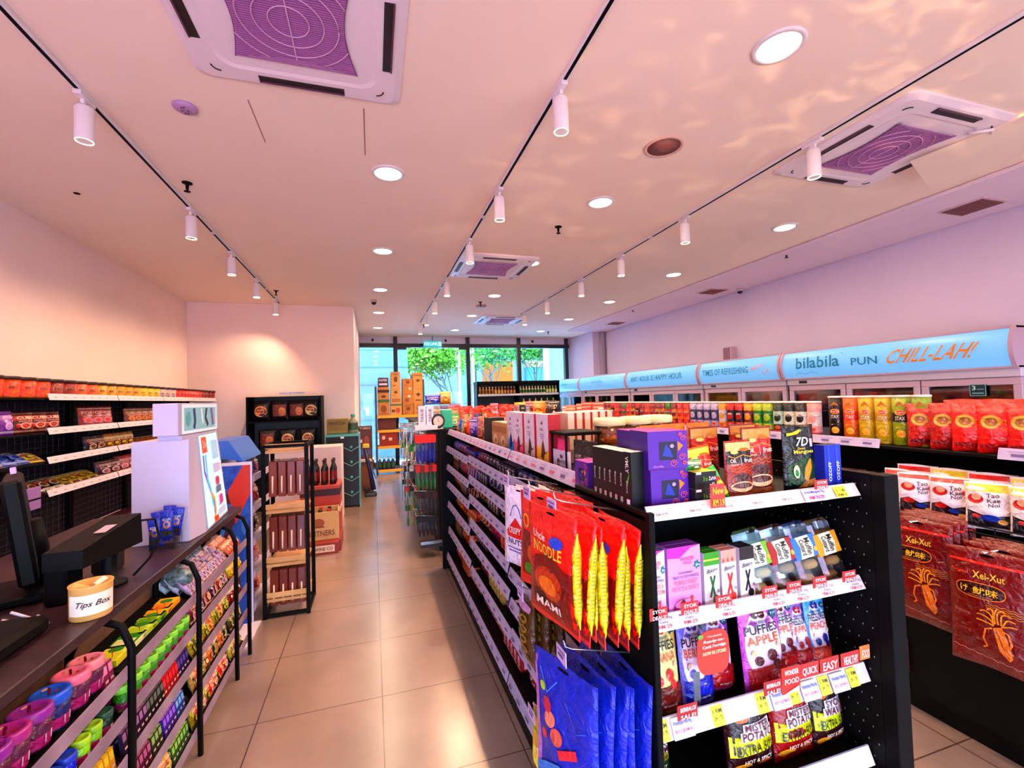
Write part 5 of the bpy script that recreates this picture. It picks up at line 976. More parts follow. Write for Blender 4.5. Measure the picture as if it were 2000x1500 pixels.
# red, cream and black cartons in the aisle-side tray of the gondola beyond the cookie tubs
for i, (x, y, w, h, c, cn) in enumerate([(1.30, 3.0, .12, .15, ('c81838', '801020', 'e04058'), 'crimson'), (1.33, 2.85, .10, .12, ('7c1420', 'b02030', '3c0c10'), 'maroon'), (1.34, 2.70, .16, .16, ('ecd8c8', 'c8b0a0', 'f4e8e0'), 'cream'), (1.34, 2.48, .14, .11, ('2c8c50', '185030', 'e0f0d0'), 'green'), (1.33, 2.02, .12, .15, ('140c10', '2c1c20', '301818'), 'black')]):
    place(gen_box(('rb', i), w, .08, h, *c, LOREM[i]), (x, y, TZ), -.2, 'small %s carton along the right edge of the central gondola top' % cn, 'carton')
# ---------------------------------------------------------------- freezers along the right wall
CX = 4.97
CABW = M('ded4e4', .4); PINKF = M('c8a8bc', .35); DOORG = glass_mat('freezer_glass', (.75, .72, .80), .10, .05)
units = [(2.215, 4.37, 'bila'), (4.375, 5.865, 'times'), (5.87, 7.98, 'any'), (7.985, 10.15, 'bb'), (10.155, 11.70, 'bb2')]
SIGN = M('6aaee6', .35, 0, .75)
def sign_pt(y0, y1):
    def f(u, v, L):
        a = math.radians(-38+76*v); R = .245; return (CX+.155-R*math.cos(a)-.0010*L, y1-(y1-y0)*u, 1.893+R*math.sin(a)*1.02)
    return f
for ui, (y0, y1, kind) in enumerate(units):
    lab = {'bila': 'white upright freezer with blue sign reading bilabila PUN CHILL-LAH!, nearest of the row', 'times': 'white upright freezer with blue sign reading TIMES OF REFRESHING', 'any': 'white upright freezer with blue sign reading ANY HOUR IS HAPPY HOUR', 'bb': 'white upright freezer with blue film covered sign, second from the far end', 'bb2': 'white upright freezer with blue film covered sign, farthest of the row'}[kind]
    t = thing('upright_freezer', lab, 'freezer', (0, 0, 0), 0, 'upright freezers along the right wall')
    q = MB(); q.box(CX+.12, y0, 0, 5.68, y1, 2.06, CABW, .01); q.box(CX+.02, y0, 0, CX+.12, y1, .22, CABW); q.build('cabinet', t)
    q = MB(); q.box(CX-.0, y0+.01, 1.655, CX+.12, y1-.01, 1.735, CABW, .006); q.build('header', t)
    q = MB(); f = sign_pt(y0+.035, y1-.035); n = 10
    P = [f(i/8, j/n, 0) for j in range(n+1) for i in range(9)]; q.add(P, [(j*9+i, j*9+i+1, (j+1)*9+i+1, (j+1)*9+i) for j in range(n) for i in range(8)], SIGN, True)
    q.build('illuminated_sign', t)
    q = MB()
    for yy in (y0+.004, y1-.034):
        A = [(CX+.155-.262*math.cos(math.radians(-40+80*k/10)), 1.893+.262*math.sin(math.radians(-40+80*k/10))*1.02) for k in range(11)]+[(CX+.15, 2.06), (CX+.15, 1.73)]
        L = len(A); q.add([(x, yy, z) for x, z in A]+[(x, yy+.030, z) for x, z in A], [tuple(range(L)), tuple(range(L, 2*L))[::-1]]+[((i+1) % L, i, L+i, L+(i+1) % L) for i in range(L)], PINKF)
    q.box(CX-.04, y0+.004, 2.048, CX+.14, y1-.004, 2.07, PINKF); q.box(CX-.04, y0+.004, 1.728, CX+.14, y1-.004, 1.742, PINKF)
    q.build('sign_frame', t)
    q = MB(); q.CM = lambda c: M(c, .4, 0, .12); T = '187c98'; O = 'e88820'
    if kind == 'bila': it = [('t', 'bilabila', .092, .36, .345, .76, T), ('t', 'PUN', .405, .34, .53, .58, T), ('t', 'CHILL-LAH!', .578, .30, .90, .72, O, 0, .12), ('r', .35, .78, .36, .80, T), ('l', [(.08, .15), (.11, .24), (.14, .14), (.18, .24), (.22, .14)], .0015, '5098c0')]
    elif kind == 'times': it = [('t', 'TIMES OF REFRESHING', .06, .36, .68, .64, T), ('t', 'MASUK', .72, .48, .86, .66, 'e8988c', 10, .1), ('t', 'LA', .84, .30, .92, .46, 'e8988c', 10, .1)]
    elif kind == 'any': it = [('t', 'ANY HOUR IS HAPPY HOUR', .08, .36, .84, .66, T)]
    else: it = [('t', 'bilabila', .32, .5, .56, .72, '58b0dc'), ('t', 'CHILL', .42, .24, .56, .42, 'a8b8c8')]+[('l', [(.02+.1*i, .65+.06*math.sin(i*2.1+ui)) for i in range(10)], .003, 'd0f0ff'), ('l', [(.1+.1*i, .35+.08*math.sin(i*1.3)) for i in range(8)], .002, 'b8e4fc')]
    q.art(it, lambda u, v, L: f(u, v, 6+L), .2); q.build('sign_lettering', t)
    # doors with glass
    nd = 3 if y1-y0 > 2 else 2; W = (y1-y0-.03)/nd
    for k in range(nd):
        a = y0+.015+k*W; b_ = a+W-.012; q = MB(); fr = .055
        for (ya, yb, za, zb) in ((a, b_, 1.59, 1.65), (a, b_, .24, .31), (a, a+fr, .31, 1.59), (b_-fr, b_, .31, 1.59)): q.box(CX+.01, ya, za, CX+.055, yb, zb, PINKF, .004)
        dd_ = q.build('door', t); q = MB(); q.box(CX+.028, a+fr, .31, CX+.034, b_-fr, 1.59, DOORG); q.build('glass_pane', dd_)
        q = MB(); q.tube([(CX+.005, b_-.03, .8), (CX-.02, b_-.03, .84), (CX-.02, b_-.03, 1.25), (CX+.005, b_-.03, 1.29)], .009, CHROME, 8); q.build('handle', dd_)
    q = MB(); q.box(CX+.07, y0+.05, .3, CX+.115, y1-.05, 1.62, M('2c2430', .5))
    for z in (.55, .82, 1.08, 1.34): q.box(CX+.05, y0+.06, z, CX+.11, y1-.06, z+.015, M('b0b0b8', .4))
    q.build('shelf_interior', t)
    q = MB(); q.box(CX-.006, y1-.28, 1.675, CX+.0, y1-.18, 1.705, M('181018', .3)); q.build('thermostat_display', t)
q = MB(); q.box(CX+.002, 2.45, 1.50, CX+.010, 2.56, 1.60, M('0c3038', .4)); q.CM = lambda c: M(c, .5)
q.art([('t', '3', .15, .5, .38, .88, 'c8f0f0'), ('r', .45, .55, .85, .60, '80c0c8'), ('r', .15, .2, .85, .28, '80c0c8'), ('r', 0, 0, 1, .04, '78c0c8'), ('r', 0, .96, 1, 1, '78c0c8'), ('r', 0, 0, .04, 1, '78c0c8'), ('r', .96, 0, 1, 1, '78c0c8')], lambda u, v, L: (CX+.0015-.0003*L, 2.56-.11*u, 1.50+.10*v), .9)
tag(q.build('door_sticker'), 'small dark teal sticker with a number 3 on the nearest freezer door', 'sticker')

# ---------------------------------------------------------------- shelving on the left wall
LX = -2.34; LB = [('nearest', 3.05, 4.26), ('second', 4.27, 5.24), ('third', 5.25, 6.22), ('fourth', 6.23, 7.14), ('farthest', 7.15, 8.08)]
LZ = [1.742, 1.482, 1.262, 1.015]
MESHM = M('4c3048', .5)
for bi, (bn, y0, y1) in enumerate(LB):
    t = thing('wall_shelving', 'black wire-backed wall shelving bay on the left wall, %s of five' % bn, 'shelving unit', (0, 0, 0), 0, 'left wall shelving bays')
    q = MB(); q.box(-2.745, y0, .1, -2.735, y1, 1.75, M('1c1018', .6)); q.build('back_panel', t)
    q = MB(); k = 0
    yy = y0+.03
    while yy < y1: q.tube([(-2.725, yy, .15), (-2.725, yy, 1.72)], .003, MESHM, 4, False); yy += .075
    z = .2
    while z < 1.7: q.tube([(-2.722, y0+.01, z), (-2.722, y1-.01, z)], .003, MESHM, 4, False); z += .055
    q.build('wire_grid', t)
    for y in (y0+.01, y1-.01): q = MB(); q.box(-2.735, y-.012, 0, -2.69, y+.012, 1.76, METAL_BLACK); q.build('upright', t)
    for z in LZ+[.45]:
        q = MB(); q.box(-2.73, y0+.004, z-.05, LX-.004, y1-.004, z-.035, METAL_BLACK, .002); q.build('shelf', t)
        if bi and z > .5: strip(t, (LX, y0+.004, z), (LX, y1-.004, z), (1, 0, 0), .050, .016, seed=bi+3, col=M('ecdce4', .4), art=[('r', .06+.12*j, .35, .10+.12*j, .5, 'b8a0b4') for j in range(8)])
    q = MB(); q.box(-2.73, y0+.004, 0, LX-.02, y1-.004, .08, METAL_BLACK); q.build('plinth', t)
# lidded tubs along the top
def tubp(c, c2, h=.150, r=.066, tc='5c1c10'):
    k = ('tub', c, h)
    if k not in PROTO: PROTO[k] = tub('snack_tub', r, h, c, '2c1418', [(.0, .12, c2)], [('t', 'BISKUT', .38, .50, .62, .66, tc), ('e', .5, .32, .10, .10, c2), ('r', .40, .74, .60, .78, tc)], .16, flare=1.12, lidr=1.12)
    return PROTO[k]
y = 3.72; seq = [('e86c14', 'f09030', 5, 'orange'), ('a83010', 'd05018', 2, 'rust brown'), ('e07818', 'f0a040', 2, 'orange amber'), ('e8b818', 'f0d048', 5, 'yellow'), ('f0d828', 'f0b020', 3, 'lemon yellow'), ('d8c8c8', 'a89098', 3, 'white'), ('d81820', 'f04048', 8, 'red'), ('98101c', 'c83038', 5, 'dark red'), ('3c98a8', '88c8d0', 3, 'teal')]
for c, c2, n, cn in seq:
    for i in range(n):
        place(tubp(c, c2), (-2.43, y, LZ[0]-.033), PI/2-.5, '%s lidded snack tub, top row on left wall%s' % (cn, (', %s of its colour' % poslab(i, n)) if poslab(i, n) else ''), 'snack tub', '%s snack tubs on the left wall' % cn)
        if c in ('e86c14', 'f0d828', 'd81820'): place(tubp(c, c2), (-2.60, y+.05, LZ[0]-.033), PI/2-.5, '%s lidded snack tub in the back row on top of the left wall shelving' % cn, 'snack tub', '%s snack tubs in the back row' % cn)
        y += .155 if n < 6 else .105
        if n >= 6: pass
brs = [('a04820', 'd89860', 'brown'), ('c89058', 'e8c898', 'tan'), ('8c3c1c', 'c87848', 'chestnut')]; y = max(y, 6.6)+.05; i = 0
while y < 8.0:
    c = brs[i % 3]; place(gen_pouch(('lb', i % 3), .13, .12, .05, c[0], c[1], 'f0d0a0', 'stand', LOREM[i % 3]), (-2.45, y, LZ[0]-.034), PI/2-.2, '%s small pouch at the far end of the top row on the left wall' % c[2], 'pouch', '%s pouches on the left wall' % c[2]); y += .13; i += 1
# lower rows
def lrow(z, y, specs, rn):
    for (n, w, h, c, cn, kind, gap) in specs:
        for i in range(n):
            if kind == 'gap': y += w; continue
            pr = gen_pouch(('l', c, w, h, kind), w, h, .06, *c, 'stand' if kind == 's' else 'pillow', LOREM[len(cn) % 10])
            place(pr, (-2.42, y, z-.034), PI/2-.25, '%s snack bag, %s of left wall%s' % (cn, rn, (', %s of its kind' % poslab(i, n)) if poslab(i, n) else ''), 'snack bag', '%s bags, %s' % (cn, rn), tilt=-.12 if kind != 'f' else -1.15)
            y += w*.93+gap
lrow(LZ[1], 3.62, [(4, .10, .17, ('a040b8', 'd8a0e0', 'e8d8f0'), 'purple wrapped', 'p', .035), (1, .03, 0, 0, '', 'gap', 0), (3, .16, .16, ('7c2018', 'c85840', 'e8c0b0'), 'brown red', 'p', 0), (1, .32, 0, 0, '', 'gap', 0), (3, .16, .19, ('a01c24', 'd83c40', 'd0a0b0'), 'red nut', 's', .0), (1, .3, 0, 0, '', 'gap', 0), (5, .15, .17, ('8c4014', 'c87828', 'e0a860'), 'amber nut', 's', 0), (6, .14, .12, ('902414', 'c05028', 'e0a070'), 'rust coloured', 'f', 0)], 'second shelf')
lrow(LZ[2], 3.25, [(7, .12, .22, ('501c34', 'a06888', 'd8c0d0'), 'plum striped', 'f', 0), (2, .14, .18, ('1c3c98', '3c68c0', 'a0b0e0'), 'blue', 'f', 0), (1, .15, .14, ('e0c830', 'f0e078', '8c6c14'), 'yellow', 'f', 0), (1, .55, 0, 0, '', 'gap', 0), (2, .14, .15, ('201c3c', '9c5838', 'e0c8b0'), 'navy and tan', 'p', 0), (4, .14, .15, ('c88c1c', 'e8c840', '3c5020'), 'golden', 'p', 0), (6, .13, .13, ('8c7434', 'c8b060', 'd85830'), 'olive gold', 'f', 0)], 'third shelf')
lrow(LZ[3], 4.22, [(4, .13, .20, ('48240c', '986830', 'e8e0d0'), 'brown striped', 'f', 0), (4, .13, .19, ('d8b81c', 'f0e048', '6c5410'), 'bright yellow', 'f', 0), (2, .18, .15, ('5c2030', 'c07888', 'f0d8dc'), 'wine and pink', 'p', 0), (5, .18, .16, ('c83848', 'e898a0', 'f4dce0'), 'rose red', 'p', 0)], 'fourth shelf')
# lilac clipboard on the shelf end
q = MB(); q.box(-2.36, 4.02, .90, -2.345, 4.22, 1.06, M('a878c0', .5), .003); tag(q.build('info_card'), 'lilac card clipped to the lowest left wall shelf', 'card')
# ---------------------------------------------------------------- checkout counter
WOODD = noise_mat('dark_counter_wood', '221016', '3c2028', 6, .38, (1.5, 14, 1), 6); BROWN = noise_mat('counter_front', '7c5038', '94644a', 5, .6, (1, 3, 1), 4)
t = thing('checkout_counter', 'dark wood checkout counter along the left of the aisle', 'counter', (0, 0, 0))
q = MB(); q.box(-1.62, .35, .915, -.83, 3.36, .95, WOODD, .003); q.build('countertop', t)
q = MB(); q.box(-1.58, .40, 0, -.98, 3.32, .915, BROWN); q.build('body', t)
# till equipment: dark screens, terminal, scanner
DK = M('070506', .5, 0, 0, 0, .12); DK2 = M('0a0809', .5, 0, 0, 0, .15)
t = thing('cash_terminal', 'black touch screen till seen from behind at the left of the counter', 'cash terminal', (-1.17, 2.09, .951), .51)
q = MB(); q.box(-.11, -.13, 0, .11, .13, .03, DK, .006); q.build('base', t)
q = MB(); q.tube([(0, 0, .02), (0, .01, .16), (-.02, 0, .26)], [.035, .03, .03], DK, 10); q.build('stand', t)
q = MB(); q.box(-.035, -.17, .07, .014, .17, .43, DK, .010); o = q.build('screen', t, (0, 0, 0), (0, -.13, 0)); g = MB(); g.box(.014, -.15, .12, .0152, .15, .42, DK2); g.build('glass_face', o)
g = MB(); g.box(-.01, -.03, .441, .004, .03, .46, M('c8a0d8', .4)); g.build('customer_display', o)
t = thing('cash_terminal', 'black customer screen tilted at the far left edge of the counter', 'cash terminal', (-1.36, 1.82, .951), .95)
q = MB(); q.box(-.07, -.07, 0, .07, .07, .025, DK, .005); q.build('base', t); q = MB(); q.tube([(0, 0, .02), (0, 0, .2)], .025, DK, 8); q.build('stand', t)
q = MB(); q.box(-.02, -.17, .06, .014, .17, .34, DK, .008); q.build('screen', t, (0, 0, 0), (0, .2, 0))
q = MB(); q.box(-1.50, .75, .951, -.93, 1.72, 1.00, DK, .012); o = tag(q.build('cash_register'), 'black cash register block filling the near left of the counter', 'cash register')
q = MB(); q.box(-1.36, 1.30, 1.001, -1.05, 1.58, 1.12, DK, .02); o = tag(q.build('receipt_printer'), 'black receipt printer on the cash drawer', 'printer')
for k in range(3): q = MB(); q.tube([(-1.06+.02*k, 1.71, .98+.02*k), (-1.0+.02*k, 1.76, .956), (-1.03, 1.84, .955)], .004, M('c8b8c0', .3), 6); tag(q.build('cable'), 'thin grey cable loop beside the cash drawer, %s of three' % ['lowest', 'middle', 'uppermost'][k], 'cable', 'grey cable loops')
t = thing('barcode_scanner', 'black barcode scanner with boxy head on a round stand beside the tips box', 'barcode scanner', (-.95, 2.07, .951))
q = MB(); q.lathe([(.055, 0), (.055, .01), (.028, .02), (.024, .09), (.028, .15)], DK, 18); q.build('stand', t)
q = MB(); q.add([(-.06, -.25, .14), (.045, -.25, .14), (.06, .11, .12), (-.05, .11, .12), (-.06, -.25, .20), (.045, -.25, .20), (.055, .11, .235), (-.05, .11, .235), ], [(3, 2, 1, 0), (4, 5, 6, 7), (0, 1, 5, 4), (1, 2, 6, 5), (2, 3, 7, 6), (3, 0, 4, 7)], DK)
q.box(-.11, -.16, 0, -.045, -.06, .17, DK, .008); o = q.build('head', t); q = MB(); q.add([(.0, -.10, .2175), (.035, -.10, .2175), (.035, -.02, .2255), (.0, -.02, .2255)], [(0, 1, 2, 3)], M('c8a8b8', .4)); q.build('label_plate', o)
q = MB(); q.tube([(.04, .08, .21), (.09, .14, .20), (.10, .15, .12), (.08, .12, .05), (.05, .06, .006)], .0045, DK, 8); q.build('cable', t)
q = MB(); q.box(-1.08, 2.22, .951, -1.0, 2.30, 1.05, M('181014', .4), .006); q.box(-1.09, 2.21, 1.05, -.99, 2.31, 1.062, M('e8d0c8', .4)); tag(q.build('card_reader'), 'small black device with pale top behind the scanner', 'card reader')
# tips box
q = MB(); q.lathe([(.050, 0), (.052, .003), (.053, .095), (.055, .1), (.055, .104), (.050, .104), (.048, .07), (1e-5, .07)], M('e0a050', .5), 28)
tb_ = tag(q.build('tips_box', None, (-.868, 1.79, .951)), 'round orange tub with handwritten Tips Box label on the counter edge', 'tips box')
q = MB(); q.CM = lambda c: M(c, .7); fn = lambda u, v, L: ((.0535+.0004*L)*math.sin((u-.5)*2.4+.5), -(.0535+.0004*L)*math.cos((u-.5)*2.4+.5), .018+.062*v)
q.art([('r', 0, 0, 1, 1, 'f0dcc8'), ('t', 'Tips Box', .18, .34, .86, .70, '281418', 0, .1)], fn, .4); q.build('label', tb_)
rn_ = random.Random(5)
for k in range(9): q = MB(); a = rn_.uniform(0, 6.28); q.box(-.022, -.010, 0, .022, .010, .001, M(['e8b060', 'f0d8a0', 'd89048', 'e8e0c0'][k % 4], .7)); q.build('banknote', tb_, (.022*math.cos(a), .022*math.sin(a), .075+.003*k), (rn_.uniform(-.5, .5), rn_.uniform(-.5, .5), a))
# white acrylic accessories display
LIT = M('bce6f4', .4, 0, .55); WH = M('c0b2cc', .4)
t = thing('accessories_display', 'white backlit accessories display standing on the counter, side facing the camera', 'display stand', (0, 0, 0))
q = MB(); q.box(-1.10, 2.585, .951, -.865, 2.600, 1.445, WH, .002); q.build('side_board', t)
q = MB(); q.add([(-.865, 2.60, .952), (-.842, 2.74, .952), (-.872, 3.22, .952), (-1.0, 3.22, .952), (-1.0, 2.60, .952), (-.900, 2.60, 1.465), (-.885, 2.74, 1.465), (-.905, 3.14, 1.465), (-1.0, 3.14, 1.465), (-1.0, 2.60, 1.465)],
    [(4, 3, 2, 1, 0), (5, 6, 7, 8, 9), (0, 1, 6, 5), (1, 2, 7, 6), (2, 3, 8, 7), (3, 4, 9, 8), (4, 0, 5, 9)], WH); q.build('body', t)
def dpt(u, v, L):
    a = Vector((-.842, 2.76, .965)).lerp(Vector((-.870, 3.19, .965)), u); b_ = Vector((-.884, 2.76, 1.45)).lerp(Vector((-.904, 3.11, 1.45)), u); p = a.lerp(b_, v); return (p.x+.003+.0006*L, p.y, p.z)
q = MB(); q.CM = lambda c: M(c, .5, 0, .25)
q.art([('r', 0, 0, 1, 1, LIT), ('r', .10, .80, .36, .98, 'e85028'), ('t', '2 in 1', .12, .86, .34, .94, 'f8e0c0'), ('l', [(.12, .78), (.10, .6), (.24, .42), (.40, .22), (.36, .05)], .03, '8c40c8'), ('l', [(.22, .78), (.20, .5), (.30, .36), (.34, .18)], .035, '58c8e8'), ('l', [(.30, .34), (.42, .24), (.40, .10), (.30, .03)], .03, 'f0a020'), ('r', .30, .0, .50, .06, 'e83818'),
    ('r', .55, .70, .9, .92, 'a8d0f0'), ('r', .52, .54, .9, .66, 'c0b8e0'), ('e', .65, .44, .10, .06, 'c83060'), ('r', .52, .30, .78, .38, '5c7088'), ('p', [(.6, .14), (.8, .16), (.78, .28), (.64, .27)], 'd83080'), ('r', .5, .04, .85, .12, 'b8c8e8'), ('l', [(.45, .66), (.95, .64)], .008, 'e8f8ff'), ('l', [(.45, .50), (.95, .49)], .008, 'e8f8ff'), ('l', [(.45, .28), (.95, .27)], .008, 'e8f8ff')], dpt, 1.1); q.build('lit_front', t)
q = MB(); q.box(-1.005, 2.56, 1.467, -.90, 3.16, 1.625, WH, .003); q.build('header_box', t)
q = MB(); q.CM = lambda c: M(c, .5, 0, .2); q.art([('r', .0, .0, 1, 1, 'e8f4fc'), ('r', .05, .10, .95, .88, '88c0c8'), ('l', [(.3, .85), (.33, .4), (.3, .15)], .03, '202c60'), ('l', [(.5, .85), (.55, .3)], .02, 'e8e8f8'), ('l', [(.66, .85), (.62, .5), (.7, .2)], .025, '281828'), ('l', [(.8, .85), (.86, .2)], .03, '8c4098'), ('e', .15, .5, .06, .25, '58a0a8')], lambda u, v, L: (-.899+.0005*L, 2.60+.52*u, 1.47+.15*v), .3); q.build('header_picture', t)
BS = pouch('sachet', .05, .13, .016, '1840b8', [('r', .05, .60, .95, .80, '1030a0'), ('e', .5, .5, .3, .14, 'd0a070'), ('e', .5, .52, .15, .07, '2850c8'), ('t', 'KOPI', .2, .64, .8, .74, 'd8d8f0'), ('r', .1, .1, .9, .3, '50501c')], 'pillow')
q = MB(); q.box(-.985, 2.47, .951, -.885, 2.475, 1.04, PLASTIC); q.box(-.985, 2.555, .951, -.885, 2.56, 1.04, PLASTIC); q.box(-.985, 2.475, .951, -.980, 2.555, 1.04, PLASTIC); q.box(-.89, 2.475, .951, -.885, 2.555, 1.04, PLASTIC)
tag(q.build('sachet_box'), 'clear plastic box of blue sachets before the white display', 'box')
for i, (x, y, r1, z) in enumerate(((-.965, 2.50, -.10, .012), (-.945, 2.515, -.05, .03), (-.925, 2.50, .0, .045), (-.908, 2.53, .14, .05), (-.938, 2.54, .08, .06), (-.955, 2.53, -.16, .04))):
    place(BS, (x, y, .951+z), .1, 'blue coffee sachet standing in the clear box, %s' % ['at the left', 'second from left', 'in the front middle', 'leaning right at the back', 'tallest at the back', 'leaning left at the back'][i], 'sachet', 'blue sachets', roll=r1)

# ---------------------------------------------------------------- sweets rack in front of the counter
RX = -.80; LIP = noise_mat('translucent_lip', '785e76', '9c8096', 9, .4)
arcs = [1.24, 1.86, 2.47, 3.06, 3.34]
RZs = [.757, .620, .470, .312, .145]
for bi, (y0, y1) in enumerate(zip(arcs, arcs[1:])):
    nm = ['nearest', 'second', 'third', 'farthest'][bi]
    t = thing('sweets_rack', 'black wire sweets rack with lilac shelf lips under the counter edge, %s section' % nm, 'rack', (0, 0, 0), 0, 'sweets rack sections')
    for z in RZs:
        q = MB(); q.add([(RX, y0+.015, z-.055), (RX, y1-.015, z-.055), (RX-.17, y1-.015, z-.01), (RX-.17, y0+.015, z-.01), (RX, y0+.015, z-.050), (RX, y1-.015, z-.050), (RX-.17, y1-.015, z-.005), (RX-.17, y0+.015, z-.005)], [(3, 2, 1, 0), (4, 5, 6, 7), (0, 1, 5, 4), (1, 2, 6, 5), (2, 3, 7, 6), (3, 0, 4, 7)], METAL_BLACK); q.build('shelf', t)
        q = MB(); q.box(RX, y0+.015, z-.055, RX+.004, y1-.015, z-.008, LIP, .001); q.build('lip', t)
    q = MB(); q.tube([(RX-.16, y0, 0), (RX-.16, y0, .80), (RX-.13, y0, .875), (RX-.075, y0, .90), (RX-.02, y0, .875), (RX+.008, y0, .80), (RX+.012, y0, .0)], .012, METAL_BLACK, 10); q.build('bent_frame', t)
    if bi == 3: q = MB(); q.tube([(RX-.16, y1, 0), (RX-.16, y1, .80), (RX-.13, y1, .875), (RX-.075, y1, .90), (RX-.02, y1, .875), (RX+.008, y1, .80), (RX+.012, y1, .0)], .012, METAL_BLACK, 10); q.build('bent_frame', t)
SN = ['nearest', 'second', 'third', 'farthest']; RN = ['top', 'second', 'third', 'fourth', 'lowest']
def rackput(pr, b_, r, y, dx, l, cat, g=None, rz=PI/2, tilt=0, roll=0, dz=0):
    place(pr, (RX-dx, y, RZs[r]-.052+dx*.26+.002+dz), rz, l, cat, g, tilt, 1, roll)
def gumtub(c, c2, r=.036, h=.085, lid=None, lidart=()):
    k = ('gum', c, c2, r, h)
    if k not in PROTO: PROTO[k] = tub('gum_tub', r, h, c2, lid or c, [(.1, .5, 'b0307c')], [('r', .4, .2, .6, .5, 'e8d8e8')], .28, flare=1.1, n=18, lidart=lidart)
    return PROTO[k]
LA = [('l', [(.3, .4), (.7, .62)], .03, '802040'), ('e', .45, .3, .06, .04, 'b02840'), ('e', .58, .68, .1, .06, 'f0c8b0')]
for (c, y, n, l) in (('8c2090', 1.50, 1, 'dark magenta'), ('a8207c', 1.42, 0, 'magenta'), ('1c50c8', 1.575, 0, 'bright blue'), ('f06888', 1.665, 0, 'nearer pink'), ('f08090', 1.735, 1, 'farther pink')):
    rackput(gumtub(c, '702058' if 'blue' not in l else '303078', .042, .10, c, LA), 0, 0, y, .055, 'round gum tub with %s lid, top row of nearest sweets rack' % l.replace(', ', ' '), 'gum tub', 'round gum tubs', dz=.02)
rackput(gumtub('8c2090', '702058', .042, .10, '8c2090', LA), 0, 0, 1.36, .055, 'round gum tub with violet lid at the near left corner', 'gum tub', 'round gum tubs', dz=.02)
for c, y, l in (('1858c8', 1.42, 'blue'), ('c8205c', 1.47, 'crimson'), ('2040b0', 1.535, 'royal blue'), ('1c38c0', 1.60, 'deep blue'), ('a8d820', 1.665, 'lime'), ('98c820', 1.725, 'yellow green'), ('1c4838', 1.785, 'dark green')):
    for dx in (.035, .09): rackput(gumtub(c, c, .024, .07, c, ()), 0, 1, y, dx, 'small gum bottle with %s cap on the second row of the nearest section, %s' % (l, 'front' if dx < .05 else 'back'), 'gum bottle', 'small %s gum bottles' % l)
def stick(c, c2, w=.026, h=.075, d=.012):
    k = ('stick', c, c2, w, h)
    if k not in PROTO: PROTO[k] = carton('gum_stick_pack', w, d, h, c, c, c2, [('r', .1, .55, .9, .9, c2), ('r', .2, .2, .8, .3, 'e8d8e0')], topart=[('r', .1, .15, .9, .85, c2)])
    return PROTO[k]
# stick packs standing in ranks: (section, row, y0, y1, colours)
ranks = [(0, 0, 1.775, 1.845, [('9c3870', 'e8a8c8'), ('8c3c98', 'd8b8e8'), ('a85080', 'f0c0d0')], 'lilac and pink'),
  (0, 2, 1.55, 1.84, [('e0b018', 'f0d860')], 'yellow'), (0, 3, 1.6, 1.84, [('5c1c1c', 'a03838')], 'dark red'), (1, 2, 1.89, 2.06, [('48184c', 'b890b8')], 'plum'), (1, 2, 2.06, 2.20, [('202420', '888c88')], 'black and grey'), (1, 2, 2.20, 2.34, [('b01820', 'e84858')], 'bright red'), (1, 2, 2.34, 2.45, [('3c2068', '8068b0')], 'dark purple'),
  (1, 3, 1.92, 2.1, [('6c1c48', 'c880a8')], 'wine'), (1, 3, 2.1, 2.2, [('48502c', 'b0c890')], 'sage'), (1, 3, 2.2, 2.32, [('5c38a0', 'b888e8')], 'violet'), (1, 3, 2.32, 2.42, [('3c60a8', 'a8c8e8')], 'pale blue'),
  (1, 4, 1.95, 2.12, [('281418', '7c5858')], 'dark brown'), (1, 4, 2.28, 2.45, [('50782c', 'b8d888')], 'green striped')]
for (b_, r, ya, yb, cs, cn) in ranks:
    y = ya+.014
    while y < yb:
        for j, dx in enumerate((.03, .07, .11)):
            c = cs[j % len(cs)]; rackput(stick(*c), b_, r, y, dx, '%s gum stick pack in ranks, %s row of %s sweets rack section' % (cn, RN[r], SN[b_]), 'gum pack', '%s gum packs' % cn, tilt=-.15)
        y += .029
# flat yellow green boxes on the top row of the second section
for i, (c, c2, y) in enumerate((('e8e030', 'f0f080', 1.95), ('f0f0c0', '50a838', 2.05), ('c8e040', 'e8f080', 2.14), ('88c028', 'd8e858', 2.22), ('f0c020', 'f0e050', 2.29), ('f0b018', 'f0d040', 2.36))):
    pr = carton('sweets_box', .12, .075, .022, c, c, c2, topart=[('r', .1, .1, .5, .9, c), ('e', .7, .5, .15, .3, '48a030' if i != 4 else 'e89018'), ('l', [(.2, .3), (.8, .7)], .01, 'b86830')])
    rackput(pr, 1, 0, y, .085, 'flat %s sweets box lying on the top row of the second section, %s' % (['yellow', 'white and green', 'lime', 'green', 'amber', 'orange'][i], ['nearest', 'second', 'third', 'fourth', 'fifth', 'farthest'][i]), 'sweets box', 'flat sweets boxes', rz=PI/2, tilt=0, roll=0)
LG = gumtub('70c828', '58a020', .027, .085, '88d838', [('e', .5, .5, .25, .25, 'b8f078')])
for i in range(9):
    y = 1.905+i*.062
    rackput(LG, 1, 1, y, .035, 'lime green gum bottle in the second row of the second section%s' % '', 'gum bottle', 'lime green gum bottles, front'); 
    if i % 2 == 0: rackput(LG, 1, 1, y+.02, .095, 'lime green gum bottle behind the front row in the second section', 'gum bottle', 'lime green gum bottles, back')
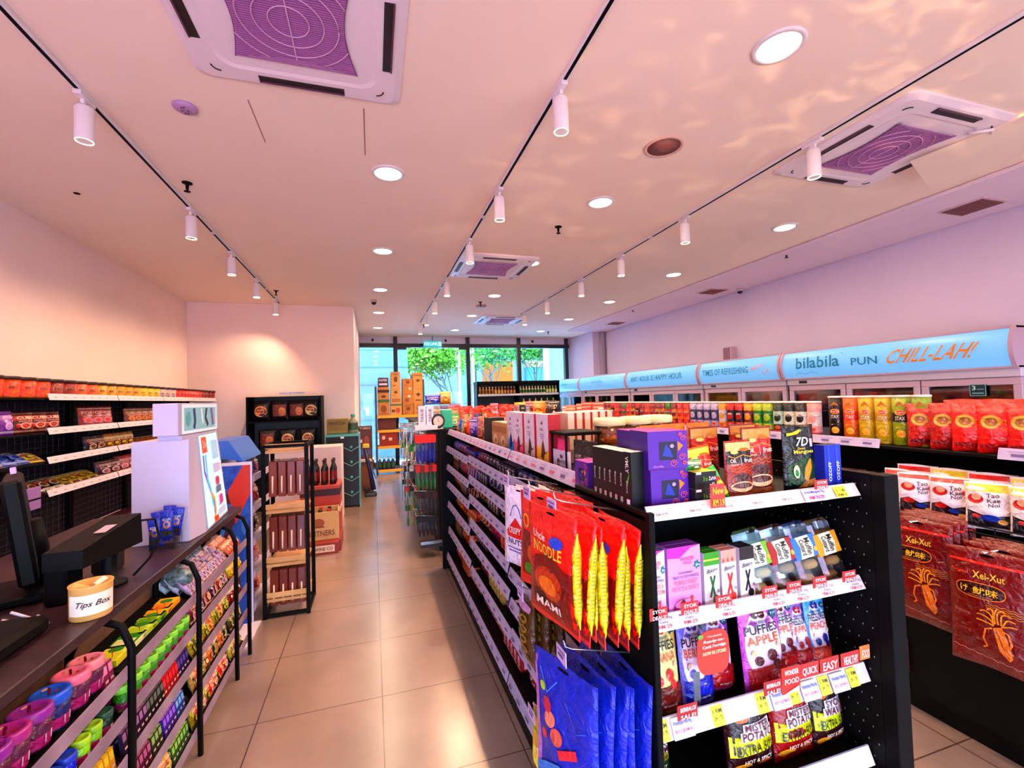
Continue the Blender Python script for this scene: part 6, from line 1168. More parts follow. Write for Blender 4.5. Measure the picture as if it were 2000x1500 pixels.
# bags in the remaining sections
def many(b_, r, ya, yb, pals, cn, w=.055, h=.10, tilt=-.3, dxs=(.03, .10)):
    rd = random.Random(b_*10+r); y = ya+.03; i = 0
    while y < yb-.02:
        for dx in dxs:
            c = pals[i % len(pals)]; rackput(gen_pouch(('mk', c, w), w, h, .028, *c, 'pillow', LOREM[(b_+r) % 10]), b_, r, y, dx, '%s sweets packet in the %s row of the %s sweets rack section' % (cn, RN[r], SN[b_]), 'sweets packet', '%s packets %s %s' % (cn, RN[r], SN[b_]), rz=PI/2+rd.uniform(-.2, .2), tilt=tilt+rd.uniform(-.1, .1)); i += 1
        y += w*.9
many(0, 0, 1.26, 1.34, [('6c2870', 'a050a0', 'd8b0d8')], 'purple'); many(0, 4, 1.4, 1.84, [('c89018', 'f0d040', '5c3010'), ('a87018', 'e8c038', 'f0e0a0')], 'golden')
many(1, 4, 2.12, 2.28, [('d89018', 'f0c040', 'e8e0a0')], 'orange yellow', .05, .1)
many(2, 0, 2.49, 3.04, [('c8b0d0', '7c4888', 'f0e8f0'), ('e0d8e8', 'a878b0', '5c3468'), ('d0d8e8', '6888b0', 'e8e8d0')], 'silvery lilac', .05, .10, -.7, (.03, .08, .13))
many(2, 1, 2.49, 3.04, [('7c2c38', 'd07880', 'f0d8dc'), ('2c2030', 'a090b0', 'e8e0f0'), ('a03830', 'e8a088', 'f0e0d0')], 'wine and silver', .06, .11)
many(2, 2, 2.49, 3.04, [('b0a020', 'e8d840', '504010'), ('d85818', 'f09838', 'f0e0a0'), ('8c9020', 'd0c840', 'e0e0a0')], 'olive and orange', .055, .11)
many(2, 3, 2.49, 3.04, [('c8a060', 'f0d8a8', '6c4420'), ('383020', 'a89850', 'e8e0b0'), ('d86820', 'f0a060', '48a090')], 'tan', .065, .11)
many(2, 4, 2.49, 3.04, [('a8901c', 'e0d040', '3c5c1c'), ('c83028', 'f0a8a0', 'f0e8e0'), ('d82c24', 'f08878', 'f4e4d8')], 'red and olive', .065, .11)
many(3, 0, 3.08, 3.33, [('e89868', 'f0d0b0', 'd84860'), ('e8c8c8', 'f0a078', 'f4ece8')], 'peach', .05, .09, -.8); many(3, 1, 3.08, 3.33, [('f0d010', 'f8e840', 'e8b010')], 'plain yellow', .05, .08)
many(3, 2, 3.08, 3.33, [('b83028', 'e8d8d0', '2c2024'), ('282024', 'e0d8d8', 'b02c24')], 'red and black', .06, .1); many(3, 3, 3.08, 3.33, [('6c5820', 'b8c060', 'e8e0b0'), ('a03028', 'e07040', 'f0d8a0')], 'olive red', .06, .1); many(3, 4, 3.08, 3.33, [('d8c060', 'f0e8a8', '7c5820'), ('c86828', 'f0b060', 'f4e8c0')], 'sand', .06, .1)
RB_ = MB(); RB_.lathe([(.07*abs(math.sin(PI*k/8))+1e-5, .05-.05*math.cos(PI*k/8)) for k in range(9)], noise_mat('foil_crinkle', '8898a0', '283830', 60, .3), 16, squash=.6)
tag(RB_.build('sweets_bag', None, (RX-.10, 2.53, RZs[0]-.01)), 'crinkled clear bag of silver and green sweets at the near end of the third section', 'sweets bag')

# ---------------------------------------------------------------- promotional stand beyond the counter
BLUE = noise_mat('blue_print', '1030a8', '2868d8', 14, .45)
t = thing('promo_stand', 'white and blue promotional stand with printed side at the end of the counter', 'promotional stand', (0, 0, 0))
q = MB(); q.box(-1.16, 3.785, 0, -.865, 3.80, 1.19, BLUE); o = q.build('printed_side', t); q = MB(); q.CM = lambda c: M(c, .5)
q.art([('p', [(.45, .82), (.80, .98), (.95, .98), (.95, .80), (.62, .62)], 'd83020'), ('p', [(.05, .60), (.45, .82), (.62, .64), (.3, .48)], '4c1c28'), ('p', [(0, .0), (.96, .0), (.96, .2), (.5, .3), (0, .25)], '1848b8'), ('l', [(.2, .30), (.4, .42), (.65, .36), (.7, .2)], .04, '5c2010'), ('r', .96, 0, 1, 1, 'e8dcec'), ('r', 0, .98, 1, 1, 'e8dcec')]+[('e', .15+.17*i % .8, .5+.1*(i % 3), .08, .05, '3478e0') for i in range(6)], lambda u, v, L: (-1.16+.295*u, 3.784-.0004*L, 1.19*v), 4); q.build('picture', o)
q = MB(); q.box(-1.16, 3.80, 0, -1.145, 4.35, 1.2, M('d8cce4', .5)); q.build('back', t)
for z in (.08, .32, .56, .80, 1.03): q = MB(); q.box(-1.145, 3.80, z, -.87, 4.35, z+.012, M('c8bcd8', .5)); q.build('shelf', t); q = MB(); q.box(-.872, 3.80, z, -.865, 4.35, z+.05, M('d8cce8', .5)); q.build('shelf_edge', t)
q = MB(); q.box(-.93, 3.42, 0, -.82, 3.80, .012, M('ecdff0', .5)); q.build('foot', t)
q = MB(); q.add([(-1.16, 3.79, 1.24), (-.92, 3.79, 1.19), (-.92, 4.35, 1.19), (-1.16, 4.35, 1.24), (-1.16, 3.79, 1.35), (-1.02, 3.79, 1.35), (-1.02, 4.35, 1.35), (-1.16, 4.35, 1.35)], [(3, 2, 1, 0), (4, 5, 6, 7), (0, 1, 5, 4), (1, 2, 6, 5), (2, 3, 7, 6), (3, 0, 4, 7)], M('2864d0', .4)); q.build('header', t)
for k, (z, pals, cn) in enumerate(((.09, [('a82c20', 'e07040', 'f0d0b0')], 'rusty red'), (.33, [('e0a8a8', 'c85058', 'f4e8e8')], 'pink'), (.57, [('302028', '6c4850', 'd8c0b8')], 'dark'), (.81, [('b84838', 'e8b0a0', '5c2018')], 'salmon'), (1.04, [('1c3078', '802438', 'd86048'), ('28407c', 'b04048', 'e8a080')], 'navy and red'))):
    for i in range(6): c = pals[i % len(pals)]; place(gen_pouch(('pr', c), .085, .14, .04, *c, 'pillow', LOREM[k+2]), (-.93-.03*(i % 2), 3.85+i*.085, z+.013), PI/2-.2, '%s sweets packet on the promotional stand, %s shelf from below' % (cn, ['first', 'second', 'third', 'fourth', 'fifth'][k]), 'sweets packet', '%s packets on the promotional stand' % cn, tilt=-.2)
# black framed wooden bread rack (nearly empty)
WOODL = noise_mat('light_wood', 'c88848', 'dca468', 8, .45, (1, 12, 1), 5); AC = glass_mat('smoked_plastic', (.55, .25, .20), .10, .06)
t = thing('wooden_rack', 'tall black framed rack with light wooden shelves and brown bins beside the promotional stand', 'rack', (0, 0, 0))
x0, x1, y0, y1, Hh = -.80, -.50, 3.83, 4.16, 1.30
for x in (x0, x1):
    for y in (y0, y1): q = MB(); q.box(x-.014, y-.014, 0, x+.014, y+.014, Hh, METAL_BLACK, .002); q.build('post', t)
for z in (.02, Hh-.012):
    for (a, b_, c, d_) in ((x0, y0, x1, y0), (x0, y1, x1, y1), (x0, y0, x0, y1), (x1, y0, x1, y1)): q = MB(); q.box(min(a, c)-.012, min(b_, d_)-.012, z-.012, max(a, c)+.012, max(b_, d_)+.012, z+.012, METAL_BLACK); q.build('rail', t)
for z in (1.255, .80, .40, .14):
    q = MB(); q.box(x0+.012, y0-.002, z-.022, x1-.012, y1, z, WOODL, .002); q.build('shelf', t)
    q = MB(); q.box(x0+.012, y0-.008, z+.012, x1-.012, y0, z+.050, WOODL, .002); q.build('front_slat', t)
for z in (1.04, .62, .22):
    for i in range(4):
        x = x0+.03+i*.064; q = MB(); q.box(x, y0+.02, z-.14, x+.058, y0+.20, z+.13, noise_mat('amber_bin%d%d' % (i, z*100), '6c2014', '8c3420', 5, .25), .006); b2 = q.build('bin', t)
        g = MB(); g.tube([(x+.029, y0+.012, z-.11), (x+.029, y0+.004, z-.09), (x+.029, y0+.012, z+.02)], .006, M('e8c8b0', .3), 6); g.build('bin_handle', b2)
# crates with wine bottles
t = thing('wine_crate', 'light wooden wine crate on the floor beyond the wooden rack', 'crate', (-.60, 5.50, 0), .05)
q = MB()
for (a, b_, c, d_) in ((-.21, -.16, .21, -.15), (-.21, .15, .21, .16), (-.21, -.15, -.20, .15), (.20, -.15, .21, .15)): q.box(a, b_, .12, c, d_, .42, M('d0a068', .6), .002)
q.box(-.2, -.15, .12, .2, .15, .13, M('d0a068', .6)); q.CM = lambda c: M(c, .6); q.art([('t', 'VINTNERS', .2, .15, .9, .35, '7c3c20'), ('e', .5, .62, .16, .16, 'a05030'), ('r', .35, .45, .65, .5, '7c3c20')], lambda u, v, L: (-.21+.42*u, -.1605-.0005*L, .12+.3*v), .7); q.build('box', t)
q = MB(); q.box(-.85, 5.22, 0, -.38, 5.30, .12, M('8c2420', .5), .003); q.box(-.85, 5.30, 0, -.36, 5.72, .118, M('8c2420', .5), .003); q.CM = lambda c: M(c, .5)
q.art([('r', .45, .2, .92, .8, 'e8c8b0'), ('t', 'WINE CO', .5, .35, .88, .65, '5c1414')], lambda u, v, L: (-.85+.47*u, 5.2195-.0005*L, .12*v), .25); tag(q.build('crate'), 'flat dark red crate with pale label under the wine crate', 'crate')
WBT = bottle('wine_bottle', .038, .30, '1c1014', '30141c', '8c1c20'); WB2 = bottle('wine_bottle', .038, .30, '701018', 'c02028', 'e8d8c8')
for i in range(8): place(WBT if i % 3 else WB2, (-.76+.09*(i % 4), 5.42+.13*(i//4), .135), .3*i, '%s wine bottle standing in the wooden crate' % ('dark' if i % 3 else 'red labelled'), 'wine bottle', 'bottles in the wooden crate')
q = MB(); q.box(-.84, 5.85, 0, -.40, 6.25, .62, M('b83c30', .5), .003); q.box(-.842, 5.848, .30, -.398, 6.252, .36, M('ecdcc8', .5)); q.box(-.842, 5.848, .5, -.398, 6.25, .58, M('3c141c', .5)); tag(q.build('display_box'), 'red and cream banded display box behind the wine crate', 'box')
for i in range(8): place(WBT, (-.78+.1*(i % 4), 5.94+.14*(i//4), .622), .2*i, 'dark wine bottle standing on the red display box', 'wine bottle', 'bottles on the display box')
q = MB(); q.box(-1.3, 6.55, 0, -.42, 7.0, 1.02, M('e4ccd0', .5), .004); tag(q.build('storage_cabinet'), 'plain white cabinet behind the wine bottles', 'cabinet')
for i in range(3): place(tub('drink_can', .05, .13, '9c2018', 'c8c8c8', [(.3, .7, 'e8e0d8')], lidh=.05), (-.50-.11*i, 5.98, .925), 0, 'red and white can on the display box top', 'can', 'red cans')  if False else None
# black bread rack against the back wall
t = thing('bread_rack', 'black metal rack with round labelled packs against the back wall', 'rack', (0, 0, 0))
q = MB(); q.box(-1.80, 8.05, 0, -.80, 8.10, 1.74, M('140c10', .5)); q.build('back_panel', t)
q = MB(); q.box(-1.82, 7.62, 1.735, -.78, 8.10, 1.765, M('ecd8b8', .5)); q.build('top_shelf', t)
q = MB(); q.box(-.80, 7.66, 0, -.775, 8.10, 1.74, METAL_BLACK); q.build('side_panel', t); q = MB(); q.box(-1.825, 7.66, 0, -1.80, 8.10, 1.74, METAL_BLACK); q.build('side_panel', t)
for z in (1.34, .90, .45, .08): q = MB(); q.box(-1.80, 7.66, z, -.80, 8.05, z+.02, METAL_BLACK); q.build('shelf', t)
q = MB(); q.CM = lambda c: M(c, .5); q.box(-1.38, 7.66, 1.766, -1.0, 7.665, 1.80, M('d8d4f0', .5)); q.art([('t', 'HILL & WEST', .06, .2, .94, .85, '7888c8')], lambda u, v, L: (-1.38+.38*u, 7.659-.0006*L, 1.766+.034*v), .1); q.build('header_sign', t)
def bread(c, kind):
    a = [('e', .5, .48, .36, .28, c), ('e', .5, .54, .26, .15, 'a82018'), ('t', 'BAKERY', .32, .50, .68, .58, 'f0d8b0'), ('e', .6, .3, .16, .07, '3c1814')] if kind else [('r', .12, .2, .88, .8, '8c4020'), ('e', .65, .45, .22, .22, c)]
    return pouch('bread_pack', .25, .30, .10, '201014', a, 'pillow')
bp = [bread('e8b070', 1), bread('d89858', 0), bread('f0d8a0', 1)]
for i, (x, z, k, l) in enumerate(((-1.64, 1.37, 0, 'upper shelf, leftmost'), (-1.38, 1.37, 1, 'upper shelf, second from left'), (-1.14, 1.37, 1, 'upper shelf, second from right'), (-.93, 1.37, 2, 'upper shelf, rightmost'), (-1.56, .93, 1, 'lower shelf, left'), (-1.27, .93, 2, 'lower shelf, middle'), (-.98, .93, 2, 'lower shelf, right'))):
    place(bp[k], (x, 7.76, z), 0, 'dark bread pack with %s on the black rack, %s' % ('round orange label' if k != 1 else 'brown window', l), 'bread pack', 'bread packs')
# teal bottle cabinet
TE = M('48a098', .3); t = thing('bottle_cabinet', 'black cabinet with teal zigzag shelves holding bottles by the aisle', 'cabinet', (0, 0, 0))
q = MB(); q.box(-.69, 7.42, .02, -.22, 7.85, 1.10, M('0e080c', .5)); q.build('body', t)
q = MB(); q.box(-.705, 7.385, 0, -.69, 7.87, 1.10, TE); q.build('side_panel', t); q = MB(); q.box(-.22, 7.385, 0, -.205, 7.87, 1.10, TE); q.build('side_panel', t); q = MB(); q.box(-.705, 7.38, 1.09, -.205, 7.87, 1.125, TE); q.box(-.48, 7.376, 1.06, -.43, 7.38, 1.09, PAPER); q.build('top', t)
for z in (.87, .64, .41, .18):
    q = MB(); q.tube([(-.69, 7.40, z+.055), (-.575, 7.40, z-.01), (-.4475, 7.40, z+.055), (-.33, 7.40, z-.01), (-.22, 7.40, z+.055)], .006, M('80a8a0', .3), 6); q.build('zigzag_shelf', t)
cb = bottle('bottle', .040, .30, '184c48', '40b8b0', '207068', 14)
for r, z in enumerate((.87, .64, .41, .18)):
    for i, x in enumerate((-.575, -.33)):
        place(cb, (x, 7.70, z+.05), 0, 'teal capped bottle lying in the black cabinet, %s row, %s' % (['top', 'second', 'third', 'bottom'][r], ('left', 'right')[i]), 'bottle', 'bottles lying in the zigzag shelves', tilt=PI/2)
q = MB(); q.box(-.68, 7.45, 1.126, -.38, 7.8, 1.36, noise_mat('green_carton', '6c5418', '8c7428', 4, .6), .003); q.CM = lambda c: M(c, .6); q.art([('t', 'BENITZIA', .1, .62, .9, .82, '3c2c10'), ('r', .08, .1, .92, .2, '8c7c30'), ('r', 0, 0, 1, .06, '206038')], lambda u, v, L: (-.68+.30*u, 7.4495-.0005*L, 1.126+.234*v), .8); tag(q.build('carton'), 'olive brown carton on top of the teal cabinet', 'carton')
place(bottle('water_jug', .075, .30, 'a8a890', '38a898', '486c50', 18), (-.30, 7.55, 1.126), 0, 'large clear jug with green label and teal cap on the teal cabinet', 'jug')
# side table, carton and vacuum cleaner in the niche
t = thing('side_table', 'small wooden side table right of the teal cabinet', 'table', (-.14, 8.5, 0))
q = MB(); q.box(-.15, -.16, .56, .15, .2, .60, M('e8d8c8', .5), .003); q.build('tabletop', t); q = MB(); q.box(-.13, -.13, 0, .13, .17, .56, M('8c5030', .6), .003); q.build('body', t)
q = MB(); q.box(-.26, 8.45, .601, -.02, 8.66, 1.18, M('5c2420', .5), .004); q.CM = lambda c: M(c, .5); q.art([('r', 0, .88, 1, 1, '281018'), ('t', 'TOMAS', .1, .90, .9, .98, 'e0c0a8'), ('e', .6, .55, .2, .16, '8c4030'), ('r', .1, .5, .3, .6, 'e8c8c0'), ('r', .1, .12, .9, .3, '4050a0')], lambda u, v, L: (-.26+.24*u, 8.4495-.0005*L, .601+.579*v), 2.4); tag(q.build('carton'), 'dark brown carton standing on the small side table', 'carton')
t = thing('vacuum_cleaner', 'dark blue upright cleaner with yellow handle leaning by the side table', 'vacuum cleaner', (-.03, 8.18, 0))
q = MB(); q.tube([(-.13, 0, .86), (-.04, .0, .45), (.02, -.02, .10)], [.03, .035, .045], M('18184c', .35), 12); q.build('shaft', t)
q = MB(); q.box(-.13, -.10, 0, .07, .08, .06, M('141224', .4), .015); q.build('head', t)
q = MB(); q.lathe([(.055, -.03), (.062, 0), (.055, .03)], M('241c28', .4), 14, -.1, -.04, .12); q.build('wheel', t)
q = MB(); q.box(-.15, -.03, .82, -.04, .03, .89, M('f0c818', .4), .008); q.build('grip', t)
q = MB(); q.tube([(-.08, 0, .78), (.04, .02, .55), (.10, .0, .36), (.06, -.02, .28), (.02, 0, .40)], .009, M('2c1c24', .4), 8); q.build('hose', t)

# ---------------------------------------------------------------- carton shelving by the window
YEL = M('e8a820', .45); KR = ['c08848', 'b87838', 'c89050', 'b07030']
t = thing('storage_rack', 'black and yellow storage rack loaded with cartons by the left pane', 'rack', (0, 0, 0))
X0, X1, Y0, Y1 = .07, 1.12, 10.45, 10.85
for x in (X0, X1):
    for y in (Y0, Y1): q = MB(); q.box(x-.02, y-.02, 0, x+.02, y+.02, 1.95 if x == X0 else 2.1, M('283c58', .4)); q.build('post', t)
for z in (1.30, .98, .62, .10):
    q = MB(); q.box(X0+.02, Y0-.01, z-.06, X1-.02, Y0+.02, z, YEL, .003); q.build('yellow_beam', t); q = MB(); q.box(X0+.02, Y0+.02, z-.03, X1-.02, Y1, z, M('584838', .6)); q.build('shelf', t)
kb = 0
def kraft(x, z, w, h, l, col=None, art=(), y=10.64, d=.36):
    global kb; kb += 1
    q = MB(); q.box(-w/2, -d/2, 0, w/2, d/2, h, M(col or KR[kb % 4], .7, 0, 0, .05, .3, 6), .004); q.box(-w/2+.01, -.02, h, w/2-.01, .02, h+.002, M('d8b078', .4)); q.CM = lambda c: M(c, .7)
    q.art(art or [('e', .5, .55, .2, .18, '6c3c18'), ('r', .15, .15, .5, .2, '6c3c18'), ('t', 'FOOD', .25, .78, .75, .9, '5c3014')], lambda u, v, L: (-w/2+w*u, -d/2-.0006*L, h*v), h/w)
    return tag(q.build('carton', None, (x, y, z)), l, 'carton', 'cartons on the storage rack')
S1 = [('t', 'PAPER', .1, .6, .9, .85, 'f0e8f0'), ('r', .1, .2, .9, .4, 'e0d8e8')]
kraft(.235, 1.302, .25, .29, 'brown carton, bottom left of the stack above the yellow beam', art=[('e', .5, .5, .25, .3, '7c4420'), ('r', .1, .1, .9, .16, '7c4420')]); kraft(.505, 1.302, .25, .21, 'brown carton with round print, bottom of the second pile', art=[('e', .65, .5, .2, .3, 'b04428'), ('r', .1, .3, .4, .6, '5c3014')]); kraft(.77, 1.302, .24, .24, 'brown carton, bottom of the third pile'); kraft(1.0, 1.302, .20, .24, 'narrow brown carton, bottom of the right pile')
kraft(.235, 1.594, .25, .22, 'brown carton with green base, second in the left pile', art=[('r', 0, 0, 1, .3, '3c6430'), ('e', .5, .6, .2, .15, '5c3418')]); kraft(.505, 1.514, .24, .20, 'brown carton with green stripe, second pile', art=[('r', 0, 0, 1, .2, '486c38'), ('r', .1, .4, .9, .8, 'a06030')]); kraft(.77, 1.544, .24, .22, 'brown carton with pale sticker, third pile', art=[('r', .5, .7, .75, .9, 'e8d8c8'), ('e', .4, .4, .2, .2, '7c4820')]); kraft(1.0, 1.544, .22, .33, 'brown carton with dark emblem, right pile', art=[('p', [(.5, .5), (.2, .7), (.4, .68), (.5, .8), (.6, .68), (.8, .7)], '4c2410'), ('r', .2, .2, .8, .28, '5c3014')])
kraft(.235, 1.816, .25, .12, 'dark topped carton in the left pile', art=[('r', 0, 0, 1, .5, '3c2010')]); kraft(.505, 1.716, .22, .18, 'brown carton, third in the second pile'); kraft(.77, 1.766, .23, .17, 'brown carton, third in the third pile', art=[('r', .6, .6, .8, .9, 'e8d8c8')]); kraft(1.0, 1.876, .22, .38, 'tall brown carton topping the right pile', art=[('p', [(.5, .42), (.22, .56), (.4, .55), (.5, .64), (.6, .55), (.78, .56)], '4c2410'), ('r', .1, .8, .9, .86, '7c4820')])
kraft(.235, 1.938, .22, .21, 'purple and white paper carton on top of the left pile', '4c2c44', S1); kraft(.505, 1.898, .20, .38, 'tall brown carton topping the second pile'); kraft(.77, 1.938, .22, .18, 'brown carton topping the third pile')
kraft(.33, .62, .40, .30, 'dark red carton on the middle shelf of the rack', '8c2820', [('r', .15, .5, .3, .75, 'f0b8a8'), ('r', .5, .4, .68, .6, 'e8d0c8'), ('r', .05, .45, .95, .48, '5c1418')]); kraft(.8, .62, .38, .30, 'second dark red carton on the middle shelf, mostly hidden', '7c2420')
q = MB(); q.box(.10, 10.50, .99, .50, 10.80, 1.23, M('5c2018', .6), .004); tag(q.build('carton'), 'plain dark carton in the gap below the yellow beam', 'carton')
for i in range(8): place(bottle('detergent_bottle', .045, .26, '3c3478', 'e0e0f0', '487838', 12), (.13+.095*(i % 4), 10.52+.14*(i//4), .10), 0, 'purple and green bottle on the lowest shelf of the storage rack', 'bottle', 'bottles on the lowest rack shelf')

# ---------------------------------------------------------------- gondola beyond (C) with hanging goods
t = thing('gondola_shelving', 'black gondola farther down the aisle with hanging goods on its left side', 'shelving unit', (0, 0, 0))
q = MB(); q.box(.66, 4.85, .0, 1.34, 9.0, 1.27, METAL_BLACK); q.build('body', t); q = MB(); q.box(.60, 4.82, 1.27, 1.38, 9.0, 1.29, METAL_BLACK, .003); q.build('top_shelf', t)
q = MB(); q.box(.44, 4.70, 0.10, .66, 4.84, .135, M('301820', .5)); q.box(.44, 4.695, .135, .66, 4.705, .165, CHROME); q.build('bottom_tray', t)
for z in (1.22, .90, .62, .36):
    q = MB(); q.tube([(.66, 4.9, z), (.40, 4.9, z+.03)], .005, CHROME, 6); q.tube([(.66, 5.2, z), (.40, 5.2, z+.03)], .005, CHROME, 6); q.tube([(.42, 4.86, z+.03), (.42, 6.6, z+.03)], .004, CHROME, 6); q.build('hanging_rail', t)
def hang(c1, c2, w, h, nm):
    k = ('hang', c1, c2, w, h)
    if k not in PROTO:
        q = MB(); q.box(-w/2, -.003, h*.72, w/2, .003, h, card(c1)); q.lathe([(.004, 0), (w*.22, .02), (w*.25, h*.35), (w*.12, h*.5), (w*.08, h*.72)], foil(c2), 8, 0, -.012, 0); q.box(-w*.3, -.012, h*.1, w*.3, -.004, h*.68, PLASTIC)
        PROTO[k] = (nm, [(nm, q.mesh(nm))])
    return PROTO[k]
hz = [(1.22, .30, [('e83818', '2c3cb0'), ('e83818', '3040b8')], 'red and blue brush pack'), (.90, .26, [('c83020', '309040'), ('8c2020', '508040')], 'green handled tool pack'), (.62, .24, [('5c1c20', '3c2024'), ('301418', '501c20')], 'dark red tool pack'), (.36, .20, [('281418', '3c2024'), ('401820', '201418')], 'brown tool pack')]
for z, h, cs, nm in hz:
    for i in range(5):
        for j, yy in enumerate((4.84, 4.98)):
            c = cs[i % len(cs)]; place(hang(c[0], c[1], .045, h, 'hanging_pack'), (.445+i*.042, yy, z-h+.02), 0, '%s hanging at the near end of the far gondola, %s rank' % (nm, ('front', 'rear')[j]), 'hanging pack', '%ss, %s' % (nm, ('front', 'rear')[j]))
hz2 = [(1.27, .22, [('c8e0f0', '4878b0'), ('a8c8e0', 'c0d8e8')], 'pale blue household pack'), (1.03, .22, [('b8c0a8', 'd8d0b8'), ('409850', 'e0e0d0')], 'cream brush pack'), (.80, .24, [('2c3830', '90a080'), ('e8e0d8', '404840')], 'grey green utensil pack'), (.56, .24, [('d83830', '3ca048'), ('204838', 'b8c890')], 'green and red cloth pack'), (.33, .25, [('3c8c5c', '509858'), ('b8a850', 'c8b868')], 'olive stick pack')]
for z, h, cs, nm in hz2:
    for i in range(5):
        for j, yy in enumerate((5.6, 6.1, 6.7)):
            c = cs[(i+j) % 2]; x = .38+i*.055; 
            if z < 1.0 and j == 2 or z == .33 and j == 1: continue
            place(hang(c[0], c[1], .06, h, 'hanging_pack'), (x, yy, z-h+.02), 0, '%s hanging on the left side of the far gondola, %s rank' % (nm, ['nearest', 'middle', 'farthest'][j]), 'hanging pack', '%ss %s' % (nm, ['nearest', 'middle', 'farthest'][j]))
for yy in (5.55, 6.05, 6.65): q = MB(); q.tube([(.38, yy, .2), (.38, yy, 1.30)], .005, CHROME, 5); q.tube([(.66, yy, 1.29), (.36, yy, 1.29)], .005, CHROME, 5); q.tube([(.66, yy, .8), (.36, yy, .8)], .005, CHROME, 5); q.build('hanging_frame', t)
# goods on its top
TZ2 = 1.291
BW2 = carton('tissue_box', .075, .06, .205, 'ece4ec', 'dcd0e0', 'f4ecf0', [('t', 'TISSUE', .3, .15, .7, .85, '281c20', 90)])
place(BW2, (.50, 4.90, TZ2+.05), 0, 'white upright box with vertical black lettering, left of two', 'box', 'white lettered boxes'); place(BW2, (.585, 4.90, TZ2+.05), 0, 'white upright box with vertical black lettering, right of two', 'box', 'white lettered boxes')
q = MB(); q.box(.42, 4.84, 1.29, .66, 4.99, 1.338, M('d8d0d8', .5), .003); tag(q.build('box_tray'), 'low pale tray under the two white lettered boxes', 'tray')
t = thing('table_clock', 'round black clock with peach face on the far gondola corner', 'clock', (.67, 4.90, TZ2)); q = MB()
n = 24; q.add([(.072*math.cos(2*PI*k/n), y_, .088+.082*math.sin(2*PI*k/n)) for y_ in (-.03, .03) for k in range(n)], [tuple(range(n)), tuple(range(n, 2*n))[::-1]]+[(i, n+i, n+(i+1) % n, (i+1) % n) for i in range(n)], M('1c1416', .4)); q.box(-.05, -.03, 0, .05, .03, .02, M('e8d8c8', .4)); q.build('case', t)
q = MB(); q.CM = lambda c: M(c, .5); q.art([('e', .5, .5, .45, .45, 'd8a898'), ('e', .5, .5, .36, .36, 'e8c0b0'), ('l', [(.5, .5), (.5, .75)], .02, '3c2020'), ('l', [(.5, .5), (.62, .42)], .02, '3c2020')], lambda u, v, L: (-.06+.12*u, -.031-.0006*L, .028+.12*v), 1); q.build('dial', t)
q = MB(); q.box(.72, 4.95, TZ2, .84, 5.05, 1.50, M('28b088', .4), .01); tag(q.build('tin'), 'turquoise tin beside the round clock', 'tin')
rnd = random.Random(21)
topc = [(('2030b0', '3c50d8', 'c0c8f0'), 'blue'), (('f0c830', 'f0e070', 'd87020'), 'yellow'), (('e84818', 'f08838', 'f0c060'), 'orange red'), (('f06820', 'f8a040', '8c3010'), 'orange'), (('c8306c', 'e870a0', 'f0d0e0'), 'magenta'), (('b0a8d0', '8070b0', 'e8e0f0'), 'lilac'), (('d0c8c0', 'a87860', 'f0e8e0'), 'beige'), (('38a060', '88d090', 'e0f0e0'), 'green')]
for (x, y, w, h, ci, zz) in [(.80, 6.3, .22, .13, 0, .26), (.98, 6.35, .17, .18, 1, .25), (.78, 5.3, .12, .15, 5, 0), (.90, 5.2, .13, .16, 7, 0), (1.02, 5.0, .13, .18, 2, 0), (1.15, 5.05, .13, .18, 3, 0), (1.27, 5.1, .13, .18, 2, 0), (.80, 5.8, .14, .2, 6, 0), (.98, 5.7, .14, .22, 3, 0), (1.15, 5.8, .14, .22, 2, 0), (1.28, 5.6, .14, .20, 1, 0), (1.28, 6.3, .16, .22, 4, 0), (.80, 6.3, .2, .24, 6, 0), (1.0, 6.35, .2, .24, 5, 0), (.80, 7.2, .2, .2, 6, 0), (1.05, 7.2, .2, .22, 2, 0), (1.25, 7.1, .18, .24, 4, 0)]:
    c, cn = topc[ci]; place(gen_pouch(('c', ci, w, h), w, h, .07, *c, 'stand' if zz == 0 else 'pillow', LOREM[ci]), (x, y, TZ2+zz), rnd.uniform(-.3, .3), '%s packet on top of the far gondola, %s' % (cn, 'near end' if y < 5.5 else ('middle' if y < 6.5 else 'far end')), 'packet', '%s packets on the far gondola top, %s' % (cn, 'near end' if y < 5.5 else ('middle' if y < 6.5 else 'far end')))
# middle gondola between C and the freezers (only its top is seen)
t = thing('gondola_shelving', 'low black gondola in the middle distance, topped with red and grey packs', 'shelving unit', (0, 0, 0)); q = MB(); q.box(1.75, 6.6, 0, 2.36, 8.6, 1.27, METAL_BLACK); q.build('body', t); q = MB(); q.box(1.72, 6.58, 1.27, 2.40, 8.62, 1.29, METAL_BLACK, .003); q.build('top_shelf', t); q = MB(); q.box(1.8, 6.62, 1.29, 2.4, 6.64, 1.36, M('481418', .5)); q.build('top_edge', t)
for i, (x, w, h, c, cn) in enumerate(((1.80, .10, .24, ('e0b0c0', 'c05070', 'f0e8e8'), 'pink'), (1.95, .17, .22, ('d82820', 'e86850', 'f0e0d8'), 'bright red'), (2.16, .07, .20, ('b0a8b8', '8c8498', 'e8e0f0'), 'grey'), (2.25, .07, .20, ('182820', '304838', 'b0b8b0'), 'dark green'), (2.335, .07, .20, ('b8b0c0', '9c94a8', 'e8e0f0'), 'light grey'))): place(gen_box(('mg', i), w, .1, h, *c, LOREM[i]), (x, 6.75, 1.291), 0, '%s upright box on the middle distance gondola' % cn, 'box')
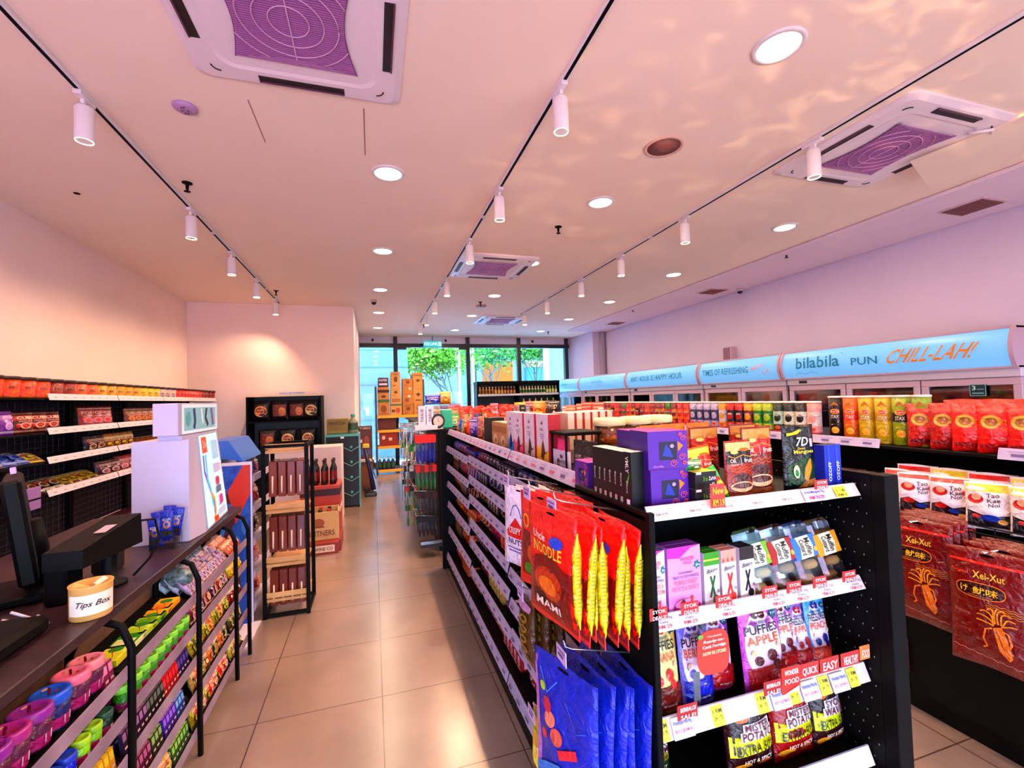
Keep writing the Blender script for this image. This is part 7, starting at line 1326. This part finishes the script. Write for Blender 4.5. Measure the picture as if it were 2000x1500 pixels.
q = MB(); q.box(2.50, 7.9, 1.301, 2.95, 7.93, 1.52, M('f0b038', .5), .003); q.CM = lambda c: M(c, .5); q.art([('t', 'BEST DEAL', .1, .45, .9, .75, 'c83818'), ('r', .05, .1, .95, .3, 'f0e0a0')], lambda u, v, L: (2.50+.45*u, 7.899-.0006*L, 1.301+.22*v), .5); tag(q.build('promo_card'), 'orange and yellow promotional card at the far end of the right gondola', 'sign')
# tall black shelving with bottles by the far window
t = thing('tall_shelving', 'tall black shelving with rows of bottles before the far window', 'shelving unit', (0, 0, 0))
q = MB(); q.box(2.50, 11.3, 0, 4.69, 11.34, 2.04, M('0c0a0c', .5)); q.build('back_panel', t); q = MB(); q.box(2.48, 10.9, 1.97, 4.70, 11.34, 2.04, METAL_BLACK, .003); q.build('canopy', t)
for x in (2.48, 3.57, 4.67): q = MB(); q.box(x, 10.92, 0, x+.03, 11.3, 1.98, METAL_BLACK); q.build('side_panel', t)
for z in (1.70, 1.38, 1.05, .7, .1): q = MB(); q.box(2.51, 10.93, z-.02, 4.67, 11.3, z, METAL_BLACK); q.box(2.51, 10.91, z-.03, 4.67, 10.93, z+.02, M('d0ccd8', .4), .002); q.build('shelf', t)
bc = [('d8b040', 'a07020', 'golden'), ('c88c28', 'e0c060', 'amber'), ('e8d8c0', 'b04030', 'cream'), ('8c2c20', 'd8a060', 'red brown'), ('e8e0b0', '508040', 'pale yellow'), ('a8b858', 'e0e0a0', 'lime')]
for i in range(26):
    x = 2.57+i*.082
    if 3.55 < x < 3.62: continue
    c = bc[0 if i < 5 else 1 if i < 8 else 3 if i < 13 else 4 if i < 22 else 5]; k = ('ws', c[0])
    if k not in PROTO: PROTO[k] = bottle('sauce_bottle', .032, .20, c[0], 'e8d8b0', c[1], 10)
    place(PROTO[k], (x, 10.98, 1.702), 0, '%s bottle on the top row of the tall shelving by the far window' % c[2], 'bottle', '%s bottles on the tall shelving' % c[2])
    if i % 2 == 0 and i > 10: place(PROTO[k], (x, 10.98, 1.382), 0, '%s bottle on the second row of the tall shelving' % c[2], 'bottle', '%s bottles on the second row' % c[2])
# chest freezer and cabinets behind the counter
t = thing('chest_freezer', 'dark chest freezer with curved glass lid below the left wall shelving', 'chest freezer', (0, 0, 0))
q = MB(); q.box(-2.30, 3.0, 0, -1.72, 5.2, .62, M('8c5878', .45), .01); q.build('body', t); q = MB(); q.box(-2.31, 2.99, .62, -1.71, 5.21, .66, M('d8a8b0', .4), .008); q.build('rim', t)
q = MB(); n = 10; P = [(-2.29+.57*i/n, y_, .66+.07*math.sin(PI*i/n)) for y_ in (3.02, 5.18) for i in range(n+1)]; q.add(P, [(i, i+1, n+2+i, n+1+i) for i in range(n)], M('3c1420', .15), True); q.build('lid', t)
q = MB(); q.box(-1.712, 3.0, .40, -1.705, 5.2, .44, M('c8281c', .4)); q.box(-1.712, 3.0, .46, -1.706, 5.2, .50, M('e8b0a0', .4)); q.build('trim_stripe', t)
bpy.context.view_layer.update()
